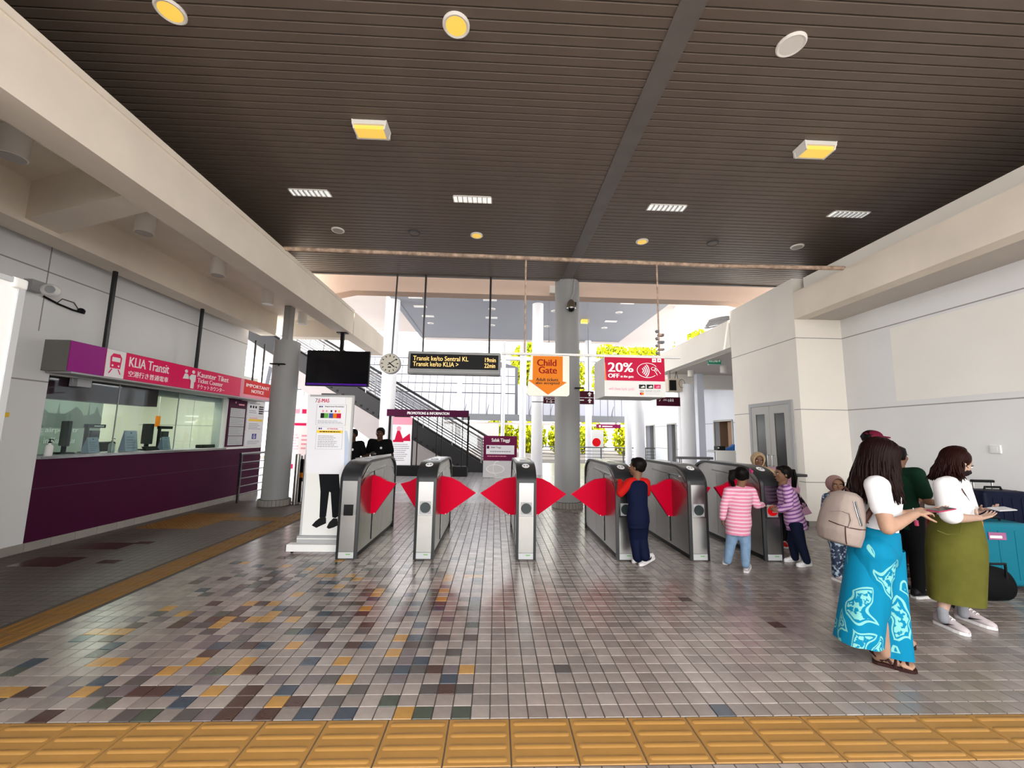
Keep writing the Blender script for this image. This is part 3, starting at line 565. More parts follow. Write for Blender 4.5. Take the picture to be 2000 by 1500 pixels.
# ------------------------------------------------------------------ promotions frame
q0 = AY(757, 800, 14.6); x0, x1, zt = q0.x, AY(916, 803, 14.6).x, 2.29
t = thing('promotions_frame', 'black poster frame with purple header saying promotions and information', 'sign frame', ((x0 + x1) / 2, 14.6, 0))
b = MB(); b.box(x0, x1, 14.45, 14.9, 0, .34, 'black'); b.build('base_box', t)
b = MB(); b.box(x0, x1, 14.52, 14.62, zt - .24, zt, 'purple'); hd = b.build('header', t); b = MB(); F = FY(x0, 14.52, zt - .24); W_ = x1 - x0; F.text(b, 'PROMOTIONS & INFORMATION', W_ * .25, .07, W_ * .76, .165, 'sign_white', .004, .003); b.build('lettering', hd)
for i, px in enumerate((760, 806, 815, 853, 863, 903, 914)): x = AY(px, 860, 14.6).x; b = MB(); w_ = .035 if i in (0, 6) else .014; b.box(x - w_, x + w_, 14.55, 14.62, .3, zt - .2, 'black'); b.build('post', t)
xa, xc = AY(766, 860, 14.6).x, AY(804, 860, 14.6).x
b = MB(); b.box(xa, xc, 14.56, 14.6, .36, zt - .27, 'print_white'); po = b.build('poster', t); b = MB(); F = FY(xa, 14.56, .36); pw, ph = xc - xa, zt - .27 - .36
F.rect(b, 0, ph * .84, pw, ph, 'print_pink'); F.poly(b, [(pw * .12, ph * .5), (pw * .3, ph * .80), (pw * .55, ph * .55), (pw * .9, ph * .66), (pw * .95, ph * .5)], 'ad_red'); F.ell(b, pw * .33, ph * .76, pw * .12, ph * .05, 'print_pink', .003); F.rect(b, pw * .05, ph * .475, pw * .6, ph * .52, 'ad_red', .003); F.lines(b, pw * .08, ph * .08, pw * .92, ph * .45, 9, 'print_grey'); b.build('print', po)['kind'] = 'stuff'
# ------------------------------------------------------------------ station name board
x0, x1 = AY(945, 850, 14.2).x, AY(1010, 850, 14.2).x; zt = 1.42; t = thing('station_board', 'purple station name board on a silver barrier by the escalator foot', 'sign', ((x0 + x1) / 2, 14.2, 0))
mat('silver', (.46, .45, .46), .4, metal=.3)
b = MB(); b.box(x0, x1, 14.2, 14.28, .02, .58, 'silver'); low = b.build('barrier', t); b = MB(); F = FY(x0, 14.2, 0); W_ = x1 - x0; F.arc(b, W_ * .36, .3, .3, .14, 0, 2 * PI, .035, 'white', .004); F.arc(b, W_ * .42, .32, .13, .24, 1.2, 4.6, .03, 'white', .005); b.build('ring_emblem', low)
mat('board_purple', (.13, .003, .045), .5, spec=.15)
b = MB(); b.box(x0, x1, 14.19, 14.27, .58, zt, 'board_purple'); up = b.build('board', t); b = MB(); F = FY(x0, 14.19, .58); hh = zt - .58; F.text(b, 'Salak Tinggi', W_ * .24, hh * .72, W_ * .78, hh * .90, 'sign_white', .004, .003); b.build('lettering', up)
b = MB(); F.rect(b, W_ * .08, hh * .26, W_ * .92, hh * .62, 'print_white'); F.rect(b, W_ * .10, hh * .48, W_ * .17, hh * .59, 'purple', .004); F.text(b, 'Salak Tinggi', W_ * .22, hh * .48, W_ * .52, hh * .58, 'print_dark', .004); F.line(b, W_ * .2, hh * .37, W_ * .82, hh * .37, .02, 'print_grey', .004)
for i in range(9): F.ell(b, W_ * (.22 + .07 * i), hh * .37, .014, .014, 'print_dark', .005, n=8)
F.lines(b, W_ * .12, hh * .14, W_ * .9, hh * .22, 1, 'print_pink'); b.build('route_panel', up)
# ------------------------------------------------------------------ hanging direction signs
def arrow_up(F, b, a, c, s, m): F.poly(b, [(a - s, c), (a, c + s), (a + s, c), (a + s * .4, c), (a + s * .4, c - s), (a - s * .4, c - s), (a - s * .4, c)], m, .004)
mat('maroon', (.06, .002, .014), .5, spec=.15)
xa, xc = AY(1062, 777, 12).x, AY(1160, 777, 12).x; t = thing('direction_sign', 'maroon double direction sign with white arrows behind the middle column', 'sign', ((xa + xc) / 2, 12, 2.4))
for k, z in enumerate((2.40, 2.60)):
    b = MB(); b.box(xa, xc, 12, 12.06, z, z + .185, 'maroon'); pn = b.build('sign_panel', t); b = MB(); F = FY(xa, 12, z); W_ = xc - xa; arrow_up(F, b, W_ - .13, .1, .065, 'sign_white')
    if k == 0: F.text(b, 'Platform', .06, .11, .36, .16, 'sign_white', .004); F.text(b, '1-5-4', .09, .02, .38, .09, 'sign_white', .004, .003); F.rect(b, W_ - .62, .10, W_ - .3, .13, 'sign_white', .004)
    else: F.rect(b, W_ - .6, .06, W_ - .55, .09, 'sign_white', .004)
    b.build('lettering', pn)
for x in (xa + .15, xc - .15): b = MB(); b.cyl((x, 12.03, 2.78), (x, 12.03, 6.6), .012, 'steel_dark', n=6); b.build('hanger', t)
b = MB(); b.box(xa - .35, xa, 12.0, 12.03, 2.43, 2.45, 'black'); b.build('bracket', t)
RS = 13.6; xa, xc = AY(1283, 785, RS).x, AY(1333, 785, RS).x; zr = AY(1308, 793, RS).z; t = thing('restroom_sign', 'small maroon restroom sign with white pictograms under the fan box', 'sign', ((xa + xc) / 2, RS, zr))
b = MB(); b.box(xa, xc, RS, RS + .05, zr, zr + .30, 'maroon'); pn = b.build('sign_panel', t); b = MB(); F = FY(xa, RS, zr + .05); W_ = xc - xa; F.poly(b, [(.07, .11), (.11, .17), (.13, .16), (.09, .10)], 'sign_white', .004); F.rect(b, .23, .17, .34, .18, 'sign_white', .004); F.rect(b, .21, .13, .35, .14, 'sign_white', .004)
for a in (.48, .55): F.ell(b, a, .185, .014, .014, 'sign_white', .004, n=10); F.poly(b, [(a - .022, .165), (a + .022, .165), (a + .016, .10), (a - .016, .10)], 'sign_white', .004)
F.arc(b, .41, .13, .03, .03, 0, 2 * PI, .01, 'sign_white', .004); F.rect(b, .405, .13, .415, .18, 'sign_white', .004); b.build('pictograms', pn)
b = MB(); b.tube([(xc + .01, RS, zr + .3), (xc + .04, RS, zr + .22), (xc + .0, RS, zr + .15), (xc + .04, RS, zr + .08), (xc + .01, RS, zr), (xc + .09, RS, zr - .01)], .012, 'light_grey', 6); b.build('hanging_chain', t)
for x in (xa + .1, xc - .1): b = MB(); b.cyl((x, RS + .03, zr + .29), (x, RS + .03, 3.5), .01, 'dark_grey', n=6); b.build('hanger', t)
FYY = 12.3; q = AY(1318, 752, FYY); t = thing('hanging_fan_box', 'cream box with a dark grille hung under the corridor lintel', 'fan', (q.x, FYY, q.z)); mat('fan_cream', (.66, .58, .46), .6)
b = MB(); b.box(q.x - .20, q.x + .24, FYY, FYY + .3, q.z - .2, q.z + .2, 'fan_cream'); b.build('case', t); b = MB(); b.box(q.x - .17, q.x + .04, FYY - .02, FYY, q.z - .17, q.z + .15, 'black'); b.build('grille', t); b = MB(); b.tube([(q.x - .1, FYY + .1, q.z + .2), (q.x - .1, FYY + .1, 3.52)], .008, 'black', 5); b.tube([(q.x + .15, FYY + .1, q.z + .2), (q.x + .10, FYY + .1, 3.52)], .008, 'black', 5); b.tube([(q.x + .05, FYY + .1, q.z + .2), (q.x + .10, FYY + .1, 3.52)], .008, 'black', 5); b.build('hanging_wires', t)
b = MB(); b.tube([(q.x + .22 + .09 * math.cos(a), FYY - .01, q.z + .05 + .13 * math.sin(a)) for a in [i * PI / 8 for i in range(16)]], .006, 'black', 5, True); b.build('cable_loop', t)
# maroon strip sign far away
xa, xc = AY(1165, 832, 24).x, AY(1212, 832, 24).x; z = AY(1190, 832, 24).z; t = thing('far_strip_sign', 'slim maroon strip sign hanging far below the gutter', 'sign', ((xa + xc) / 2, 24, z)); b = MB(); b.box(xa, xc, 24, 24.06, z - .13, z + .10, 'board_purple'); pn = b.build('sign_panel', t); b = MB(); F = FY(xa, 24, z - .13); F.rect(b, .35, .08, .95, .13, 'sign_white', .006); F.ell(b, .2, .11, .06, .06, 'sign_white', .006, n=10); b.build('lettering', pn); b = MB(); b.cyl(((xa + xc) / 2, 24.03, z + .1), ((xa + xc) / 2, 24.03, 6.0), .01, 'dark_grey', n=6); b.build('hanger', t)
# pale pink map boards and bollards beyond the left column
xa, xc = AY(566, 850, 11.5).x, AY(606, 850, 11.5).x; t = thing('fare_board', 'tall pale pink fare map board behind the left column', 'sign', ((xa + xc) / 2, 11.5, 0)); mat('pale_pink', (.86, .74, .76), .6)
b = MB(); b.box(xa - .25, xc + .3, 11.5, 11.56, .45, 2.45, 'pale_pink'); bo = b.build('board', t); b = MB(); b.box(xa, xa + .06, 11.52, 11.56, 0, .45, 'purple'); b.box(xc, xc + .06, 11.52, 11.56, 0, .45, 'purple'); b.build('leg', t); b = MB(); F = FY(xa, 11.5, .45)
F.rect(b, .1, 1.5, .22, 1.62, 'print_pink'); F.rect(b, .28, 1.5, .4, 1.62, 'magenta'); F.rect(b, .1, 1.17, .42, 1.24, 'magenta'); F.lines(b, .05, .5, .25, .95, 6, 'print_pink'); F.lines(b, .32, .5, .5, .95, 4, 'print_pink'); F.rect(b, -.2, .0, .15, .13, 'magenta'); b.build('print', bo)['kind'] = 'stuff'
for px, lb in ((575, 'polished steel bollard post beside the left column'), (591, 'second steel bollard post nearer the notice stand')):
    q = AZ(px, 985, 0); t = thing('steel_bollard', lb, 'bollard', (q.x, q.y, 0), 'steel posts by the left column'); b = MB(); b.lathe([(.085 if px < 580 else .06, 0), (.085 if px < 580 else .06, .012)], (q.x, q.y, 0), 'steel_dark'); b.build('foot_plate', t); b = MB(); b.lathe([(.05, .01), (.05, .98), (.045, 1.0)] if px < 580 else [(.035, .01), (.035, .97), (.03, .99)], (q.x, q.y, 0), 'steel', 20); b.build('post', t, True)
q = AZ(593, 975, 0); t = thing('barrier_arm_unit', 'small dark barrier unit half hidden behind the notice stand', 'barrier', (q.x, 8.9, 0)); b = MB(); b.box(q.x - .02, q.x + .22, 8.9, 9.0, .42, .88, 'black'); b.build('body', t); b = MB(); b.box(q.x + .02, q.x + .08, 8.92, 8.98, 0, .42, 'black'); b.build('leg', t); b = MB(); b.cyl((q.x + .05, 8.95, .88), (q.x + .05, 8.95, .95), .02, 'steel'); b.build('knob', t); b = MB(); b.box(q.x + .0, q.x + .2, 8.89, 8.9, .5, .6, 'orange'); b.build('reflector', t)
# coiled tubes on the corridor roof edge
q = AX(1400, 635, 5.42); t = thing('cable_coil', 'grey coil of cable lying on the corridor lintel', 'cable', (q.x, q.y, 4.16))
for k in range(4): b = MB(); b.tube([(q.x + .10 * math.cos(a) + .02 * k, q.y + (.55 - .04 * k) * math.sin(a), 4.25 + .05 * k + .06 * math.sin(a)) for a in [i * PI / 10 for i in range(20)]], .022, 'grey', 6, True); b.build('loop', t)
# white booth with a printer and blue bag in front of the doorway
q = AY(1416, 905, 9.6); t = thing('white_stand', 'small white topped stand in front of the brown doorway', 'stand', (q.x, 9.6, 0)); xa, xc = AY(1399, 880, 9.6).x, AY(1437, 880, 9.6).x; b = MB(); zt = AY(1418, 880, 9.6).z; b.box(xa, xc, 9.6, 9.64, .45, zt, 'white'); b.build('front_panel', t)
for x in (xa + .02, xc - .02): b = MB(); b.box(x - .02, x + .02, 9.64, 9.68, 0, zt - .03, 'dark_grey'); b.build('leg', t)
b = MB(); b.box(xa, xc, 9.62, 10.0, zt - .03, zt, 'light_grey'); b.build('shelf', t)
b = MB(); b.box(xa + .05, xa + .24, 9.63, 9.8, zt, zt + .10, 'black'); b.cyl((xa + .07, 9.62, zt + .06), (xa + .07, 9.63, zt + .06), .025, 'white', n=12); tag(link('printer', bevel(b.mesh('printer'), .008)), 'small black device on the white stand', 'device')
mat('blue_bag', (.02, .13, .42), .5); b = MB(); b.prism([(xa + .25, 9.63, zt), (xc, 9.63, zt), (xc + .01, 9.63, zt + .15), (xc - .06, 9.63, zt + .09), (xa + .30, 9.63, zt + .06)], (0, .14, 0), 'blue_bag'); tag(link('blue_bag', bevel(b.mesh('blue_bag'), .01)), 'crumpled blue bag on the white stand', 'bag')
# ================================================================== TICKET GATES
GL = 1.75; GW = .12
def gprof(ins=0.0, n=8):
    p = [(ins, .0), (ins, .88)]
    for i in range(1, n + 1): a = PI / 2 * i / n; p.append((.42 - (.42 - ins) * math.cos(a), .88 + (.23 - ins) * math.sin(a)))
    for i in range(0, n + 1): a = PI / 2 * i / n; p.append((GL - .42 + (.42 - ins) * math.sin(a), .88 + (.23 - ins) * math.cos(a)))
    p.append((GL - ins, 0)); return p
GM = {}
b = MB(); b.prism([(-.098, y, max(z, .05)) for y, z in gprof(.01)], (.196, 0, 0), 'steel'); GM['body'] = b.mesh('body')
def trim(sx):
    b = MB(); A, B_ = gprof(0), gprof(.032); n = len(A); x0, x1 = sx * .088, sx * .12; vs = []
    for (ay, az), (by, bz) in zip(A, B_): vs += [(x0, ay, az), (x1, ay + .006, az), (x1, by, bz), (x0, by, bz)]
    fs = []
    for i in range(n - 1):
        for k in range(4): f = (i * 4 + k, i * 4 + (k + 1) % 4, (i + 1) * 4 + (k + 1) % 4, (i + 1) * 4 + k); fs.append(f if sx < 0 else f[::-1])
    fs += [(3, 2, 1, 0) if sx < 0 else (0, 1, 2, 3), tuple((n - 1) * 4 + k for k in ((0, 1, 2, 3) if sx < 0 else (3, 2, 1, 0)))]
    b.add(vs, fs, 'charcoal'); return b.mesh('edge_trim', True)
GM['trim_l'], GM['trim_r'] = trim(-1), trim(1)
b = MB(); A = [(y - .003 if y < .2 else y, z + .004) for y, z in gprof(.004)[1:10]] + [(.52, 1.11)]; vs = []
for y, z in A: vs += [(-.09, y, z), (.09, y, z)]
b.add(vs, [(2 * i, 2 * i + 1, 2 * i + 3, 2 * i + 2) for i in range(len(A) - 1)], 'charcoal'); GM['cap'] = b.mesh('top_cap', True)
b = MB(); b.box(-.088, .088, .52, 1.35, 1.098, 1.113, 'steel_bright'); GM['deck'] = b.mesh('top_deck')
b = MB(); b.box(-.086, .086, -.004, .012, .50, .885, 'steel_bright'); b.box(-.086, .086, -.003, .012, .085, .497, 'steel'); GM['front'] = b.mesh('front_panel')
b = MB(); b.box(-.086, .086, -.006, .012, .012, .08, 'light_grey'); b.box(.0, .05, -.0075, -.005, .052, .062, 'green_print'); GM['kick'] = b.mesh('kick_plate')
b = MB(); b.box(-.094, .094, .02, GL - .02, 0, .055, 'black'); GM['plinth'] = b.mesh('plinth')
b = MB(); b.box(-.066, .066, -.008, -.002, .515, .66, 'grey'); GM['rplate'] = b.mesh('reader_plate')
def disc(m):
    b = MB(); b.cyl((0, -.006, .588), (0, -.022, .588), .062, m, .056, n=28); return b.mesh('reader_disc', True)
mat('disc_dark', (.022, .032, .034), .3); mat('disc_red', (.32, .006, .010), .3, emit=(.5, .0, .0), estr=.2)
GM['disc'] = disc('disc_dark'); GM['disc_red'] = disc('disc_red'); GM['square'] = MB().box(-.054, .054, -.012, -.004, .49, .615, 'black_gloss').mesh('black_square_panel')
for k, sx in (('side_l', -1), ('side_r', 1)):
    b = MB(); x0, x1 = sx * .0965, sx * .108
    for pts in ([(.05, .09), (.05, .80), (.22, .90), (.575, .955), (.575, .09)], [(.615, .09), (.615, .955), (1.05, .955), (1.05, .09)], [(1.056, .09), (1.056, .955), (1.5, .92), (GL - .05, .80), (GL - .05, .09)]): b.prism([(x0, y, z) for y, z in pts], (x1 - x0, 0, 0), 'steel')
    b.prism([(x0, .10, .90), (x0, .32, 1.03), (x0, .44, 1.06), (x0, GL - .44, 1.06), (x0, GL - .12, .90), (x0, 1.5, .945), (x0, .65, .985), (x0, .2, .93)], ((x1 - x0) * .8, 0, 0), 'steel'); GM[k] = b.mesh('side_panel')
    b = MB(); b.box(sx * .10, sx * .121, .580, .610, .09, .96, 'steel_bright'); b.box(sx * .10, sx * .115, .568, .58, .09, .96, 'black'); b.bar((sx * .114, .25, .965), (sx * .114, 1.15, .985), .012, .02, 'steel_bright'); GM['slot' + k[-2:]] = b.mesh('slot_post')
def oval():
    a = .95; y, z = .42 - .416 * math.cos(a), .88 + .226 * math.sin(a) + .006; tv = Vector((0, .416 * math.sin(a), .226 * math.cos(a)))
    F = Face((0, y, z), (1, 0, 0), tv); b = MB(); F.ell(b, 0, 0, .046, .058, 'sign_white', .005); F.line(b, -.028, 0, -.008, 0, .02, 'print_dark', .007); F.line(b, .006, .0, .028, 0, .02, 'print_dark', .007); return b.mesh('oval_sticker')
GM['oval'] = oval()
b = MB(); F = Face((0, .62, 1.114), (1, 0, 0), (0, 1, 0)); F.ell(b, 0, 0, .05, .10, 'light_grey', .003); GM['pad'] = b.mesh('card_pad')
def flap(L, sx):
    b = MB(); zt = .69 if L > .35 else .80; P_ = [(.0, .905), (L * .30, .885), (L * .55, .845 if L < .35 else .83), (L * .58, .835 if L < .35 else .815), (L, zt), (L * .16, .415), (.0, .425)]
    b.prism([(sx * (.108 + a), .50, z) for a, z in P_], (0, .055, 0), 'flap_red'); P2 = [(.0, .90), (L * .13, .89), (L * .13, .42), (0, .43)]; b.prism([(sx * (.108 + a), .554, z) for a, z in P2], (0, .05, 0), 'flap_dark'); b.cyl((sx * (.108 + L * .16), .497, .425), (sx * (.108 + L * .16), .50, .425), .007, 'white', n=8)
    me = b.mesh('flap'); return me
fl_cache = {}
gx = [-1.70, -.811, .381, 1.579, 2.468, 3.378]
glb = ['steel ticket gate with black square panel beside the notice stand', 'second steel ticket gate from the left with closed red flaps', 'steel ticket gate in line with the station name board, third from left', 'steel ticket gate the boy in red and blue leans on', 'steel ticket gate between the boy and the girl in pale jeans', 'rightmost steel ticket gate with red lit reader between the two girls']
for i, x in enumerate(gx):
    t = thing('ticket_gate', glb[i], 'ticket gate', (x, 5.0, 0), 'row of steel ticket gates')
    for nm, k in (('body', 'body'), ('edge_trim', 'trim_l'), ('edge_trim', 'trim_r'), ('top_cap', 'cap'), ('top_deck', 'deck'), ('front_panel', 'front'), ('kick_plate', 'kick'), ('plinth', 'plinth'), ('side_panel', 'side_l'), ('side_panel', 'side_r'), ('slot_post', 'slot_l'), ('slot_post', 'slot_r'), ('card_pad', 'pad')): link(nm, GM[k], t, True)
    if i: link('oval_sticker', GM['oval'], t, True)['label'] = 'white oval sticker'
    if i == 0: link('black_square_panel', GM['square'], t, True)
    else: rp = link('reader_plate', GM['rplate'], t, True); d = link('reader_disc', GM['disc_red' if i == 5 else 'disc'], rp, True); d['label'] = 'red lit reader disc' if i == 5 else 'dark round reader disc'
    for sx in (-1, 1):
        j = i + sx
        if 0 <= j < 6:
            L = (abs(gx[j] - x) - .24) / 2 - .018; key = (round(L, 2), sx)
            if key not in fl_cache: fl_cache[key] = flap(L, sx)
            link('flap', fl_cache[key], t, True)['label'] = 'red fan shaped flap'
# steel rails beside the outer gates
ra_, rb_ = AY(1538, 928, 6.55), AY(1575, 929, 6.55); t = thing('end_rail', 'short steel handrail beside the rightmost gate', 'handrail', (rb_.x - .15, 6.6, 0))
b = MB(); b.box(ra_.x, rb_.x, 6.52, 6.68, ra_.z - .025, ra_.z + .02, 'steel_dark'); link('rail_top', bevel(b.mesh('rail_top'), .012), t); b = MB(); b.cyl((rb_.x - .15, 6.6, 0), (rb_.x - .15, 6.6, ra_.z - .02), .03, 'steel'); b.build('post', t)
t = thing('end_rail', 'dark flat rail over the far end of the rightmost gate', 'handrail', (3.3, 7.0, 0)); b = MB(); b.box(3.15, 3.75, 7.0, 7.14, 1.09, 1.13, 'steel_dark'); b.build('rail_top', t); b = MB(); b.cyl((3.2, 7.07, 0), (3.2, 7.07, 1.09), .025, 'steel'); b.cyl((3.7, 7.07, 0), (3.7, 7.07, 1.09), .025, 'steel'); b.build('post', t)
t = thing('end_rail', 'bright steel rail behind the leftmost gate in front of the guards', 'handrail', (-2.05, 6.95, 0)); b = MB(); b.bar((-2.3, 6.95, 1.02), (-1.75, 7.05, 1.09), .06, .035, 'steel_bright'); b.build('rail_top', t); b = MB(); b.cyl((-2.2, 6.97, 0), (-2.2, 6.97, 1.02), .025, 'steel'); b.build('post', t); b = MB(); b.ball((-2.02, 6.95, 1.10), .05, .04, .04, 'steel_dark', 10, 6); b.build('joint', t)
# ================================================================== NOTICE STAND
nx0, nx1, ny = -2.372, -1.84, 5.32
t = thing('notice_stand', 'tall white notice stand with taped notices over a printed standing figure', 'notice stand', ((nx0 + nx1) / 2, ny, 0))
b = MB(); b.box(nx0, nx1, ny, ny + .025, .19, 1.905, 'white'); pan = b.build('panel', t); 
for x in (nx0, nx1): b = MB(); b.box(x - .012, x + .012, ny - .006, ny + .03, .17, 1.915, 'light_grey'); b.build('side_rail', t)
b = MB(); b.box(nx0 - .01, nx1 + .01, ny - .008, ny + .03, 1.90, 1.925, 'grey'); b.box(nx0 + .13, nx1 - .17, ny - .01, ny + .03, 1.925, 1.945, 'steel_dark'); b.build('top_rail', t)
b = MB(); b.box(nx0 - .02, nx1 + .0, ny - .05, ny + .1, .10, .19, 'grey'); b.box(nx0 - .02, nx1 + .0, ny - .055, ny + .1, .155, .165, 'white'); b.build('base_box', t)
b = MB(); b.box(nx0 - .10, nx1 - .0, ny - .13, ny - .03, .03, .11, 'white'); b.box(nx0 - .115, nx0 - .10, ny - .13, ny - .03, .03, .11, 'dark_grey'); b.build('trolley_bar', t)
wm = MB().cyl((-.012, 0, .015), (.012, 0, .015), .015, 'black', n=10).mesh('castor')
for x in (nx0 - .05, nx1 - .05): o = link('castor', wm, t); o.location = (x, ny - .08, 0)
F = FY(nx0, ny, 0); pw = nx1 - nx0
mat('uniform_blue', (.46, .53, .66), .7); mat('trouser_print', (.006, .007, .008), .7, spec=.1)
b = MB()
def pxy(px, py): q = AY(px, py, ny); return (q.x - nx0, q.z)
F.poly(b, [pxy(*p) for p in ((623, 926), (662, 926), (664, 960), (661, 1008), (655, 1012), (649, 1010), (646, 962), (643, 960), (637, 1008), (632, 1016), (624, 1010), (626, 960))], 'trouser_print')
for pts in (((609, 1026), (616, 1018), (628, 1009), (637, 1011), (637, 1022), (628, 1026), (618, 1031)), ((638, 1030), (643, 1020), (651, 1012), (659, 1013), (660, 1026), (652, 1030), (642, 1033))): F.poly(b, [pxy(*p) for p in pts], 'black', .003)
F.poly(b, [pxy(*p) for p in ((650, 926), (664, 926), (666, 850), (671, 840), (678, 842), (683, 870), (685, 905), (680, 926))], 'uniform_blue', .0018)
fp = b.build('printed_figure', pan); fp['label'] = 'printed figure in dark trousers'; fp['kind'] = 'stuff'
b = MB(); z0 = AY(640, 928, ny).z; b.prism([F.p(*pxy(602, 770), .003), F.p(*pxy(676, 773), .003), F.p(*pxy(674, 830), .003), F.p(*pxy(672, 926), .003), F.p(*pxy(598, 924), .003)], (0, -.004, 0), 'print_white'); cov = b.build('cover_sheet', t)
b = MB(); F2 = FY(nx0, ny - .008, 0)
def box(px0, py0, px1, py1): a = pxy(px0, py1); c = pxy(px1, py0); return a[0], a[1], c[0], c[1]
F2.text(b, 'E-MAS', *box(623, 779, 644, 786), 'ad_red', .002, .0015); F2.line(b, *pxy(617, 779), *pxy(621, 779), .006, 'print_dark'); F2.line(b, *pxy(617, 786), *pxy(621, 779), .006, 'print_dark'); F2.line(b, *pxy(621, 784), *pxy(623, 787), .005, 'ad_red'); b.build('lettering', cov)
for k, (r, lb) in enumerate(((box(617, 791, 678, 830), 'notice with a group picture'), (box(616, 834, 671, 877), 'notice with a yellow band'))):
    b = MB(); F2.rect(b, *r, 'print_white', .003, .002); nb = b.build('taped_notice', t); nb['label'] = lb; b = MB(); a0, c0, a1, c1 = r; w_, h_ = a1 - a0, c1 - c0; G = lambda u0, v0, u1, v1: (a0 + u0 * w_, c0 + v0 * h_, a0 + u1 * w_, c0 + v1 * h_)
    for (u0, v0, u1, v1) in ((0, 0, 1, .012), (0, .988, 1, 1), (0, 0, .012, 1), (.988, 0, 1, 1)): F2.rect(b, *G(u0, v0, u1, v1), 'light_grey', .0045, .001)
    if k == 0:
        F2.rect(b, *G(.08, .86, .13, .93), 'purple', .0045); F2.rect(b, *G(.15, .86, .2, .93), 'navy_print', .0045); F2.text(b, 'Important Reminder', *G(.28, .86, .92, .94), 'print_dark', .0045, .001)
        for j, (u, m, hm) in enumerate(((.22, 'black', 'print_pink'), (.34, 'green_print', 'print_pink'), (.50, 'navy_print', 'print_dark'), (.64, 'orange', 'ad_red'), (.76, 'ad_red', 'yellow'))): F2.rect(b, *G(u - .075, .34, u + .07, .58), m, .0045 + j * .0002); F2.ell(b, a0 + u * w_, c0 + .68 * h_, .03 * w_, .06 * h_, hm, .006, n=12)
        F2.lines(b, *G(.06, .06, .94, .24), 3, 'print_grey', .0045)
    else:
        F2.rect(b, *G(.08, .88, .13, .95), 'purple', .0045); F2.rect(b, *G(.15, .88, .2, .95), 'navy_print', .0045); F2.text(b, 'ATTENTION', *G(.40, .88, .8, .94), 'ad_red', .0045, .001); F2.rect(b, *G(.02, .72, .99, .84), 'yellow', .0045); F2.lines(b, *G(.12, .75, .9, .81), 1, 'print_dark', .0055, .7, False); F2.lines(b, *G(.08, .08, .92, .62), 7, 'print_grey', .0045)
    b.build('print', nb)['kind'] = 'stuff'
# ================================================================== TICKET OFFICE
mat('housing_grey', (.17, .165, .145), .5); XS = -5.2; s0, s1 = 5.09, 8.46; sz0, sz1 = 2.135, 2.515
t = thing('ticket_sign_band', 'magenta light box sign band above the ticket windows with white lettering', 'sign', (XS, 6.8, sz0))
b = MB(); b.box(XW0 + .001, XS - .004, s0, 9.62, sz0, sz1, 'housing_grey'); b.build('housing', t); b = MB(); b.box(XW0 + .01, XS + .01, s0 + .05, 9.60, sz0 - .02, sz0, 'light_grey'); b.build('lower_lip', t)
F = FXp(XS, 0, 0); yv = lambda px, py=720: AX(px, py, XS).y
y1_ = yv(206, 705); y2_ = yv(243, 715)
b = MB(); F.rect(b, s0 + .005, sz0 + .004, y1_ - .01, sz1 - .004, 'magenta_violet', .004, .006); b.build('violet_panel', t)
b = MB(); F.rect(b, y1_, sz0 + .004, s1, sz1 - .004, 'magenta', .004, .006); mg = b.build('magenta_panel', t)
b = MB(); F.rect(b, y1_, sz0 + .004, y2_, sz1 - .004, 'sign_white', .006); ip = b.build('train_icon', mg); b = MB(); yc = (y1_ + y2_) / 2; zc_ = (sz0 + sz1) / 2 + .02
F.poly(b, [(yc - .075, zc_ - .08), (yc - .085, zc_ + .07), (yc - .05, zc_ + .12), (yc + .05, zc_ + .12), (yc + .085, zc_ + .07), (yc + .075, zc_ - .08)], 'magenta', .008); F.rect(b, yc - .06, zc_ + .01, yc + .06, zc_ + .07, 'sign_white', .010)
for s_ in (-1, 1): F.ell(b, yc + s_ * .045, zc_ - .045, .014, .014, 'sign_white', .010, n=10); F.line(b, yc + s_ * .045, zc_ - .09, yc + s_ * .085, zc_ - .155, .016, 'magenta', .008)
b.build('train_glyph', ip)
b = MB(); F.text(b, 'KLIA Transit', yv(251, 715), sz0 + .19, yv(329, 725), sz0 + .33, 'sign_white', .007, .004); F.text(b, '空港行き普通電車', yv(250, 728), sz0 + .05, yv(328, 738), sz0 + .135, 'sign_white', .007, .003); b.build('lettering', mg)
b = MB(); ya, yb_ = yv(356, 740), yv(381, 745); w_ = yb_ - ya
F.ell(b, ya + .22 * w_, sz0 + .29, .035, .03, 'sign_white', .007, n=12); F.poly(b, [(ya, sz0 + .16), (ya + .12 * w_, sz0 + .25), (ya + .35 * w_, sz0 + .25), (ya + .55 * w_, sz0 + .17)], 'sign_white', .007); F.ell(b, ya + .78 * w_, sz0 + .30, .035, .03, 'sign_white', .007, n=12); F.poly(b, [(ya + .64 * w_, sz0 + .02), (ya + .64 * w_, sz0 + .15), (ya + .42 * w_, sz0 + .19), (ya + .64 * w_, sz0 + .255), (ya + w_, sz0 + .255), (ya + w_, sz0 + .14), (ya + .9 * w_, sz0 + .13), (ya + .9 * w_, sz0 + .02)], 'sign_white', .007); b.build('counter_pictogram', mg)
b = MB(); F.text(b, 'Kaunter Tiket', yv(385, 735), sz0 + .235, yv(445, 750), sz0 + .33, 'sign_white', .007, .004); F.text(b, 'Ticket Counter', yv(385, 745), sz0 + .135, yv(434, 755), sz0 + .215, 'sign_white', .007, .003); F.text(b, 'チケットカウンター', yv(384, 755), sz0 + .03, yv(438, 760), sz0 + .11, 'sign_white', .007, .003); b.build('lettering', mg)
mat('pink_strip', (.80, .30, .40), .5); b = MB(); F.rect(b, s1, sz0 + .004, s1 + .11, sz1 - .004, 'pink_strip', .004, .006); F.rect(b, s1 + .11, sz0 + .004, 9.58, sz0 + .07, 'pink_strip', .004, .006); b.build('pink_strip', t)
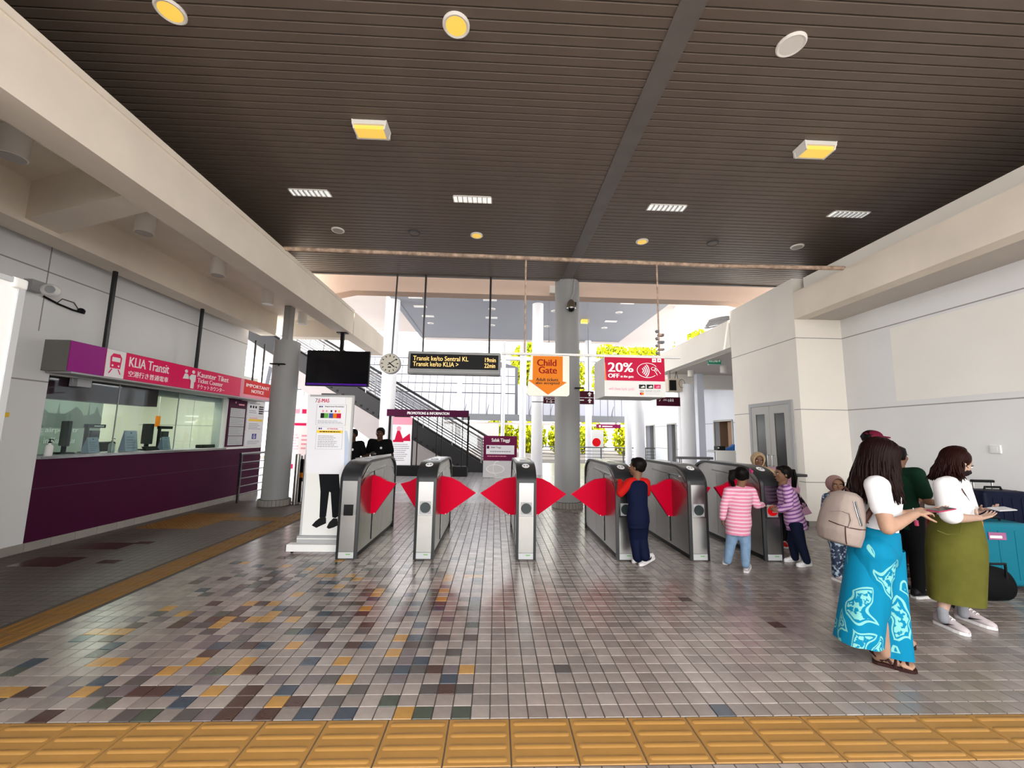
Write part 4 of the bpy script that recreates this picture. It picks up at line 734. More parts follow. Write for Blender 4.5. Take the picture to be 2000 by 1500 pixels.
b = MB(); F.rect(b, s1 + .11, sz0 + .07, 9.6, sz1 - .004, 'sign_red', .005, .006); rp = b.build('red_panel', t); b = MB(); F.text(b, 'IMPORTANT', s1 + .18, sz0 + .23, 9.5, sz0 + .30, 'sign_white', .007, .004); F.text(b, 'NOTICE', s1 + .38, sz0 + .12, 9.3, sz0 + .19, 'sign_white', .007, .004); b.build('lettering', rp)
for y in (5.56, 7.23): b = MB(); b.box(XS - .05, XS - .01, y - .02, y + .02, sz1, 3.59, 'charcoal'); b.build('hanger', t)
for y in (8.9, 9.25): b = MB(); b.box(XS - .05, XS - .02, y - .012, y + .012, sz1, 3.4, 'steel_dark'); b.build('hanger', t)
# office shell
mat('office_wall', (.80, .78, .68), .6); mat('mural', (.20, .245, .22), .6, var=.05, scale=2); mat('mural_dark', (.10, .12, .115), .6)
OX, OY = -8.3, 9.9
for nm, bx_, m_, lb in (('wall_office_back', (OX - .1, OX, 5.0, OY, 0, 2.7), 'office_wall', 'cream back wall of the ticket office behind the glass'), ('wall_office_side', (OX, -5.75, 4.9, 5.0, 0, 2.7), 'office_wall', 'cream near side wall of the ticket office'), ('wall_office_end', (OX, -5.75, OY, OY + .1, 0, 2.7), 'office_wall', 'cream far end wall of the ticket office'), ('ceiling_office', (OX, -5.76, 5.0, OY, 2.56, 2.7), 'white', 'white ceiling of the ticket office'), ('floor_office', (OX, -5.75, 5.0, OY, -.004, 0), 'grey', 'grey floor of the ticket office')):
    mb = MB(); mb.box(*bx_, m_); struct(mb.build(nm), lb)
mb = MB()
for x in (-7.1, -6.25): mb.box(x - .004, x + .004, OY - .003, OY, 0, 2.56, 'groove')
mb.box(OX, -5.75, OY - .003, OY, 1.55, 1.56, 'groove'); struct(mb.build('trim_9'), 'fine joints in the office end wall')
mb = MB(); mb.box(-5.75, XW0, 8.58, 9.95, 1.07, 2.13, 'white'); struct(mb.build('wall_notice'), 'white wall strip carrying the notices right of the ticket windows')
t = thing('office_mural', 'grey green wall mural with a pale city skyline behind the ticket glass', 'mural', (OX, 8.2, 1)); b = MB(); b.box(OX + .001, OX + .02, 6.2, 8.95, .9, 2.4, 'mural'); pn = b.build('mural_panel', t); F = FXp(OX + .02, 6.2, .9); b = MB()
sk_ = [(0, .55), (0, .80), (1.3, .80), (1.42, .92), (1.5, 1.0), (1.6, .92), (1.72, .82), (1.86, .82), (1.88, 1.02), (1.91, .82), (2.0, .82), (2.12, .9), (2.2, .97), (2.3, .9), (2.36, .80), (2.44, .82), (2.46, 1.08), (2.48, .82), (2.58, .86), (2.62, 1.0), (2.68, .86), (2.75, .76), (2.75, .55)]
F.poly(b, sk_, 'mural_dark', .004); b.build('skyline', pn); b = MB(); F.text(b, 'fastest airport tr', 1.25, .44, 2.3, .56, 'light_grey', .005, .003); F.text(b, 'in Kuala Lu', 1.7, .26, 2.25, .37, 'light_grey', .005, .003); b.build('lettering', pn)
ld = bpy.data.lights.new('office_lamp', 'AREA'); ld.shape = 'RECTANGLE'; ld.size = 1.2; ld.size_y = .4; ld.energy = 20; ld.color = (1, .97, .86)
lo = bpy.data.objects.new('office_lamp_light', ld); C.objects.link(lo); lo.location = (-6.9, 8.3, 2.53)
t = thing('office_ceiling_lamp', 'flat white ceiling lamp inside the ticket office', 'lamp', (-6.9, 8.3, 2.56)); b = MB(); b.box(-7.5, -6.3, 8.1, 8.5, 2.54, 2.56, 'white'); b.build('housing', t)
lo.parent = t; lo.matrix_parent_inverse = Matrix.Translation(-Vector((-6.9, 8.3, 2.56)))
# opening in dark purple header, glass, ledge
mb = MB(); mb.box(-5.85, -5.62, 5.2, 7.0, 1.82, 2.13, 'purple_dark'); mb.box(-5.85, -5.62, 7.0, 8.6, 2.02, 2.13, 'grey'); struct(mb.build('trim_10'), 'dark plum header inside the ticket window')
t = thing('ticket_window', 'long ticket office glass screen above the purple counter', 'window', (-5.58, 6.9, 1.1)); ys = (5.2, 6.25, 7.4, 8.58)
for a, c in zip(ys[:-1], ys[1:]): b = MB(); b.box(-5.586, -5.58, a + .006, c - .006, 1.108, 2.13, glass('office_glass', (.78, .86, .83), .04)); b.build('glass_pane', t)
for y in ys[1:3]: b = MB(); b.box(-5.59, -5.576, y - .005, y + .005, 1.108, 2.13, 'light_grey'); b.build('glass_joint', t)
mb = MB(); mb.box(-5.95, -5.46, 5.22, 8.62, 1.07, 1.105, 'light_grey'); mb.box(-5.468, -5.455, 5.22, 8.62, 1.075, 1.10, 'steel_bright'); tag(link('counter_ledge', mb.mesh('counter_ledge')), 'thin pale counter ledge on top of the purple wall', 'ledge')
# things on the ledge
def bottle(px, X, lb, clear=False):
    y = AX(px, 880, X).y; m = 'white_gloss' if not clear else 'clear_plastic'; mat('clear_plastic', (.75, .80, .82), .15)
    t = thing('pump_bottle', lb, 'bottle', (X, y, 1.105)); b = MB(); b.lathe([(.036, 1.105), (.038, 1.115), (.038, 1.215), (.03, 1.235), (.014, 1.245), (.014, 1.26)], (X, y, 0), m, 18); b.build('body', t, True); c = 'black' if not clear else 'white'; b = MB(); b.lathe([(.016, 1.26), (.016, 1.275), (.006, 1.28), (.006, 1.30), (.012, 1.302), (.012, 1.312)], (X, y, 0), c, 12); b.tube([(X, y, 1.307), (X + .03, y, 1.307), (X + .042, y, 1.298)], .006, c, 6); b.build('pump', t)
bottle(95, -5.52, 'white pump bottle with black cap at the near end of the counter'); bottle(217, -5.66, 'clear pump bottle behind the counter glass', True)
mat('card_blue', (.42, .50, .66), .4)
for px, h, w_, lb in ((187, .22, .16, 'small blue notice card nearest the sanitiser bottle'), (259, .32, .22, 'large blue notice card in the middle of the counter'), (328, .22, .16, 'small blue notice card near the card reader stand')):
    X = -5.66; y = AX(px, 865, X).y; t = thing('notice_card', lb, 'sign', (X, y, 1.105), 'blue cards on the ticket counter'); b = MB(); b.prism([(X, y - w_ / 2, 1.107), (X, y + w_ / 2, 1.107), (X - .05, y + w_ / 2, 1.105 + h), (X - .05, y - w_ / 2, 1.105 + h)], (-.004, 0, 0), 'card_blue'); b.prism([(X - .052, y - w_ / 2, 1.105 + h), (X - .052, y + w_ / 2, 1.105 + h), (X - .11, y + w_ / 2, 1.107), (X - .11, y - w_ / 2, 1.107)], (-.004, 0, 0), 'card_blue'); cb = b.build('card', t)
    F = Face((X, y - w_ / 2, 1.107), (0, 1, 0), (-.05, 0, h - .002)); b = MB(); F.lines(b, w_ * .12, h * .1, w_ * .88, h * .75, 5, 'print_grey', .004); F.rect(b, w_ * .45, h * .86, w_ * .55, h * .92, 'navy_print', .004); b.build('print', cb)['kind'] = 'stuff'
def monitor(px, X, lb, wd=.34, ht=.30, rz=.3):
    y = AX(px, 850, X).y; t = thing('counter_monitor', lb, 'monitor', (X, y, 1.105), None, rz); b = MB(); b.box(-.09, .09, -.1, .1, 0, .018, 'black'); link('foot', b.mesh('foot'), t, True); b = MB(); b.box(-.02, .02, -.03, .03, .01, .16, 'black'); link('neck', b.mesh('neck'), t, True); b = MB(); b.box(-.025, .02, -wd / 2, wd / 2, .10, .10 + ht, 'charcoal'); link('screen', bevel(b.mesh('screen'), .008), t, True)
mb = MB(); mb.box(-6.55, -5.95, 5.25, 8.7, 1.0, 1.04, 'grey'); mb.box(-6.5, -6.45, 5.3, 5.35, 0, 1.0, 'grey'); mb.box(-6.5, -6.45, 8.6, 8.65, 0, 1.0, 'grey'); tag(mb.build('office_desk'), 'grey desk behind the ticket window', 'desk')
monitor(128, -5.86, 'dark monitor at the near end of the ticket office', .3, .34, 1.0); monitor(288, -5.86, 'dark monitor beside the orange tag in the ticket office', .28, .34, 1.1)
for px, lb in ((172, 'black scanner stand with a lit bar near the mural'), (313, 'black scanner stand next to the orange tag')):
    X = -5.86; y = AX(px, 850, X).y; t = thing('scanner_stand', lb, 'scanner', (X, y, 1.105), 'scanner stands on the ticket counter'); b = MB(); b.box(X - .06, X + .06, y - .06, y + .06, 1.105, 1.12, 'black'); b.build('foot', t); b = MB(); b.box(X - .015, X + .015, y - .05, y - .01, 1.11, 1.50, 'black'); b.build('post', t); b = MB(); b.box(X - .03, X + .03, y - .05, y + .22, 1.46, 1.51, 'black'); b.build('arm', t); b = MB(); b.box(X + .0, X + .04, y + .01, y + .13, 1.30, 1.42, 'dark_grey'); b.build('scanner_head', t)
    if px < 200: b = MB(); b.box(X + .03, X + .033, y + .04, y + .19, 1.475, 1.495, 'sign_white'); b.build('lit_bar', t)
X = -5.70; y = AX(293, 870, X).y; b = MB(); b.prism([(X + .06, y - .12, 1.106), (X + .06, y + .14, 1.106), (X, y + .13, 1.17), (X, y - .11, 1.17)], (-.05, 0, 0), 'charcoal'); tag(link('card_terminal', b.mesh('card_terminal')), 'sloped dark card terminal on the ticket counter', 'terminal')
X = -5.72; y = AX(403, 865, X).y; b = MB(); b.box(X - .08, X + .06, y - .18, y + .18, 1.106, 1.17, 'charcoal'); tag(link('receipt_printer', bevel(b.mesh('receipt_printer'), .01)), 'flat black receipt printer at the far end of the counter', 'printer')
X = -6.9; q = AX(308, 822, X); b = MB(); b.box(X, X + .004, q.y - .06, q.y + .06, q.z - .12, q.z + .1, 'orange'); t = thing('orange_tag', 'orange paper tag hanging inside the ticket office', 'tag', (X, q.y, q.z)); b.build('paper', t); b = MB(); b.cyl((X, q.y, q.z + .1), (X, q.y, 2.56), .004, 'grey', n=5); b.build('string', t)
X = -6.75; q = AX(222, 860, X); t = thing('office_chair', 'black office chair behind the ticket counter', 'chair', (X, q.y, 0)); b = MB(); b.box(-.24, .24, -.24, .24, .46, .54, 'black'); sm_ = bevel(b.mesh('seat'), .03); o = link('seat', sm_, t, True); b = MB(); b.box(-.22, -.16, -.24, .24, .6, 1.22, 'black'); o = link('backrest', bevel(b.mesh('backrest'), .028), t, True); b = MB(); b.box(-.22, -.18, -.03, .03, .48, .7, 'black'); link('back_bracket', b.mesh('back_bracket'), t, True); b = MB(); b.cyl((0, 0, .06), (0, 0, .48), .03, 'dark_grey'); link('gas_column', b.mesh('gas_column'), t, True)
for k in range(5): a = 2 * PI * k / 5; b = MB(); b.bar((0, 0, .08), (.28 * math.cos(a), .28 * math.sin(a), .045), .05, .03, 'black'); b.ball((.28 * math.cos(a), .28 * math.sin(a), .03), .03, .03, .03, 'black', 8, 6); link('leg', b.mesh('leg'), t, True)
X = -5.52; q = AX(150, 748, X); t = thing('speaker_box', 'small white intercom box under the plum window header', 'intercom', (X, q.y, q.z)); b = MB(); b.box(X - .05, X + .06, q.y - .05, q.y + .14, q.z - .05, q.z + .06, 'light_grey'); link('case', bevel(b.mesh('case'), .008), t); b = MB(); b.tube([(X, q.y - .05, q.z), (X, q.y - .08, q.z + .1), (X, q.y + .0, 2.13)], .009, 'light_grey', 6); b.build('cable_conduit', t)
# notices on the wall right of the window
X = XW0; t = thing('notice_board', 'plum notice board with four grey sheets at the end of the counter', 'notice board', (X, 8.9, 1.12)); b = MB(); b.box(X + .001, X + .02, 8.62, 9.22, 1.12, 2.1, 'purple'); bp_ = b.build('board', t); F = FXp(X + .02, 8.62, 1.12)
for k in range(4): b = MB(); F.rect(b, .05, .03 + k * .195, .54, .215 + k * .195, 'light_grey', .004, .003); sh = b.build('sheet', t); b = MB(); F.lines(b, .08, .05 + k * .195, .5, .2 + k * .195, 4, 'print_grey', .005, .3); b.build('print', sh)['kind'] = 'stuff'
b = MB(); F.rect(b, .3, .87, .5, .90, 'print_pink', .004); F.ell(b, .2, .92, .02, .02, 'print_pink', .004, n=8); b.build('header_print', bp_)
for k, (z0, z1, lb) in enumerate(((1.12, 1.42, 'white wheelchair notice above the end of the purple wall'), (1.45, 1.76, 'white notice with a yellow band above the wheelchair notice'), (1.79, 2.1, 'white notice with small dark icons under the red sign'))):
    t = thing('wall_notice', lb, 'notice', (X, 9.55, z0), 'white notices by the left column'); b = MB(); b.box(X, X + .012, 9.27, 9.92, z0, z1, 'print_white'); pn = b.build('sheet', t); F = FXp(X + .012, 9.27, z0); b = MB()
    if k == 0:
        F.rect(b, .24, .15, .41, .27, 'navy_print', .003); F.arc(b, .32, .20, .035, .03, 2.2, 6.4, .012, 'sign_white', .005); F.ell(b, .315, .253, .012, .010, 'sign_white', .005, n=8); F.line(b, .315, .245, .325, .205, .014, 'sign_white', .005); F.line(b, .325, .205, .36, .2, .012, 'sign_white', .005); F.lines(b, .08, .03, .6, .12, 3, 'print_grey', .003)
    elif k == 1: F.rect(b, .06, .22, .6, .27, 'yellow', .003); F.rect(b, .1, .285, .4, .3, 'print_pink', .003); F.lines(b, .08, .03, .6, .18, 4, 'print_grey', .003)
    else:
        for j in range(3): F.ell(b, .1 + j * .1, .2, .032, .03, 'print_dark', .003, n=10)
        F.lines(b, .42, .04, .62, .24, 4, 'print_dark', .003, .6); F.lines(b, .05, .05, .35, .13, 2, 'print_grey', .003); F.rect(b, .05, .27, .45, .285, 'print_grey', .003)
    b.build('print', pn)['kind'] = 'stuff'
t = thing('queue_railing', 'dark six bar railing in front of the end of the purple counter', 'railing', (-5.2, 9.3, 0))
for y in (8.72, 9.82): b = MB(); b.box(-5.22, -5.18, y - .02, y + .02, 0, 1.0, 'steel_dark'); b.build('post', t)
for k, z in enumerate((.98, .80, .64, .48, .32, .16)): b = MB(); b.cyl((-5.2, 8.68, z), (-5.2, 9.9, z), .028 if k == 0 else .012, 'steel_dark', n=8); b.build('rail', t)
# ================================================================== HANGING THINGS
YP = 5.92
b = MB(); pts = [(-3.2, YP, 4.15), (-1.5, YP, 4.14), (.4, YP, 4.125), (1.5, YP, 4.115), (3.4, YP, 4.10), (5.34, YP - .06, 4.10)]
b.tube(pts, .032, 'rust', 10); t = thing('rusty_pipe', 'long rusty horizontal pipe resting on the two concrete beams', 'pipe', (1, YP, 4.15)); b.build('pipe', t, True)
b = MB(); xa, xc = .06, 2.73; b.box(xa, xc, YP - .02, YP + .02, 2.625, 2.66, 'white'); t2 = thing('sign_hanger', 'white hanging bar with two thin rods carrying the orange and red signs', 'sign hanger', (1.4, YP, 2.64)); b.build('bar', t2)
for px in (1026, 1285): x = AY(px, 600, YP).x; b = MB(); b.cyl((x, YP, 2.65), (x, YP, 4.095), .013, 'rust', n=8); b.build('rod', t2)
x = AY(1285, 600, YP).x; t = thing('clamp_cluster', 'stack of rusty clamps on the right hanging rod', 'clamp', (x, YP, 2.66)); rg2 = random.Random(3)
for k in range(7):
    z = 2.70 + k * .055; b = MB(); s_ = 1 if k % 2 else -1; b.box(x - .012, x + .018 + s_ * .05, YP - .04, YP + .03, z - .015, z + .018, 'rust' if k % 3 else 'steel_dark'); b.cyl((x + s_ * .045, YP - .045, z), (x + s_ * .045, YP - .015, z), .018, 'steel_dark', n=8); b.build('clamp', t)
# child gate sign
q0, q1 = .50, 1.06; t = thing('child_gate_sign', 'cream hanging sign with a big orange down arrow saying child gate', 'sign', (.78, YP, 2.04)); mat('sign_cream', (.80, .76, .66), .5)
b = MB(); me = b.prism([(q0 + .0, YP - .02, 2.63), (q0 - .06, YP - .02, 2.05), (q0 - .03, YP - .02, 2.025), (q1 - .03, YP - .02, 2.025), (q1, YP - .02, 2.05), (q1, YP - .02, 2.63)], (0, .04, 0), 'sign_cream').mesh('board'); bo = link('board', me, t)
F = FY(0, YP - .02, 0); b = MB(); ar = [AY(px, py, YP - .02) for px, py in ((1041, 695), (1099, 696), (1099, 745), (1107, 747), (1070, 771), (1031, 742), (1040, 742))]; F.poly(b, [(p.x, p.z) for p in ar], 'orange', .003); aw = b.build('arrow', bo)
def fit(F, b, s, px0, py0, px1, py1, Y, m, d=.005, bold=0): a = AY(px0, py1, Y); c = AY(px1, py0, Y); F.text(b, s, a.x, a.z, c.x, c.z, m, d, bold)
mat('sign_text_red', (.26, .004, .002), .5, spec=.1); b = MB(); fit(F, b, 'Child', 1049, 703, 1086, 715, YP, 'sign_text_red', .005, .004); fit(F, b, 'Gate', 1052, 717, 1087, 729.5, YP, 'sign_text_red', .005, .004); fit(F, b, 'Adult tickets', 1047, 739, 1089.5, 744.5, YP, 'print_dark', .005, .0015); fit(F, b, 'also accepted', 1046, 746, 1092, 752, YP, 'print_dark', .005, .0015); b.build('lettering', aw)
# advert box
xa, xc = 1.58, 2.485; z0, z1 = 2.04, 2.625; t = thing('advert_box', 'red and white hanging advert box offering twenty percent off', 'sign', ((xa + xc) / 2, YP, z0)); Y0 = YP - .02
b = MB(); b.prism([(xa, Y0, z0), (xc, Y0, z0), (xc, Y0, z1), (xa, Y0, z1)], (0, .62, 0), 'white'); bo = b.build('box', t); F = FY(xa, Y0, z0); W_, H_ = xc - xa, z1 - z0; b = MB(); F.rect(b, .004, H_ * .40, W_ - .004, H_ - .004, 'ad_red', .003); rd = b.build('red_field', bo)
mat('ad_orange', (.85, .16, .03), .5); b = MB(); F.poly(b, [(.004, H_ * .4), (.03, H_ * .4), (.012, H_ * .85), (.004, H_ * .85)], 'ad_orange', .004); fit(F2 := FY(0, Y0, 0), b, '20%', 1188, 709, 1236, 726, Y0, 'sign_white', .005, .006); fit(F2, b, 'OFF', 1188, 730, 1209, 737.5, Y0, 'sign_white', .005, .004); fit(F2, b, 'at the gate', 1212, 733.5, 1237, 738.5, Y0, 'sign_white', .005, .002); b.build('lettering', rd)
b = MB(); c = AY(1267, 723.5, Y0); F2.arc(b, c.x - .02, c.z, .155, .108, .55, 5.55, .008, 'sign_white', .005, 28)
for k in range(4): F2.arc(b, c.x - .15, c.z - .005, .07 + .028 * k, .045 + .030 * k, -.75, .75, .014, 'sign_white', .005, 8)
h = AY(1273, 721, Y0); F2.arc(b, h.x + .02, h.z + .005, .03, .022, 0, 2 * PI, .008, 'sign_white', .005, 12)
for a0, c0, a1, c1 in ((.02, .03, .07, .01), (.07, .01, .13, -.07), (.03, -.015, .06, -.05), (.06, -.05, .08, -.09), (.05, .0, .075, -.03)): F2.line(b, h.x + a0, h.z + c0, h.x + a1, h.z + c1, .009, 'sign_white', .005)
b.build('tap_card_icon', rd)
b = MB(); 
for px in (1273.5, 1283.5): a = AY(px, 707.5, Y0); F2.rect(b, a.x, a.z, a.x + .06, a.z + .055, 'sign_white', .005); F2.rect(b, a.x + .02, a.z + .02, a.x + .04, a.z + .035, 'ad_red', .006)
b.build('corner_marks', rd)['kind'] = 'stuff'
b = MB(); fit(F2, b, 'with these bank cards!', 1189, 757, 1239, 761.5, Y0, 'print_pink', .004)
for px, m in ((1248, 'print_dark'), (1263, 'print_dark'), (1277.5, 'magenta')): a = AY(px, 759, Y0); F2.rect(b, a.x, a.z, a.x + .098, a.z + .06, m, .004); F2.poly(b, [(a.x + .02, a.z + .02), (a.x + .07, a.z + .045), (a.x + .09, a.z + .02), (a.x + .05, a.z + .01)], 'sign_cream' if m == 'print_dark' else 'print_pink', .006)
fit(F2, b, 'VISA', 1249.5, 762.5, 1257.5, 765.5, Y0, 'print_dark', .004); fit(F2, b, 'BANK ISLAM', 1261, 762, 1289, 766, Y0, 'light_grey', .004); a = AY(1252, 769, Y0); F2.ell(b, a.x, a.z, .02, .02, 'ad_red', .004, n=12); F2.ell(b, a.x + .022, a.z, .02, .02, 'orange', .005, n=12); F2.line(b, a.x + .07, a.z, a.x + .28, a.z, .004, 'light_grey', .004); b.build('payment_marks', bo)['kind'] = 'stuff'
# clock
YK = 8.42; q = AY(761.5, 710, YK); t = thing('hanging_clock', 'round white station clock on a rod beside the departure display', 'clock', (q.x, YK, q.z)); r = .212
b = MB(); b.cyl((q.x, YK, q.z), (q.x, YK + .1, q.z), r, 'light_grey', n=40); b.build('case', t, True); b = MB(); b.cyl((q.x, YK - .012, q.z), (q.x, YK, q.z), r * .93, 'sign_cream', n=40); fc = b.build('dial', t); F = FY(q.x, YK - .012, q.z)
for k in range(12): a = k * PI / 6; b = MB(); F.line(b, r * .66 * math.sin(a), r * .66 * math.cos(a), r * .84 * math.sin(a), r * .84 * math.cos(a), .018, 'black', .003); b.build('hour_mark', fc)
b = MB(); F.line(b, -.05 * .8, -.04 * .8, .165 * math.cos(.62), .165 * math.sin(.62), .014, 'black', .005); b.build('minute_hand', fc); b = MB(); F.line(b, -.02, .02, .10, -.075, .022, 'black', .006); b.build('hour_hand', fc); b = MB(); F.rect(b, -.035, -.09, .03, -.065, 'black', .003); b.build('maker_mark', fc)
b = MB(); xt = AZ(768, 542, ZC).x; b.cyl((q.x + .02, YK + .05, q.z + r - .01), (q.x + .05, YK + .05, ZC), .018, 'steel_dark', n=8); b.build('rod', t)
# led display
YD = 8.38; xa, xc = AY(796, 706, YD).x, AY(978, 712, YD).x; zt, zb = AY(887, 687, YD).z, AY(887, 731.5, YD).z; t = thing('departure_display', 'grey framed departure display with two amber text lines', 'display', ((xa + xc) / 2, YD, zb))
b = MB(); b.box(xa, xc, YD, YD + .22, zb, zt, 'grey'); link('case', bevel(b.mesh('case'), .03), t); b = MB(); b.box(xa + .06, xc - .05, YD - .012, YD + .01, zb + .11, zt - .06, 'black'); sc = b.build('screen', t)
for a0, b0, a1, b1 in ((xa + .02, zb + .03, xc - .02, zb + .075), (xa + .02, zb + .085, xc - .02, zb + .105), (xa + .02, zt - .06, xc - .02, zt - .03)): b = MB(); b.box(a0, a1, YD - .015, YD, b0, b1, 'light_grey'); b.build('frame_bar', t)
hh = zt - zb; F = FY(xa, YD - .012, zb); W_ = xc - xa
for s, u0, u1, v0, v1 in (('Transit ke/to Sentral KL', .06, .65, .58, .78), ('19min', .83, .945, .57, .76), ('Transit ke/to KLIA >', .06, .545, .33, .53), ('22min', .825, .94, .32, .51)): b = MB(); F.text(b, s, W_ * u0, hh * v0, W_ * u1, hh * v1, 'led', .004, .001); b.build('lettering', sc)
for px in (829, 957): x = AY(px, 620, YD + .1).x; b = MB(); b.cyl((x, YD + .09, zt - .02), (x, YD + .09, ZC), .022, 'steel_dark', n=8); b.build('rod', t)
# television
YT = 8.75; xa, xc = AY(598, 718, YT).x, AY(721, 720, YT).x; zt, zb = AY(660, 685, YT).z, AY(660, 754.5, YT).z; t = thing('hanging_television', 'black hanging television showing a dark screen under the left beam', 'television', ((xa + xc) / 2, YT, zb))
mat('tv_screen', (.006, .004, .010), .12, emit=(.10, .02, .30), estr=.0); b = MB(); b.box(xa, xc, YT, YT + .07, zb, zt, 'black'); link('case', bevel(b.mesh('case'), .008), t); b = MB(); b.box(xa + .015, xc - .015, YT - .003, YT + .002, zb + .02, zt - .015, 'black_gloss'); b.build('screen', t)
mat('violet_glow', (.03, .005, .10), .2, emit=(.12, .02, .45), estr=.12); b = MB(); b.box(xa + .03, xc - .03, YT - .005, YT - .001, zb + .022, zb + .06, 'violet_glow'); b.build('status_strip', t)
x = AX(668, 660, -3.36).x; b = MB(); b.box(x - .035, x + .035, YT + .03, YT + .09, zt - .05, 3.6, 'black'); b.box(x - .12, x + .1, YT - .0, YT + .13, 3.585, 3.6, 'black'); b.build('ceiling_mount', t)
# dome camera on the middle column
q = AY(1115, 597, 8.33); t = thing('dome_camera', 'bronze dome camera on the middle grey column', 'camera', (q.x, 8.33, q.z)); mat('bronze', (.20, .165, .12), .4, metal=.5)
b = MB(); b.lathe([(.03, .12), (.05, .10), (.085, .04), (.095, -.04), (.105, -.05), (.105, -.065)], (q.x, 8.30, q.z), 'bronze', 24); b.build('housing', t, True); b = MB(); b.ball((q.x, 8.30, q.z - .07), .085, .085, .075, 'black_gloss', 20, 10); b.build('dome', t, True); b = MB(); b.lathe([(.092, -.055), (.098, -.06), (.092, -.082), (.088, -.08)], (q.x, 8.30, q.z), 'steel_bright', 24); b.build('ring', t, True)
b = MB(); b.box(q.x + .05, q.x + .11, 8.30, 8.40, q.z + .0, q.z + .07, 'black'); b.build('arm', t); b = MB(); b.tube([(q.x, 8.30, q.z + .11), (q.x + .01, 8.30, q.z + .18), (q.x + .06, 8.34, q.z + .28), (q.x + .08, 8.37, q.z + .5), (q.x + .10, 8.39, ZC - .02)], .012, 'light_grey', 6); b.build('conduit', t)
# wall camera at the left
q = AX(95, 567, XW0 + .12); X = XW0; t = thing('wall_camera', 'white round camera on a bracket high on the left wall', 'camera', (X, q.y, q.z)); b = MB(); b.box(X, X + .10, q.y - .16, q.y - .02, q.z - .05, q.z + .08, 'grey'); b.build('bracket_box', t); b = MB(); b.ball((X + .14, q.y, q.z), .10, .085, .075, 'white_gloss', 20, 12); b.build('body', t, True); b = MB(); b.cyl((X + .19, q.y - .055, q.z - .005), (X + .215, q.y - .075, q.z - .008), .042, 'black_gloss', n=20); b.build('lens', t)
b = MB(); b.tube([(X + .02, q.y + .05, q.z - .06), (X + .02, q.y + .22, q.z - .10), (X + .02, q.y + .40, q.z - .12), (X + .02, q.y + .55, q.z - .12)], .012, 'black', 6); b.tube([(X + .02, q.y + .2, q.z - .1), (X + .02, q.y + .26, q.z - .02), (X + .02, q.y + .4, q.z - .02), (X + .02, q.y + .48, q.z - .1)], .005, 'black', 5); b.ball((X + .03, q.y + .5, q.z - .10), .03, .05, .035, 'black', 10, 6); b.build('cable', t)
q = AX(9, 809, XW0); b = MB(); b.box(XW0, XW0 + .02, q.y - .04, q.y + .03, q.z - .03, q.z + .02, 'yellow'); tag(link('wall_tag', bevel(b.mesh('wall_tag'), .004)), 'tiny brown tag on the left wall near the whiteboard', 'tag')
# whiteboard at the left edge
q = AZ(49, 550, 2.2); X = q.x; t = thing('whiteboard', 'tall whiteboard with aluminium frame cut by the left edge', 'whiteboard', (X, q.y - .5, 0)); y1_ = q.y
b = MB(); b.box(X - .012, X + .004, y1_ - 1.1, y1_ - .01, .55, 2.19, 'white_gloss'); b.build('board', t)
for nm, a in (('frame_bar', (X - .02, X + .012, y1_ - .03, y1_, .53, 2.17)), ('frame_bar', (X - .02, X + .012, y1_ - 1.12, y1_ - .03, 2.175, 2.2)), ('frame_bar', (X - .02, X + .012, y1_ - 1.12, y1_, .52, .55))): b = MB(); b.box(*a, 'light_grey'); b.build(nm, t)
b = MB(); b.box(X - .026, X + .018, y1_ - .06, y1_ + .006, 2.15, 2.206, 'white'); link('corner_cap', bevel(b.mesh('corner_cap'), .014, 3), t)
for y in (y1_ - .12, y1_ - 1.0): b = MB(); b.box(X - .02, X + .0, y - .02, y + .02, .03, .55, 'light_grey'); b.box(X - .22, X + .2, y - .025, y + .025, 0, .035, 'light_grey'); b.build('leg', t)
# exit sign under the corridor soffit
q = AX(1396, 704, 5.72); t = thing('exit_sign', 'green exit sign with white lettering under the corridor soffit', 'sign', (q.x, q.y, q.z)); mat('exit_green', (.015, .11, .06), .4, emit=(.02, .22, .12), estr=.12)
b = MB(); b.box(q.x - .17, q.x + .17, q.y, q.y + .05, q.z - .10, q.z + .07, 'exit_green'); bo = b.build('panel', t); F = FY(q.x - .17, q.y, q.z - .10); b = MB(); F.text(b, 'KELUAR', .02, .05, .25, .125, 'sign_white', .004, .003); F.poly(b, [(.26, .075), (.26, .10), (.285, .10), (.285, .125), (.325, .088), (.285, .05), (.285, .075)], 'sign_white', .004); b.build('lettering', bo); b = MB(); b.box(q.x - .19, q.x + .19, q.y - .03, q.y + .08, q.z + .07, q.z + .15, 'light_grey'); b.build('housing', t); b = MB(); b.box(q.x - .17, q.x + .17, q.y - .01, q.y + .05, q.z - .125, q.z - .1, 'light_grey'); b.build('lower_edge', t); b = MB(); b.box(q.x - .02, q.x + .02, q.y, q.y + .04, q.z + .15, 3.5, 'grey'); b.build('stem', t)
for px, py, lb in ((1349, 735, 'cream cylinder lamp beside the hanging fan box'), (1413, 727, 'small cream lamp below the exit sign')):
    q = AZ(px, py, 3.32); t = thing('corridor_lamp', lb, 'downlight', (q.x, q.y, 3.5), 'cream lamps in the corridor'); b = MB(); b.lathe([(.07, 3.3), (.085, 3.31), (.085, 3.5)], (q.x, q.y, 0), 'wall_cream', 20); b.build('housing', t, True); b = MB(); b.lathe([(.03, 3.292), (.05, 3.294), (.05, 3.31)], (q.x, q.y, 0), 'lamp_white', 12); b.build('bulb', t)
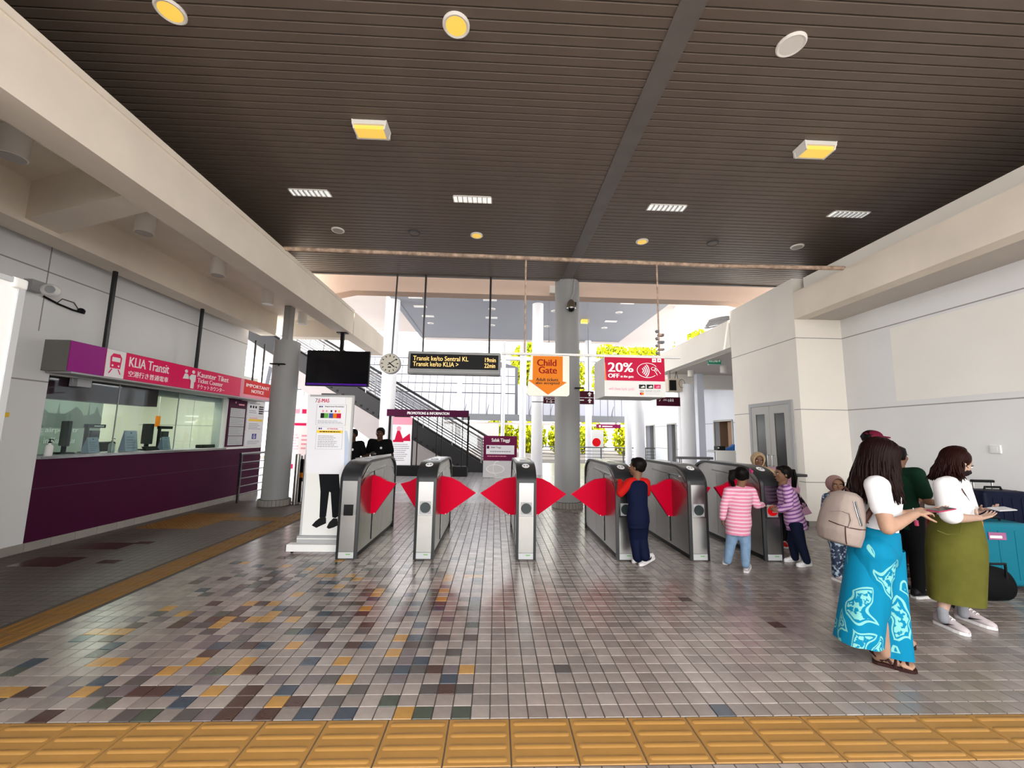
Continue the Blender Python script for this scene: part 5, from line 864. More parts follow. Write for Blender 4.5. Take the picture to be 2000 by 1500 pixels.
# ================================================================== PEOPLE: TOOLS
UP = Vector((0, 0, 1))
class SB(MB):
    def cap(s, p, r0, q, r1, n=12, k=4):
        p = Vector(p); q = Vector(q); d = q - p; L = d.length
        if L < 1e-5: return s.ell(p, r0, r0, r0)
        d /= L; u, v = vbasis(d); rings = []
        for i in range(k): a = PI / 2 * (1 - (i + .25) / k); rings.append((p - d * (r0 * math.sin(a)), r0 * math.cos(a)))
        rings += [(p, r0), (q, r1)]
        for i in range(k): a = PI / 2 * (i + .75) / k; rings.append((q + d * (r1 * math.sin(a)), r1 * math.cos(a)))
        vs = []
        for c, r in rings:
            for j in range(n): t = 2 * PI * j / n; vs.append(c + u * (r * math.cos(t)) + v * (r * math.sin(t)))
        m = len(rings); fs = [(i * n + j, i * n + (j + 1) % n, (i + 1) * n + (j + 1) % n, (i + 1) * n + j) for i in range(m - 1) for j in range(n)]
        return s.add(vs, fs + [tuple(reversed(range(n))), tuple(range((m - 1) * n, m * n))], 'white')
    def chain(s, pts, rs):
        for i in range(len(pts) - 1): s.cap(pts[i], rs[i], pts[i + 1], rs[i + 1])
    def ell(s, c, rx, ry, rz, M=None):
        b = MB(); b.ball((0, 0, 0), rx, ry, rz, 'white', 16, 12); c = Vector(c)
        return s.add([(M @ Vector(v) if M else Vector(v)) + c for v in b.v], b.f, 'white')
    def loft(s, rings, m='white', n=22, ends=True, ripple=None):      # rings: centre, side, fwd, ra, rb
        vs = []
        for i, (c, a, b, ra, rb) in enumerate(rings):
            for j in range(n):
                t = 2 * PI * j / n; k = 1 + (ripple(i, t) if ripple else 0); vs.append(Vector(c) + a * (ra * k * math.cos(t)) + b * (rb * k * math.sin(t)))
        q = len(rings); fs = [(i * n + j, i * n + (j + 1) % n, (i + 1) * n + (j + 1) % n, (i + 1) * n + j) for i in range(q - 1) for j in range(n)]
        if ends: fs += [tuple(reversed(range(n))), tuple(range((q - 1) * n, q * n))]
        return s.add(vs, fs, m)
def remesh(sb, vox, m, smooth=5, name='blob'):
    me = sb.mesh(name); o = bpy.data.objects.new('tmp', me); C.objects.link(o)
    r = o.modifiers.new('r', 'REMESH'); r.mode = 'VOXEL'; r.voxel_size = vox; r.use_smooth_shade = True
    if smooth: q = o.modifiers.new('s', 'SMOOTH'); q.factor = .5; q.iterations = smooth
    e = o.evaluated_get(bpy.context.evaluated_depsgraph_get()); out = bpy.data.meshes.new_from_object(e); bpy.data.objects.remove(o); bpy.data.meshes.remove(me)
    out.materials.clear(); out.materials.append(MT[m] if isinstance(m, str) else m); out.polygons.foreach_set('use_smooth', [True] * len(out.polygons)); out.polygons.foreach_set('material_index', [0] * len(out.polygons)); return out
def join(meshes, name):
    b = MB()
    for me in meshes: b.add([v.co.copy() for v in me.vertices], [tuple(p.vertices) for p in me.polygons], me.materials[0])
    out = b.mesh(name); out.polygons.foreach_set('use_smooth', [True] * len(out.polygons)); return out
def hand(wrist, d, n, L, curl, side, m, thumb=.5, spread=.06):
    s = SB(); d = Vector(d).normalized(); n = Vector(n); n = (n - d * n.dot(d)).normalized(); w = d.cross(n).normalized() * side; wrist = Vector(wrist)
    base = [wrist + d * (.50 * L) + w * (o * L) for o in (.165, .055, -.055, -.155)]
    for k in base: s.cap(wrist + d * (.06 * L) + (k - wrist - d * (.50 * L)) * .5, .075 * L, k, .058 * L)
    s.ell(wrist + d * (.28 * L), .05 * L, .05 * L, .05 * L)
    for i, k in enumerate(base):
        fl = (.42, .47, .43, .34)[i] * L; p = k; a = 0; dirv = (d + w * (spread * (1.5 - i))).normalized(); r = (.050, .052, .050, .044)[i] * L
        for j, f in enumerate((.46, .30, .24)):
            a += curl * (.7, 1.0, .8)[j]; v = dirv * math.cos(a) + n * math.sin(a); q = p + v * (fl * f); s.cap(p, r, q, r * .88, 8, 3); p = q; r *= .88
    p = wrist + d * (.16 * L) + w * (.15 * L); v = (d * .55 + w * (.75 - thumb * .4) + n * (.25 + thumb * .4)).normalized(); q = p + v * (.26 * L); s.cap(p, .075 * L, q, .056 * L, 8, 3); v2 = (v + d * .5 + n * curl * .4).normalized(); q2 = q + v2 * (.17 * L); s.cap(q, .055 * L, q2, .048 * L, 8, 3); s.cap(q2, .048 * L, q2 + v2 * (.10 * L), .042 * L, 8, 3)
    return remesh(s, L * .026, m, 3)
class Person:
    def __init__(s, label, loc, rz, H, kid=False, skin='skin_light', group=None):
        s.o = thing('person', label, 'person', (loc[0], loc[1], 0), group, rz); s.H = H; s.kid = kid; s.skin = skin
        s.M = Matrix.Translation((loc[0], loc[1], 0)) @ Matrix.Rotation(rz, 4, 'Z'); s.inv = s.M.inverted()
        h = H; k = kid; s.hh = h * (.087 if k else .071)
        zs = .785 if k else .815; sw = .105 if k else .108; zh = .49 if k else .525
        s.J = dict(hip=Vector((0, 0, zh * h)), waist=Vector((0, 0, (zh + .10) * h)), chest=Vector((0, 0, (zs - .085) * h)), neck=Vector((0, 0, (zs + .03) * h)), head=Vector((0, .01, h - s.hh * 1.03)))
        for sd, n in ((-1, 'l'), (1, 'r')):
            s.J['sh_' + n] = Vector((sd * sw * h, 0, zs * h)); s.J['el_' + n] = Vector((sd * (sw + .03) * h, -.02 * h, (zs - .17) * h)); s.J['wr_' + n] = Vector((sd * (sw + .03) * h, .03 * h, (zs - .31) * h))
            s.J['hp_' + n] = Vector((sd * .052 * h, 0, (zh - .01) * h)); s.J['kn_' + n] = Vector((sd * .055 * h, .01 * h, .275 * h)); s.J['an_' + n] = Vector((sd * .055 * h, -.01 * h, .05 * h))
        s.head_rot = (0, 0, 0); s.hands = {}; s.fat = 1.0
    def px(s, x, y, Y): return s.inv @ AY(x, y, Y)
    def fl(s, x, y): return s.inv @ AZ(x, y, 0)
    def set(s, Y, **k):
        for n, v in k.items(): s.J[n] = s.px(v[0], v[1], v[2] if len(v) > 2 else Y)
    def hm(s): return Matrix.Translation(s.J['head']) @ Euler(s.head_rot, 'XYZ').to_matrix().to_4x4()
    def hp(s, x, y, z): return s.hm() @ (Vector((x, y, z)) * s.hh)
    def torso(s, g=0.0, z0=0, k=1.0, hem=None, top=True):
        J, h = s.J, s.H * s.fat; side = (J['sh_r'] - J['sh_l']).normalized(); hs = (J['hp_r'] - J['hp_l']).normalized(); R = []
        sp = [(J['hip'] + (J['hip'] - J['waist']) * .55, hs, .082, .066), (J['hip'], hs, .094, .072), (J['hip'].lerp(J['waist'], .5), hs, .088, .066), (J['waist'], (side + hs).normalized(), .080, .060), (J['waist'].lerp(J['chest'], .5), side, .086, .064), (J['chest'], side, .094, .066), (J['chest'].lerp(J['neck'], .45), side, .092, .056), (J['chest'].lerp(J['neck'], .72), side, .070, .045), (J['neck'], side, .036, .034)]
        for i, (c, a, ra, rb) in enumerate(sp):
            d = (sp[min(i + 1, 8)][0] - sp[max(i - 1, 0)][0]).normalized(); f = d.cross(a).normalized() * -1; f = a.cross(d) * -1
            R.append((c, a, f, ra * h * k + g, rb * h * k + g))
        return R
    def parts(s, body=True):
        J, h, H = s.J, s.H * s.fat, s.H; sb = SB(); sb.loft(s.torso())
        for n in 'lr':
            sb.chain([J['chest'].lerp(J['neck'], .6), J['sh_' + n], J['el_' + n], J['wr_' + n]], [.035 * h, .033 * h, .025 * h, .0155 * h]); sb.cap(J['el_' + n].lerp(J['wr_' + n], .25), .025 * h, J['wr_' + n], .015 * h)
            sb.chain([J['hip'], J['hp_' + n]], [.06 * h, .058 * h]); sb.chain([J['hp_' + n], J['kn_' + n], J['an_' + n]], [.054 * h, .036 * h, .021 * h]); sb.cap(J['kn_' + n].lerp(J['an_' + n], .3), .036 * h, J['an_' + n], .021 * h)
        sb.cap(J['neck'], .036 * H, J['head'] + (J['neck'] - J['head']) * .3, .034 * H * (1 if not s.kid else .92)); return sb
    def face(s):
        sb = SB(); R = Euler(s.head_rot, 'XYZ').to_matrix(); q = s.hh
        E = lambda c, r: sb.ell(s.hp(*c), r[0] * q, r[1] * q, r[2] * q, R)
        E((0, -.12, .25), (.70, .82, .74)); E((0, .12, -.2), (.58, .64, .78)); E((0, .40, -.74), (.32, .28, .22)); E((0, .60, .2), (.42, .14, .1)); E((0, .70, -.5), (.2, .10, .055)); E((0, .68, -.60), (.17, .10, .05))
        for x in (-1, 1): E((x * .70, -.04, -.1), (.07, .15, .21)); E((x * .34, .52, -.2), (.18, .16, .2))
        sb.cap(s.hp(0, .74, .08), .07 * q, s.hp(0, .90, -.22), .115 * q); sb.cap(s.hp(0, -.12, -.55), .46 * q, s.J['neck'], .036 * s.H); return remesh(sb, .07 * q, s.skin, 4)
    def finish(s, hair=None, eyes=True):
        ms = [remesh(s.parts(), .0125 if not s.kid else .010, s.skin, 5), s.face()]
        for n in 'lr':
            d, nn, curl = s.hands.get(n, (s.J['wr_' + n] - s.J['el_' + n], Vector((0, 1, 0)), .45)); L = s.H * (.105 if not s.kid else .098)
            ms.append(hand(s.J['wr_' + n] - Vector(d).normalized() * .01, d, nn, L, curl, s.sides.get(n, 1) if hasattr(s, 'sides') else 1, s.skin))
        s.body = link('body', join(ms, 'body'), s.o, True)
        if eyes:
            for x in (-1, 1): b = MB(); b.ball(s.hp(x * .27, .70, .02), .085 * s.hh, .06 * s.hh, .06 * s.hh, 'eye_white', 10, 6); b.ball(s.hp(x * .27, .745, .02), .045 * s.hh, .03 * s.hh, .05 * s.hh, 'eye_dark', 8, 6); link('eye', b.mesh('eye', True), s.o, True)
            for x in (-1, 1): b = MB(); b.tube([s.hp(x * .12, .76, .15), s.hp(x * .28, .75, .20), s.hp(x * .44, .64, .15)], .03 * s.hh, 'hair_black', 5); link('eyebrow', b.mesh('eyebrow'), s.o, True)
            b = MB(); b.tube([s.hp(-.2, .74, -.53), s.hp(-.08, .80, -.52), s.hp(0, .80, -.54), s.hp(.08, .80, -.52), s.hp(.2, .74, -.53)], [.02 * s.hh, .045 * s.hh, .05 * s.hh, .045 * s.hh, .02 * s.hh], 'lips', 6); link('lips', b.mesh('lips', True), s.o, True)
        return s
    def add(s, name, me, label=None):
        o = link(name, me, s.o, True)
        if label: o['label'] = label
        return o
    def shirt(s, m, g=.012, sleeve=.45, hem=.0, sg=.012, k=1.0, name='shirt', label=None, long=False):
        J, h = s.J, s.H * s.fat; sb = SB(); R = s.torso(g, k=k)[:-1]
        if hem > 0: d = (J['hip'] - J['waist']).normalized(); c, a, f, ra, rb = R[0]; R = [(c + d * hem, a, f, ra * 1.04, rb * 1.06)] + R
        elif hem < 0: R = R[int(-hem):]
        sb.loft(R); hole = None
        for n in 'lr':
            sb.chain([J['chest'].lerp(J['neck'], .6), J['sh_' + n]], [.038 * h + g, .035 * h + sg])
            if long: sb.chain([J['sh_' + n], J['el_' + n], J['el_' + n].lerp(J['wr_' + n], sleeve)], [.034 * h + sg, .027 * h + sg, .018 * h + sg])
            else: sb.cap(J['sh_' + n], .034 * h + sg, J['sh_' + n].lerp(J['el_' + n], sleeve), .030 * h + sg * 1.15)
        return s.add(name, remesh(sb, .0105 if not s.kid else .009, m, 4), label)
    def trousers(s, m, g=.010, end=.92, name='trousers', label=None, cuff=0, top=4):
        J, h = s.J, s.H * s.fat; sb = SB(); sb.loft(s.torso(g)[:top])
        for n in 'lr':
            e = J['kn_' + n].lerp(J['an_' + n], end); sb.cap(J['hip'], .062 * h + g, J['hp_' + n], .058 * h + g); sb.chain([J['hp_' + n], J['kn_' + n], e], [.056 * h + g, .039 * h + g, .027 * h + g + cuff])
        return s.add(name, remesh(sb, .0105 if not s.kid else .009, m, 4), label)
    def shoe(s, heel, toe, m, sole='sole_white', ht=.085, wd=.040, lift=0, toe_lift=0, name='shoe', swoosh=None, sock=None, lab=None):
        H0, T0 = Vector((heel.x, heel.y, lift)), Vector((toe.x, toe.y, toe_lift)); d = T0 - H0; L = d.length; d /= L; w = d.cross(UP).normalized(); up = w.cross(d); sb = MB(); st = [(-.01, .50, .55), (.05, .78, .95), (.2, .86, 1.02), (.36, .84, .95), (.52, .92, .72), (.7, 1.0, .56), (.86, .90, .46), (.95, .62, .36), (1.0, .2, .2)]; n = 14; vs = []
        for u, a, hz in st:
            c = H0 + d * (u * L)
            for j in range(n): t = 2 * PI * j / n; x = math.cos(t); z = math.sin(t); vs.append(c + w * (wd * a * x * (1 if z < 0 else (1 - .25 * z))) + up * (.014 + ht * hz * (.5 + .5 * z)))
        q = len(st); sb.add(vs, [(i * n + j, i * n + (j + 1) % n, (i + 1) * n + (j + 1) % n, (i + 1) * n + j) for i in range(q - 1) for j in range(n)] + [tuple(reversed(range(n))), tuple(range((q - 1) * n, q * n))], m)
        me = sb.mesh('shoe'); me.polygons.foreach_set('use_smooth', [True] * len(me.polygons)); o = s.add(name, me, lab); b = MB(); pts = []
        for u, a, _ in st: pts.append(H0 + d * (u * L) + w * (wd * a * 1.08))
        for u, a, _ in reversed(st): pts.append(H0 + d * (u * L) - w * (wd * a * 1.08))
        b.prism([p + up * .001 for p in pts], up * .022, sole); link('sole', b.mesh('sole'), o, True)
        if swoosh:
            for sg in (-1, 1):
                b = MB(); base = lambda u, z, e=0: H0 + d * (u * L) + w * (sg * (wd * .93 + .0035 + e)) + up * z
                pts = [base(.30, .060), base(.36, .036), base(.46, .030), base(.80, .062, .002), base(.50, .044), base(.41, .046)]; b.prism(pts, w * (sg * .004), swoosh); link('emblem', b.mesh('emblem'), o, True)
        b = MB(); 
        for u in (.40, .48, .56): b.tube([H0 + d * (u * L) + w * (wd * .4) + up * (.012 + ht * (.92 - (u - .36) * 1.2)), H0 + d * (u * L) + up * (.019 + ht * (.97 - (u - .36) * 1.2)), H0 + d * (u * L) - w * (wd * .4) + up * (.012 + ht * (.92 - (u - .36) * 1.2))], .0035, sole, 5)
        link('laces', b.mesh('laces'), o, True); return o
    def strands(s, m, n, zend, phi=(-2.0, 2.0), r=.012, out=.0, wave=.01, seed=1, back=0.0, top=.05, name='hair', curl=0, cap=True, sc=1.0):
        rg = random.Random(seed); b = MB(); q = s.hh; M = s.hm()
        for i in range(n):
            ph = rg.uniform(*phi); x, y = math.sin(ph), -math.cos(ph); pts = []; ze = zend + rg.uniform(-.3, .12) * q; th0 = rg.uniform(top, 1.0); ph2 = ph + rg.uniform(-.15, .15)
            for k in range(5):
                th = th0 + (1.75 - th0) * k / 4; pts.append(M @ Vector((.78 * sc * q * math.sin(th) * x, (-.14 + .90 * sc * math.sin(th) * y) * q, (.27 + .80 * sc * math.cos(th)) * q)))
            p = pts[-1]; wz = p.z; of = rg.uniform(-.2, .25) * q; wv = rg.uniform(0, 6)
            oo = (M.to_3x3() @ Vector((x, y, 0))); oo.z = 0; steps = max(3, int((wz - ze) / .05))
            for k in range(1, steps + 1):
                f = k / steps; pts.append(Vector((p.x, p.y, wz + (ze - wz) * f)) + oo * (of * f + out * q * f + curl * q * f * f * rg.uniform(.4, 1)) + Vector((0, back * q * f, 0)) + Vector((math.cos(wv + f * 7), math.sin(wv + f * 6), 0)) * wave * f)
            rr = r * rg.uniform(.7, 1.2); K = len(pts); b.tube(pts, [rr * (1 if k < K - 2 else (.7 if k == K - 2 else .25)) for k in range(K)], m, 5)
        if cap:
            R = Euler(s.head_rot, 'XYZ').to_matrix(); e = SB(); e.ell(s.hp(0, -.30, .30), .76 * sc * q, .80 * sc * q, .74 * sc * q, R); e.ell(s.hp(0, -.42, -.1), .62 * q, .5 * q, .6 * q, R); b.add(e.v, e.f, m)
        me = b.mesh('hair'); me.polygons.foreach_set('use_smooth', [True] * len(me.polygons)); return s.add(name, me)
    def cap_hair(s, m, n=0, tail=None, name='hair', tails=(), nape=.0, fr=.0):
        q = s.hh; R = Euler(s.head_rot, 'XYZ').to_matrix(); sb = SB(); E = lambda c, r: sb.ell(s.hp(*c), r[0] * q, r[1] * q, r[2] * q, R)
        E((0, -.20 + fr, .33), (.77, .86, .76)); E((0, -.46, .0), (.64, .48, .55 + nape)); E((0, .30 + fr, .66), (.52, .36, .30)); [E((x * .60, -.20, .05), (.16, .38, .42)) for x in (-1, 1)]
        rg = random.Random(4)
        for i in range(50):
            a, t = rg.uniform(0, 6.3), rg.uniform(.1, 1.5); x, y, z = math.sin(t) * math.cos(a), math.sin(t) * math.sin(a), math.cos(t)
            if y > .55 and z < .5: continue
            p = s.hp(x * .72, -.20 + fr + y * .80, .33 + z * .70); p2 = s.hp(x * .80, -.22 + fr + y * .90, .33 + z * .80 - .06); sb.cap(p, .10 * q, p2, .04 * q, 6, 2)
        me = remesh(sb, .075 * q, m, 1); return s.add(name, me)
def _m(n, c, r=.6, **k):
    f = .57 if max(c) < .79 else .86
    mat(n, tuple(v * f for v in c), r, spec=k.pop('spec', .12), **k)
_m('skin_light', (.60, .36, .25), .5, var=.06, scale=9); _m('skin_pink', (.66, .43, .33), .5, var=.06, scale=9); _m('skin_brown', (.30, .155, .095), .5, var=.08, scale=9); _m('skin_dark', (.13, .065, .040), .5); _m('lips', (.36, .12, .10), .4)
_m('eye_white', (.8, .78, .75), .3); _m('eye_dark', (.02, .012, .01), .2); _m('hair_black', (.009, .007, .007), .42, spec=.06); _m('hair_brown', (.016, .006, .005), .42, spec=.06); _m('hair_red_brown', (.026, .007, .005), .45, spec=.06)
_m('cloth_white', (.84, .83, .86), .8, var=.03, scale=12, bump=.1); _m('cloth_cream_white', (.88, .87, .87), .8, var=.02, scale=12, bump=.1); _m('olive', (.165, .160, .028), .85, var=.16, scale=9, bump=.2); _m('navy', (.004, .009, .042), .8, var=.1, scale=15); _m('cloth_red', (.70, .012, .010), .75, var=.06, scale=15); _m('cloth_black', (.006, .006, .007), .8); _m('sole_white', (.82, .80, .80), .6); _m('shoe_white', (.84, .84, .86), .5); _m('shoe_pink', (.78, .68, .70), .5); _m('dark_green', (.005, .038, .019), .8, var=.1, scale=9)
_m('denim_light', (.30, .46, .68), .85, var=.18, scale=16); _m('denim_dark', (.010, .016, .045), .85, var=.25, scale=14); _m('hijab_cream', (.76, .54, .33), .85, var=.08, scale=10); _m('pink_cloth', (.78, .42, .60), .8, var=.05, scale=10); _m('beige', (.46, .37, .33), .7, var=.10, scale=6, bump=.15); _m('brown_leather', (.075, .030, .026), .5); _m('sandal', (.045, .016, .014), .45); _m('maroon_cap', (.20, .010, .040), .7); _m('pink_scarf', (.50, .30, .28), .85, var=.08, scale=8); _m('sock_grey', (.36, .37, .41), .8)
def stripes(name, a, b, freq, tilt=0.0, duty=.3):
    m = bpy.data.materials.new(name); m.use_nodes = True; n = m.node_tree; bs = n.nodes['Principled BSDF']; bs.inputs['Roughness'].default_value = .85
    tc = n.nodes.new('ShaderNodeTexCoord'); mp = n.nodes.new('ShaderNodeMapping'); mp.inputs['Rotation'].default_value = (tilt, 0, 0); wv = n.nodes.new('ShaderNodeTexWave'); wv.bands_direction = 'Z'; wv.inputs['Scale'].default_value = freq; wv.inputs['Distortion'].default_value = .6; wv.inputs['Detail Scale'].default_value = 2; r = n.nodes.new('ShaderNodeValToRGB'); r.color_ramp.elements[0].position = duty; r.color_ramp.elements[1].position = duty + .12; r.color_ramp.elements[0].color = (*b, 1); r.color_ramp.elements[1].color = (*a, 1)
    n.links.new(tc.outputs['Object'], mp.inputs[0]); n.links.new(mp.outputs[0], wv.inputs['Vector']); n.links.new(wv.outputs['Fac'], r.inputs[0]); n.links.new(r.outputs[0], bs.inputs['Base Color']); MT[name] = m
stripes('stripe_pink', (.62, .20, .32), (.66, .47, .53), 8.2); stripes('stripe_purple', (.52, .32, .50), (.17, .055, .23), 7.5, .35)
def batik(name):
    m = bpy.data.materials.new(name); m.use_nodes = True; n = m.node_tree; bs = n.nodes['Principled BSDF']; bs.inputs['Roughness'].default_value = .75; L = n.links.new
    tc = n.nodes.new('ShaderNodeTexCoord'); mp = n.nodes.new('ShaderNodeMapping'); mp.inputs['Scale'].default_value = (8.0, 8.0, 4.2); nd = n.nodes.new('ShaderNodeTexNoise'); nd.inputs['Scale'].default_value = 4.5; nd.inputs['Detail'].default_value = 1; L(tc.outputs['Object'], nd.inputs['Vector']); sc_ = n.nodes.new('ShaderNodeVectorMath'); sc_.operation = 'SCALE'; sc_.inputs['Scale'].default_value = .22; L(nd.outputs['Color'], sc_.inputs[0]); ad = n.nodes.new('ShaderNodeVectorMath'); L(tc.outputs['Object'], ad.inputs[0]); L(sc_.outputs[0], ad.inputs[1]); L(ad.outputs[0], mp.inputs[0])
    vo = n.nodes.new('ShaderNodeTexVoronoi'); vo.feature = 'DISTANCE_TO_EDGE'; vo.inputs['Scale'].default_value = 1.0; L(mp.outputs[0], vo.inputs['Vector'])
    v2 = n.nodes.new('ShaderNodeTexVoronoi'); v2.inputs['Scale'].default_value = 1.0; L(mp.outputs[0], v2.inputs['Vector'])
    nz = n.nodes.new('ShaderNodeTexNoise'); nz.inputs['Scale'].default_value = 34; nz.inputs['Detail'].default_value = 5; L(tc.outputs['Object'], nz.inputs['Vector'])
    def math_(op, a, b):
        q = n.nodes.new('ShaderNodeMath'); q.operation = op
        for i, v in enumerate((a, b)):
            if isinstance(v, (int, float)): q.inputs[i].default_value = v
            else: L(v, q.inputs[i])
        return q.outputs[0]
    sel = n.nodes.new('ShaderNodeSeparateColor'); L(v2.outputs['Color'], sel.inputs[0]); pick = math_('GREATER_THAN', sel.outputs[0], .48)
    line = math_('MULTIPLY', math_('GREATER_THAN', vo.outputs['Distance'], .10), math_('LESS_THAN', vo.outputs['Distance'], .15)); inner = math_('MULTIPLY', math_('GREATER_THAN', vo.outputs['Distance'], .19), math_('GREATER_THAN', nz.outputs['Fac'], .47)); f = math_('MULTIPLY', pick, math_('MAXIMUM', line, inner))
    mx = n.nodes.new('ShaderNodeMix'); mx.data_type = 'RGBA'; mx.inputs[6].default_value = (.001, .155, .28, 1); mx.inputs[7].default_value = (.16, .42, .40, 1); bs.inputs['Specular IOR Level'].default_value = .1; L(f, mx.inputs[0]); L(mx.outputs[2], bs.inputs['Base Color']); MT[name] = m
batik('batik')
# ================================================================== PEOPLE
# --- woman in white T-shirt and teal batik trousers
p = Person('woman in white T-shirt and teal patterned wide trousers using a phone', (2.70, 2.80), math.radians(-82), 1.53, skin='skin_light')
p.set(2.80, hip=(1708, 1072), waist=(1712, 1030), chest=(1717, 975), neck=(1710, 926), head=(1720, 894)); p.set(2.65, sh_r=(1713, 951), hp_r=(1706, 1080, 2.72), hp_l=(1714, 1076, 2.88)); p.set(2.96, sh_l=(1722, 948), el_l=(1752, 1012, 2.98), wr_l=(1800, 997, 2.88)); p.set(2.6, el_r=(1733, 1032, 2.56), wr_r=(1790, 1003, 2.64)); p.set(2.72, kn_r=(1706, 1190, 2.72), an_r=(1727, 1275, 2.74), kn_l=(1740, 1180, 2.92), an_l=(1758, 1252, 2.98))
p.head_rot = (-.42, 0, -.15); p.fat = 1.08
wr = p.J['wr_r']; p.hands = {'r': (p.px(1832, 990, 2.70) - wr, Vector((-.3, 0, -1)), .35), 'l': (p.px(1840, 996, 2.82) - p.J['wr_l'], Vector((0, -.2, 1)), .25)}; p.sides = {'r': -1, 'l': 1}
p.finish(); p.shirt('cloth_white', .014, .52, 0.0, .012, label='white T-shirt'); p.strands('hair_brown', 380, p.J['head'].z - .27, (-2.15, 2.15), .0105, .16, .03, 3, -.75, .02, sc=1.17, curl=.16)
def wide_leg(p, top, hem, ra0, rb0, ra1, rb1, seed, m, name='trouser_leg', n=9, amp=.09):
    b = SB(); R = []; X, Yv = Vector((1, 0, 0)), Vector((0, 1, 0)); rg = random.Random(seed); k1, k2 = rg.uniform(0, 6), rg.uniform(0, 6)
    for i in range(n): f = i / (n - 1); R.append((top.lerp(hem, f), X, Yv, ra0 + (ra1 - ra0) * f ** 1.3, rb0 + (rb1 - rb0) * f ** 1.3))
    b.loft(R, m, 44, False, lambda i, t: amp * (i / (n - 1)) ** 1.2 * (math.sin(5 * t + k1) * .6 + math.sin(8 * t + k2) * .4)); me = b.mesh(name); me.polygons.foreach_set('use_smooth', [True] * len(me.polygons)); return p.add(name, me)
hipm = p.trousers('batik', .022, -.45, name='trouser_top', label='teal batik waist of the trousers')
hz = .15
wide_leg(p, p.px(1700, 1070, 2.76), p.px(1678, 1252, 2.74), .118, .125, .125, .125, 3, 'batik'); wide_leg(p, p.px(1722, 1070, 2.86), p.px(1736, 1272, 2.80), .12, .12, .13, .105, 8, 'batik')
def sandal(p, ank, heel, toe, m='sandal'):
    d = (toe - heel); L = d.length; d /= L; w = d.cross(UP); sb = SB(); hh_ = heel + d * .035
    sb.cap(hh_ + UP * .05, .030, heel + d * (L * .70) + UP * .038, .033); sb.cap(heel + d * .03 + UP * .045, .032, Vector((ank.x, ank.y, ank.z)), .032)
    for k in range(5): o = (k - 2) * .0155; l = (.96, .97, .94, .91, .87)[k]; sb.cap(heel + d * (L * .68) + w * o * 1.1 + UP * .036, .014, heel + d * (L * l) + w * o * 1.2 + UP * .030, .0105, 8, 3)
    ft = p.add('foot', remesh(sb, .006, p.skin, 3)); b = MB(); st = [(-.0, .025), (.1, .034), (.35, .034), (.6, .042), (.8, .044), (.95, .034), (1.02, .015)]; pts = [heel + d * (u * L) + w * a for u, a in st] + [heel + d * (u * L) - w * a for u, a in reversed(st)]; b.prism([q + UP * .001 for q in pts], UP * .019, m); so = p.add('sandal', b.mesh('sandal'), 'dark brown strappy sandal')
    for (u0, s0, u1, s1, hh) in ((.5, 1, .68, -1, .062), (.68, 1, .5, -1, .062), (.78, 1, .84, -1, .052), (.18, 1, .42, 1, .03), (.18, -1, .42, -1, .03)):
        b = MB(); a = heel + d * (u0 * L) + w * (s0 * .04) + UP * .016; c = heel + d * (u1 * L) + w * (s1 * .04) + UP * .016; mid = (a + c) / 2 + UP * hh
        if s0 == s1: a = a + UP * .02; c = c + UP * .02; mid = (a + c) / 2 + UP * .01
        b.tube([a, a.lerp(mid, .55) + UP * .012, mid, c.lerp(mid, .55) + UP * .012, c], [.009, .010, .010, .010, .009], m, 6); link('strap', b.mesh('strap', True), so, True)
    b = MB(); b.tube([heel + d * .02 + w * .036 + UP * .055, heel - d * .005 + UP * .065, heel + d * .02 - w * .036 + UP * .055], .008, m, 6); link('heel_strap', b.mesh('heel_strap'), so, True)
sandal(p, p.J['an_r'], p.fl(1704, 1293), p.fl(1790, 1314)); sandal(p, p.J['an_l'], p.fl(1745, 1256), p.fl(1789, 1268))
# mask on the face
def mask(p, m, name='face_mask'):
    q = p.hh; R = Euler(p.head_rot, 'XYZ').to_matrix(); sb = SB(); sb.ell(p.hp(0, .42, -.42), .50 * q, .54 * q, .44 * q, R); sb.cap(p.hp(0, .74, -.1), .12 * q, p.hp(0, .92, -.32), .16 * q); me = remesh(sb, .07 * q, m, 3); p.add(name, me); b = MB()
    for x in (-1, 1): b.tube([p.hp(x * .42, .55, -.2), p.hp(x * .66, .1, -.1), p.hp(x * .72, -.05, -.05)], .012 * q * 2, m, 5)
    p.add('mask_loop', b.mesh('mask_loop'))
_m('mask_white', (.62, .70, .72), .7); mask(p, 'mask_white')
w1 = p
def phone(label, c, d, n, m_case, m_scr, L=.155, W=.075):
    d = Vector(d).normalized(); n = Vector(n); n = (n - d * n.dot(d)).normalized(); w = d.cross(n); c = Vector(c); t = thing('phone', label, 'phone', c); b = MB(); P4 = [c + d * (a * L / 2) + w * (e * W / 2) for a, e in ((-1, -1), (1, -1), (1, 1), (-1, 1))]; b.prism([q - n * .009 for q in P4], n * .009, m_case); link('case', bevel(b.mesh('case'), .003), t).matrix_parent_inverse = Matrix.Translation(-c); b = MB(); b.prism([c + (q - c) * .92 for q in P4], n * .0012, m_scr); b.build('screen', t); return t
_m('phone_pink', (.55, .06, .14), .4); _m('phone_white', (.75, .74, .76), .3)
ph = phone('phone in a pink case held by the woman in teal trousers', AY(1838, 994, 2.76), Vector((1, .15, .12)), Vector((-.3, -.05, 1)), 'phone_pink', 'black_gloss')
b = MB(); c = AY(1785, 1010, 2.72); b.tube([c + Vector((0, 0, .06)), c + Vector((.005, 0, .03)), c + Vector((.012, 0, -.02))], .003, 'phone_white', 5); b.cyl(c + Vector((.012, 0, -.02)), c + Vector((.014, 0, -.055)), .011, 'phone_pink', n=8); b.build('charm', ph)
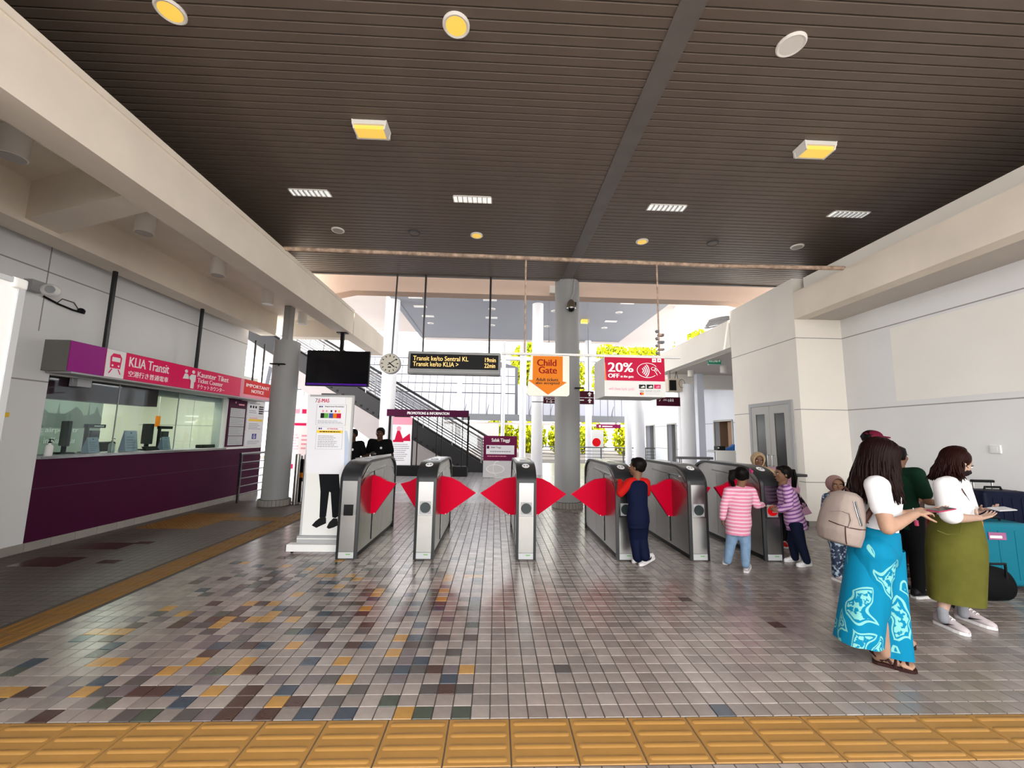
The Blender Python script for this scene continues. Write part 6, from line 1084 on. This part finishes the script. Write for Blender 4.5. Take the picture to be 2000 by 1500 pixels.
# crossbody strap
b = MB(); b.tube([p.px(1684, 962, 2.70), p.px(1676, 985, 2.69), p.px(1684, 1005, 2.675), p.px(1696, 1022, 2.675)], .004, 'black', 6); p.add('bag_cord', b.mesh('bag_cord'))
# backpack
t = thing('backpack', 'beige backpack hanging from the woman in the white T-shirt', 'backpack', AY(1650, 1065, 2.72)); c = AY(1652, 1005, 2.74); R_ = Euler((0, .22, 0)).to_matrix(); sb = SB()
for z, hx, hy in ((-.20, .085, .14), (-.10, .10, .16), (.02, .10, .155), (.12, .09, .135), (.19, .06, .09)):
    pass
KB = .84; c = AY(1646, 1008, 2.76); rings = [(c + R_ @ Vector((dx, 0, z)) * KB, R_ @ Vector((1, 0, 0)), Vector((0, 1, 0)), rx * KB * 1.1, ry * KB) for z, rx, ry, dx in ((-.215, .07, .10, 0), (-.205, .105, .145, -.005), (-.12, .122, .165, -.012), (.0, .118, .16, -.005), (.10, .105, .14, 0), (.17, .08, .105, .01), (.20, .04, .06, .015))]
sb.loft(rings, 'white', 20, True, lambda i, q: .05 * math.sin(2 * q) ** 2 + .02 * math.sin(6 * q + i)); me = remesh(sb, .009, 'beige', 2); bd = link('bag_body', me, t); bd.matrix_parent_inverse = Matrix.Translation(-WM[t.name])
def bagp(a, z, e=.004):      # a point on the bag's surface: angle and height
    zz = [(-.215, .07, .10, 0), (-.205, .105, .145, -.005), (-.12, .122, .165, -.012), (.0, .118, .16, -.005), (.10, .105, .14, 0), (.17, .08, .105, .01), (.20, .04, .06, .015)]
    for (z0, a0, b0, d0), (z1, a1, b1, d1) in zip(zz[:-1], zz[1:]):
        if z0 <= z <= z1: f = (z - z0) / (z1 - z0); k = 1 + .05 * math.sin(2 * a) ** 2; return c + R_ @ Vector(((d0 + (d1 - d0) * f) * KB + ((a0 + (a1 - a0) * f) * KB * 1.1 * k + e) * math.cos(a), ((b0 + (b1 - b0) * f) * KB * k + e) * math.sin(a), z * KB))
for nm, m_, r_, pts in (('zip', 'steel_dark', .005, [(-1.85, .13), (-1.75, .08), (-1.6, .02), (-1.4, -.04)]), ('zip', 'steel_bright', .003, [(-1.95, .13), (-1.85, .08), (-1.7, .02), (-1.5, -.04)]), ('seam', 'brown_leather', .003, [(-2.9, -.06), (-2.5, -.07), (-2.0, -.075), (-1.5, -.07), (-1.0, -.06), (-.5, -.06)]), ('seam', 'brown_leather', .003, [(-2.2, -.07), (-2.15, -.12), (-2.1, -.17), (-2.05, -.2)]), ('front_pocket_edge', 'beige', .006, [(-2.9, .02), (-2.5, .04), (-2.1, .03), (-2.0, -.02), (-2.05, -.075)])):
    b = MB(); b.tube([bagp(a_, z_) for a_, z_ in pts], r_, m_, 6); b.build(nm, t)
b = MB(); b.tube([AY(1668, 1042, 2.68), AY(1688, 1018, 2.655), AY(1704, 993, 2.66), AY(1714, 966, 2.68)], [.014, .017, .017, .012], 'brown_leather', 8); b.build('strap', t, True); b = MB(); a = AY(1669, 1042, 2.66); b.box(a.x - .02, a.x + .02, a.y - .012, a.y + .012, a.z - .008, a.z + .008, 'steel_bright'); b.build('buckle', t); b = MB(); b.tube([c + R_ @ Vector((.0, -.04, .155)), c + R_ @ Vector((-.01, 0, .195)), c + R_ @ Vector((.0, .04, .155))], .007, 'brown_leather', 6); b.build('grab_loop', t)
# --- woman in white blouse and olive skirt
p = Person('woman in white blouse and olive skirt looking at a phone by the suitcases', (3.72, 3.30), math.radians(-93), 1.50, skin='skin_pink')
p.set(3.30, hip=(1866, 1040), waist=(1866, 1008), chest=(1862, 965), neck=(1860, 931), head=(1871, 904)); p.set(3.14, sh_r=(1846, 950), el_r=(1858, 1012, 3.06), wr_r=(1915, 1012, 3.10)); p.set(3.45, sh_l=(1874, 948), el_l=(1893, 1000, 3.50), wr_l=(1918, 995, 3.42)); p.J['hp_r'] = p.px(1862, 1050, 3.27); p.J['hp_l'] = p.px(1872, 1050, 3.36); p.set(3.2, kn_r=(1852, 1125, 3.28), an_r=(1841, 1195, 3.25), kn_l=(1880, 1120, 3.36), an_l=(1880, 1186, 3.36)); p.head_rot = (-.50, 0, -.22); p.fat = 1.02
p.hands = {'r': (p.px(1955, 998, 3.12) - p.J['wr_r'], Vector((0, -.2, 1)), .16), 'l': (p.px(1950, 992, 3.30) - p.J['wr_l'], Vector((0, -.2, 1)), .3)}; p.sides = {'r': -1, 'l': 1}
p.finish(); p.shirt('cloth_cream_white', .014, .90, 0.0, .019, label='white blouse with puffed sleeves'); p.strands('hair_red_brown', 330, p.J['head'].z - .12, (-1.9, 1.35), .0105, .12, .03, 6, -.35, .02, curl=.45, sc=1.13); _m('mask_black', (.02, .012, .014), .7); mask(p, 'mask_black')
b = SB(); X_, Y_ = Vector((1, 0, 0)), Vector((0, 1, 0)); R = []
for i in range(11): f = i / 10; c = p.px(1866, 1006, 3.30).lerp(p.px(1868, 1172, 3.27), f); R.append((c, X_, Y_, .140 + .030 * min(1, f * 3) - .03 * max(0, f - .6), .135 + .052 * min(1, f * 3) - .02 * max(0, f - .5)))
b.loft(R, 'olive', 48, False, lambda i, t: .045 * (i / 10) * (math.sin(4 * t + 1) * .6 + math.sin(7 * t) * .5)); me = b.mesh('skirt'); me.polygons.foreach_set('use_smooth', [True] * len(me.polygons)); sk_ = p.add('skirt', me, 'olive midi skirt'); 
b = MB(); a = p.px(1838, 1040, 3.105); b.tube([p.px(1830, 1036, 3.11), p.px(1850, 1044, 3.10), p.px(1874, 1043, 3.10), p.px(1880, 1016, 3.12)], .004, 'olive', 6); link('pocket_seam', b.mesh('pocket_seam'), sk_, True)
for hl, te in (((1828, 1216), (1894, 1244)), ((1868, 1204), (1948, 1232))): p.shoe(p.fl(*hl), p.fl(*te), 'shoe_pink', 'sole_white', .092, .043, swoosh='black', lab='pale pink trainer')
for n in 'rl': b = SB(); a = p.J['an_' + n]; b.cap(a - UP * .05, .036, a + UP * .012, .034); p.add('sock', remesh(b, .006, 'sock_grey', 2))
b = MB(); b.tube([p.px(1868, 940, 3.17), p.px(1880, 957, 3.165), p.px(1893, 978, 3.18)], .004, 'brown_leather', 5); p.add('bag_cord', b.mesh('bag_cord'))
phone('pale phone lying in the palm of the woman in the olive skirt', AY(1957, 993, 3.2), Vector((1, .1, .03)), Vector((-.1, -.15, 1)), 'phone_white', 'phone_white', .17, .08)
b = MB(); a = AY(1920, 1030, 3.34); b.box(a.x - .03, a.x + .035, 3.36, 3.42, a.z - .06, a.z + .05, 'orange'); tag(link('small_pouch', bevel(b.mesh('small_pouch'), .012)), 'small orange pouch hanging beside the olive skirt', 'pouch')
# --- boy
p = Person('boy in navy and red top leaning on a gate on tiptoe', (1.72, 4.80), math.radians(14), 1.24, True, 'skin_brown')
p.set(4.80, hip=(1246, 1012, 4.76), waist=(1246, 988, 4.77), chest=(1244, 958, 4.80), neck=(1244, 936, 4.84), head=(1244, 912, 4.86)); p.set(4.80, sh_l=(1229, 943, 4.82), el_l=(1212, 963, 4.74), wr_l=(1211, 938, 4.90), sh_r=(1261, 943, 4.84), el_r=(1263, 962, 5.0 - .12), wr_r=(1252, 945, 4.90), hp_l=(1240, 1016, 4.76), hp_r=(1254, 1016, 4.76), kn_l=(1240, 1052, 4.82), kn_r=(1254, 1052, 4.80), an_l=(1246, 1090, 4.76), an_r=(1260, 1088, 4.70)); p.head_rot = (.05, 0, .65); p.hands = {'l': (Vector((.1, 1, .15)), Vector((0, .1, -1)), .25), 'r': (Vector((-.2, 1, .1)), Vector((0, .1, -1)), .25)}; p.sides = {'l': 1, 'r': -1}
p.finish(); p.shirt('navy', .012, .3, .035, .006, name='shirt', label='navy top'); J = p.J; sb = SB()
for n in 'lr': sb.chain([J['chest'].lerp(J['neck'], .75), J['sh_' + n], J['el_' + n], J['el_' + n].lerp(J['wr_' + n], .92)], [.05, .056, .048, .032])
sb.cap(J['sh_l'].lerp(J['neck'], .35) + UP * .004, .046, J['sh_r'].lerp(J['neck'], .35) + UP * .004, .046)
p.add('sleeves', remesh(sb, .009, 'cloth_red', 4), 'red raglan sleeves and yoke'); p.trousers('navy', .014, .95, cuff=.010, label='navy trousers'); p.cap_hair('hair_black')
p.shoe(p.fl(1256, 1093) , p.fl(1236, 1100), 'shoe_white', 'sole_white', .062, .033, .03, 0, swoosh='black', lab='white trainer'); p.shoe(p.fl(1277, 1098), p.fl(1249, 1106), 'shoe_white', 'sole_white', .062, .033, .04, 0, swoosh='black', lab='white trainer')
# --- girl in pink stripes
p = Person('girl in pink striped top and pale blue jeans seen from behind', (2.72, 4.68), math.radians(-12), 1.16, True, 'skin_brown')
p.set(4.68, hip=(1442, 1022), waist=(1443, 1000), chest=(1444, 972), neck=(1446, 952), head=(1449, 929)); p.set(4.68, sh_l=(1423, 960), el_l=(1414, 988, 4.66), wr_l=(1411, 1013, 4.66), sh_r=(1468, 960), el_r=(1478, 986, 4.66), wr_r=(1489, 986, 4.78), hp_l=(1434, 1030), hp_r=(1452, 1030), kn_l=(1427, 1062, 4.70), kn_r=(1456, 1066, 4.64), an_l=(1421, 1096, 4.72), an_r=(1456, 1104, 4.58)); p.head_rot = (0, 0, -.45); p.hands = {'l': (Vector((0, .1, -1)), Vector((1, 0, 0)), .4), 'r': (Vector((.5, 1, 0)), Vector((0, .2, -1)), .4)}; p.sides = {'l': -1, 'r': -1}
p.finish(); p.shirt('stripe_pink', .026, .92, .05, .014, 1.08, long=True, label='pink striped long sleeve top'); p.trousers('denim_light', .010, .97, label='pale blue jeans'); p.cap_hair('hair_black')
def tail(p, pts, r, m='hair_black', name='ponytail', n=26, seed=2, sp=.012):
    rg = random.Random(seed); b = MB()
    for i in range(n): o = Vector((rg.gauss(0, sp), rg.gauss(0, sp), 0)); K = len(pts); b.tube([q + o * (k / (K - 1)) ** .7 + Vector((rg.gauss(0, .003), rg.gauss(0, .003), 0)) for k, q in enumerate(pts)], [r * (1, 1.1, .9, .3)[min(3, int(k * 4 / K))] for k in range(K)], m, 5)
    me = b.mesh(name); me.polygons.foreach_set('use_smooth', [True] * len(me.polygons)); p.add(name, me)
_m('bead_pink', (.65, .05, .22), .4)
tail(p, [p.px(1437, 918, 4.64), p.px(1429, 920, 4.63), p.px(1427, 935, 4.62), p.px(1431, 950, 4.62)], .012); b = MB(); b.ball(p.px(1468, 921, 4.66), .018, .018, .02, 'bead_pink', 10, 6); b.ball(p.px(1465, 917, 4.64), .012, .012, .012, 'bead_pink', 8, 6); p.add('hair_clip', b.mesh('hair_clip'), 'pink hair clip')
p.shoe(p.fl(1416, 1103), p.fl(1421, 1093), 'shoe_pink', 'sole_white', .062, .034, lab='pink and white shoe'); p.shoe(p.fl(1457, 1119), p.fl(1462, 1105), 'shoe_pink', 'sole_white', .062, .034, lab='pink and white shoe')
# --- girl in purple stripes, leaning to the reader
p = Person('girl in purple striped top and dark jeans tapping a card at the reader', (3.62, 4.90), math.radians(82), 1.18, True, 'skin_brown')
p.set(4.90, hip=(1553, 1018), waist=(1548, 1000), chest=(1538, 970), neck=(1528, 948), head=(1528, 926)); p.set(4.84, sh_l=(1538, 955, 4.78), el_l=(1541, 988, 4.76), wr_l=(1522, 997, 4.82), sh_r=(1534, 953, 5.02 - .06), el_r=(1528, 985, 4.93), wr_r=(1519, 994, 4.90), hp_l=(1554, 1024, 4.84), hp_r=(1556, 1022, 4.96), kn_l=(1564, 1062, 4.82), kn_r=(1548, 1058, 4.98), an_l=(1576, 1096, 4.80), an_r=(1553, 1090, 4.98)); p.head_rot = (.05, 0, .05); p.hands = {'l': (Vector((0, 1, 0)), Vector((-1, 0, 0)), .5), 'r': (Vector((0, 1, 0)), Vector((1, 0, 0)), .5)}; p.sides = {'l': 1, 'r': -1}
p.finish(); p.shirt('stripe_purple', .026, .9, .04, .014, 1.06, long=True, label='purple striped long sleeve top'); p.trousers('denim_dark', .010, .97, label='dark blue jeans'); p.cap_hair('hair_black')
tail(p, [p.px(1540, 918, 4.90), p.px(1549, 918, 4.90), p.px(1552, 932, 4.90), p.px(1551, 952, 4.90)], .013)
p.shoe(p.fl(1583, 1104), p.fl(1557, 1107), 'shoe_white', 'sole_white', .058, .034, lab='white shoe with a red bow'); p.shoe(p.fl(1561, 1095), p.fl(1532, 1097), 'shoe_white', 'sole_white', .058, .034, lab='white shoe')
a, c = AY(1509, 1001, 4.86), AY(1524, 994, 4.86); b = MB(); b.box(a.x, c.x, 4.855, 4.858, a.z, c.z, 'print_white'); tag(b.build('travel_card'), 'small white card held at the red reader by the girl in purple', 'card')
# --- woman in cream headscarf leaning behind the last gate
p = Person('woman in cream headscarf and pink top leaning over behind the last gate', (4.05, 5.72), math.radians(150), 1.5, skin='skin_brown')
p.set(5.80, hip=(1556, 985, 5.75), waist=(1540, 960, 5.78), chest=(1512, 930, 5.85), neck=(1490, 915, 5.86), head=(1481, 899, 5.86)); p.set(5.8, sh_r=(1487, 930, 5.75), el_r=(1497, 965, 5.62), wr_r=(1540, 975, 5.55), sh_l=(1530, 920, 5.98), el_l=(1555, 955, 6.02), wr_l=(1552, 985, 5.9)); 
J = p.J; W = lambda x, y, z: p.inv @ Vector((x, y, z))
J['hp_r'] = W(3.98, 5.70, .76); J['hp_l'] = W(4.12, 5.80, .76); J['kn_r'] = W(3.96, 5.66, .42); J['kn_l'] = W(4.12, 5.78, .42); J['an_r'] = W(3.96, 5.72, .07); J['an_l'] = W(4.12, 5.84, .07)
p.head_rot = (-.1, -.22, .12); p.fat = .9; p.finish(); p.shirt('pink_cloth', .014, .9, .06, .014, long=True, label='pink long sleeve top'); p.trousers('cloth_black', .014, .97)
q = p.hh; R_ = Euler(p.head_rot, 'XYZ').to_matrix(); b = MB(); rings = []
for i in range(9):
    a = PI * .5 * i / 8; rings.append((p.hp(0, .62 - 1.35 * math.sin(a) * .95 + .0, -.02 + .18 * math.sin(a)), R_ @ Vector((1, 0, 0)), R_ @ Vector((0, .25, 1)).normalized(), q * (.60 + .30 * math.sin(a * 1.6)) * (1 if i < 8 else .2), q * (.84 + .16 * math.sin(a * 1.6)) * (1 if i < 8 else .2)))
sbh = SB(); sbh.loft(rings, 'hijab_cream', 26, False); b.add(sbh.v, sbh.f, 'hijab_cream'); d = SB(); n0 = p.J['neck']; ch = p.J['chest']
d.loft([(p.hp(0, .05, -.75), Vector((1, 0, 0)), Vector((0, 1, 0)), .62 * q, .72 * q), (n0 + UP * .01, Vector((1, 0, 0)), Vector((0, 1, 0)), .095, .10), (n0.lerp(ch, .35), Vector((1, 0, 0)), Vector((0, 1, 0)), .15, .12), (n0.lerp(ch, .85), Vector((1, 0, 0)), Vector((0, 1, 0)), .165, .14)], 'hijab_cream', 26, False, lambda i, t: .05 * math.sin(5 * t + i)); b.add(d.v, d.f, 'hijab_cream'); b.tube([p.hp(.60 * math.sin(t), .60 + .05 * math.cos(t), -.04 + .84 * math.cos(t)) for t in [2 * PI * k / 20 for k in range(20)]], .09 * q, 'hijab_cream', 8, True)
me = b.mesh('headscarf'); me.polygons.foreach_set('use_smooth', [True] * len(me.polygons)); p.add('headscarf', me, 'cream headscarf')
for x, y in ((3.96, 5.72), (4.12, 5.84)): p.shoe(p.inv @ Vector((x + .05, y + .06, 0)), p.inv @ Vector((x - .03, y - .15, 0)), 'cloth_red', 'sole_white', .07, .038, lab='red shoe')
# --- staff behind the first gates
for (px_, py_, Y, rz, lb, hx) in ((743, 835, 8.15, 178, 'station guard in black T-shirt standing behind the leftmost gate', 0), (690, 838, 7.9, 172, 'second guard in black mostly hidden behind the notice stand', 0)):
    a = AY(px_, py_, Y); p = Person(lb, (a.x, Y + .02), math.radians(rz), a.z, skin='skin_dark', group='guards in black behind the gates'); J = p.J
    for n, sd in (('l', -1), ('r', 1)): J['el_' + n] = J['sh_' + n] + Vector((sd * .07, -.03, -.26)); J['wr_' + n] = J['el_' + n] + Vector((-sd * .03, .14, -.18))
    p.fat = 1.06; p.head_rot = (-.08, 0, 0); p.finish(); p.shirt('cloth_black', .018, .62, .06, .016, label='black T-shirt'); p.trousers('cloth_black', .012, .97); p.cap_hair('hair_black')
    b = MB(); cpos = J['chest'] + Vector((-.07, .062 * p.H * 1.06 + .030, .03)); b.cyl(cpos, cpos + Vector((0, .004, 0)), .022, 'sign_white', n=14); p.add('chest_badge', b.mesh('chest_badge'), 'small white chest emblem')
    for n in 'lr': a_ = J['an_' + n]; p.shoe(Vector((a_.x, a_.y - .07, 0)), Vector((a_.x, a_.y + .19, 0)), 'black', 'black', .08, .042)
# --- people half hidden behind the two women
a = AY(1760, 872, 3.95); p = Person('person in dark green T-shirt between the two women', (a.x - .02, 3.98), math.radians(-80), a.z + .005, skin='skin_brown', group='people waiting behind the women'); J = p.J
for n, sd in (('l', -1), ('r', 1)): J['el_' + n] = J['sh_' + n] + Vector((sd * .05, .02, -.25)); J['wr_' + n] = J['el_' + n] + Vector((-sd * .02, .19, -.03))
p.hands = {'r': (Vector((0, 1, 0)), Vector((-1, 0, 0)), .5), 'l': (Vector((0, 1, 0)), Vector((1, 0, 0)), .5)}; p.sides = {'r': -1, 'l': 1}
p.finish(); p.shirt('dark_green', .016, .72, .05, .016, label='dark green T-shirt'); p.trousers('cloth_black', .012, .97); p.cap_hair('hair_black')
for n in 'lr': a_ = J['an_' + n]; p.shoe(Vector((a_.x, a_.y - .07, 0)), Vector((a_.x, a_.y + .18, 0)), 'black', 'sole_white', .08, .042)
a = AY(1702, 838, 4.55); p = Person('person in maroon cap behind the woman in the white T-shirt', (a.x + .05, 4.6), math.radians(-110), a.z - .015, skin='skin_light', group='people waiting behind the women'); J = p.J; p.finish(); p.shirt('cloth_black', .016, .6, .05, .014); p.trousers('cloth_black', .012, .97); p.cap_hair('hair_black')
R_ = Euler(p.head_rot, 'XYZ').to_matrix(); sb = SB(); sb.ell(p.hp(0, -.12, .42), .80 * p.hh, .92 * p.hh, .66 * p.hh, R_); cpo = p.add('cap', remesh(sb, .01, 'maroon_cap', 2), 'maroon cap'); b = MB(); b.prism([p.hp(-.5, .6, .35), p.hp(-.4, 1.25, .25), p.hp(.4, 1.25, .25), p.hp(.5, .6, .35)], (0, 0, .015), 'maroon_cap'); link('visor', b.mesh('visor'), cpo, True)
for n in 'lr': a_ = J['an_' + n]; p.shoe(Vector((a_.x, a_.y - .07, 0)), Vector((a_.x, a_.y + .18, 0)), 'black', 'black', .08, .042)
a = AY(1794, 948, 4.35); p = Person('small child with dark hair peeking out between the two women', (a.x, 4.4), math.radians(-150), a.z, True, 'skin_brown', 'people waiting behind the women'); J = p.J; p.head_rot = (-.1, 0, .5); p.finish(); p.shirt('brown_leather', .014, .8, .04, .012); p.trousers('cloth_black', .012, .97); p.cap_hair('hair_red_brown')
for n in 'lr': a_ = J['an_' + n]; p.shoe(Vector((a_.x, a_.y - .05, 0)), Vector((a_.x, a_.y + .12, 0)), 'black', 'black', .06, .034)
a = AY(1634, 930, 4.3); p = Person('child in pink headscarf and navy floral dress behind the backpack', (a.x + .02, 4.35), math.radians(-170), a.z, True, 'skin_brown', 'people waiting behind the women'); J = p.J; p.head_rot = (0, 0, -.6); p.finish()
def floral(name):
    m = bpy.data.materials.new(name); m.use_nodes = True; n = m.node_tree; tc = n.nodes.new('ShaderNodeTexCoord'); nz = n.nodes.new('ShaderNodeTexNoise'); nz.inputs['Scale'].default_value = 38; r = n.nodes.new('ShaderNodeValToRGB'); r.color_ramp.elements[0].position = .52; r.color_ramp.elements[0].color = (.012, .025, .06, 1); r.color_ramp.elements[1].position = .62; r.color_ramp.elements[1].color = (.35, .45, .55, 1); n.links.new(tc.outputs['Object'], nz.inputs['Vector']); n.links.new(nz.outputs['Fac'], r.inputs[0]); n.links.new(r.outputs[0], n.nodes['Principled BSDF'].inputs['Base Color']); MT[name] = m
floral('navy_floral'); p.shirt('navy_floral', .02, .9, .10, .016, long=True, label='navy floral dress'); p.trousers('navy_floral', .016, .95); q = p.hh; R_ = Euler(p.head_rot, 'XYZ').to_matrix(); b = MB(); rings = []
for i in range(9):
    a_ = PI * .5 * i / 8; rings.append((p.hp(0, .62 - 1.30 * math.sin(a_), -.02 + .18 * math.sin(a_)), R_ @ Vector((1, 0, 0)), R_ @ Vector((0, .25, 1)).normalized(), q * (.60 + .30 * math.sin(a_ * 1.6)) * (1 if i < 8 else .2), q * (.84 + .16 * math.sin(a_ * 1.6)) * (1 if i < 8 else .2)))
sbh = SB(); sbh.loft(rings, 'pink_scarf', 24, False); b.add(sbh.v, sbh.f, 'pink_scarf'); d = SB(); d.loft([(p.hp(0, .05, -.75), Vector((1, 0, 0)), Vector((0, 1, 0)), .62 * q, .7 * q), (p.J['neck'], Vector((1, 0, 0)), Vector((0, 1, 0)), .09, .09), (p.J['neck'] - UP * .07, Vector((1, 0, 0)), Vector((0, 1, 0)), .13, .10)], 'pink_scarf', 24, False); b.add(d.v, d.f, 'pink_scarf'); me = b.mesh('headscarf'); me.polygons.foreach_set('use_smooth', [True] * len(me.polygons)); p.add('headscarf', me, 'dusty pink headscarf')
for n in 'lr': a_ = J['an_' + n]; p.shoe(Vector((a_.x, a_.y - .05, 0)), Vector((a_.x, a_.y + .12, 0)), 'shoe_pink', 'sole_white', .06, .034)
# ================================================================== LUGGAGE
_m('teal_shell', (.016, .25, .36), .35); _m('red_shell', (.20, .006, .010), .35); _m('navy_shell', (.006, .010, .035), .5); _m('luggage_label', (.55, .20, .40), .5)
def suitcase(label, x, y, w, d, h, rz, m, handle=True, stripe=None, ribs=5, hz=.0, sticker=False):
    t = thing('suitcase', label, 'suitcase', (x, y, 0), 'suitcases by the right wall', rz); b = MB(); b.box(-w / 2, w / 2, -d / 2, d / 2, .055, h, m); me = bevel(b.mesh('shell'), .045, 4); me.polygons.foreach_set('use_smooth', [True] * len(me.polygons)); sh = link('shell', me, t, True)
    for k in range(ribs): xx = -w / 2 + w * (k + 1) / (ribs + 1); b = MB(); b.box(xx - .012, xx + .012, -d / 2 - .006, -d / 2 + .01, .12, h - .07, m); link('rib', bevel(b.mesh('rib'), .005), sh, True)
    b = MB(); b.box(-w / 2 - .002, w / 2 + .002, -.008, .008, .06, h - .002, 'black'); link('zip_band', b.mesh('zip_band'), t, True)
    for sx in (-1, 1):
        for sy in (-1, 1): b = MB(); b.cyl((sx * (w / 2 - .06) - .012, sy * (d / 2 - .04), .028), (sx * (w / 2 - .06) + .012, sy * (d / 2 - .04), .028), .028, 'black', n=14); b.box(sx * (w / 2 - .06) - .016, sx * (w / 2 - .06) + .016, sy * (d / 2 - .04) - .012, sy * (d / 2 - .04) + .012, .03, .065, 'black'); link('wheel', b.mesh('wheel'), t, True)
    b = MB(); b.tube([(-.09, 0, h - .005), (-.08, 0, h + .03), (.08, 0, h + .03), (.09, 0, h - .005)], .012, 'black', 8); link('top_handle', b.mesh('top_handle'), t, True)
    if hz:
        for sx in (-1, 1): b = MB(); b.cyl((sx * .10, d / 2 - .04, h - .02), (sx * .10, d / 2 - .04, h + hz), .009, 'steel_bright', n=8); link('pull_rod', b.mesh('pull_rod'), t, True)
        b = MB(); b.box(-.12, .12, d / 2 - .058, d / 2 - .022, h + hz - .01, h + hz + .02, 'black'); link('pull_grip', bevel(b.mesh('pull_grip'), .008), t, True)
    if sticker: b = MB(); b.box(-w / 2 + .05, -w / 2 + .21, -d / 2 - .010, -d / 2 - .004, h - .16, h - .09, 'luggage_label'); b.box(-w / 2 + .06, -w / 2 + .17, -d / 2 - .012, -d / 2 - .009, h - .145, h - .12, 'print_white'); link('luggage_tag', b.mesh('luggage_tag'), t, True)
    return t
q = AZ(1975, 1165, 0); suitcase('teal hard suitcase at the right edge with a pink tag', q.x + .16, q.y + .22, .46, .28, .66, -.12, 'teal_shell', sticker=True, ribs=2)
a = AY(1990, 1000, q.y + .35); suitcase('tall navy suitcase with raised handle behind the teal one', a.x + .0, q.y + .56, .48, .28, .93, -.1, 'navy_shell', hz=.08, ribs=4)
q2 = AZ(1800, 1088, 0); suitcase('dark red suitcase standing between the two women', q2.x - .12, 5.0, .44, .27, .60, .1, 'red_shell', ribs=3)
suitcase('second dark red suitcase half hidden by the olive skirt', q2.x - .70, 4.86, .40, .26, .50, -.2, 'red_shell', ribs=3)
q3 = AZ(1985, 1150, 0)
t = thing('duffel_bag', 'black soft bag on the floor between the red and teal suitcases', 'bag', (4.56, 3.84, 0)); sb = SB(); sb.loft([(Vector((x, 3.84, .16 + .015 * math.sin(i))), Vector((0, 1, 0)), UP, .12 * k, .15 * k) for i, (x, k) in enumerate(((4.32, .6), (4.36, .95), (4.48, 1.04), (4.64, 1.04), (4.76, .95), (4.80, .6)))]); o = link('bag_body', remesh(sb, .012, 'cloth_black', 2), t); o.matrix_parent_inverse = Matrix.Translation(-WM[t.name]); b = MB(); b.tube([(4.44, 3.74, .2), (4.46, 3.72, .36), (4.66, 3.72, .36), (4.68, 3.74, .2)], .012, 'black', 6); b.build('handle', t); b = MB(); b.tube([(4.34, 3.76, .05), (4.24, 3.70, .012), (4.14, 3.72, .012), (4.06, 3.66, .012)], .010, 'black', 6); b.build('loose_strap', t)
t = thing('low_ledge', 'dark low ledge rail along the right wall behind the luggage', 'bench', (5.9, 4.6, 0)); b = MB(); b.box(5.86, 6.14, 3.2, 6.0, .40, .45, 'dark_grey'); b.build('seat', t)  # bench-like seat and legs stand in for a low grey ledge
for y in (3.4, 4.6, 5.8): b = MB(); b.box(5.90, 5.95, y - .03, y + .03, 0, .40, 'dark_grey'); b.box(6.02, 6.08, y - .03, y + .03, 0, .40, 'dark_grey'); b.build('leg', t)
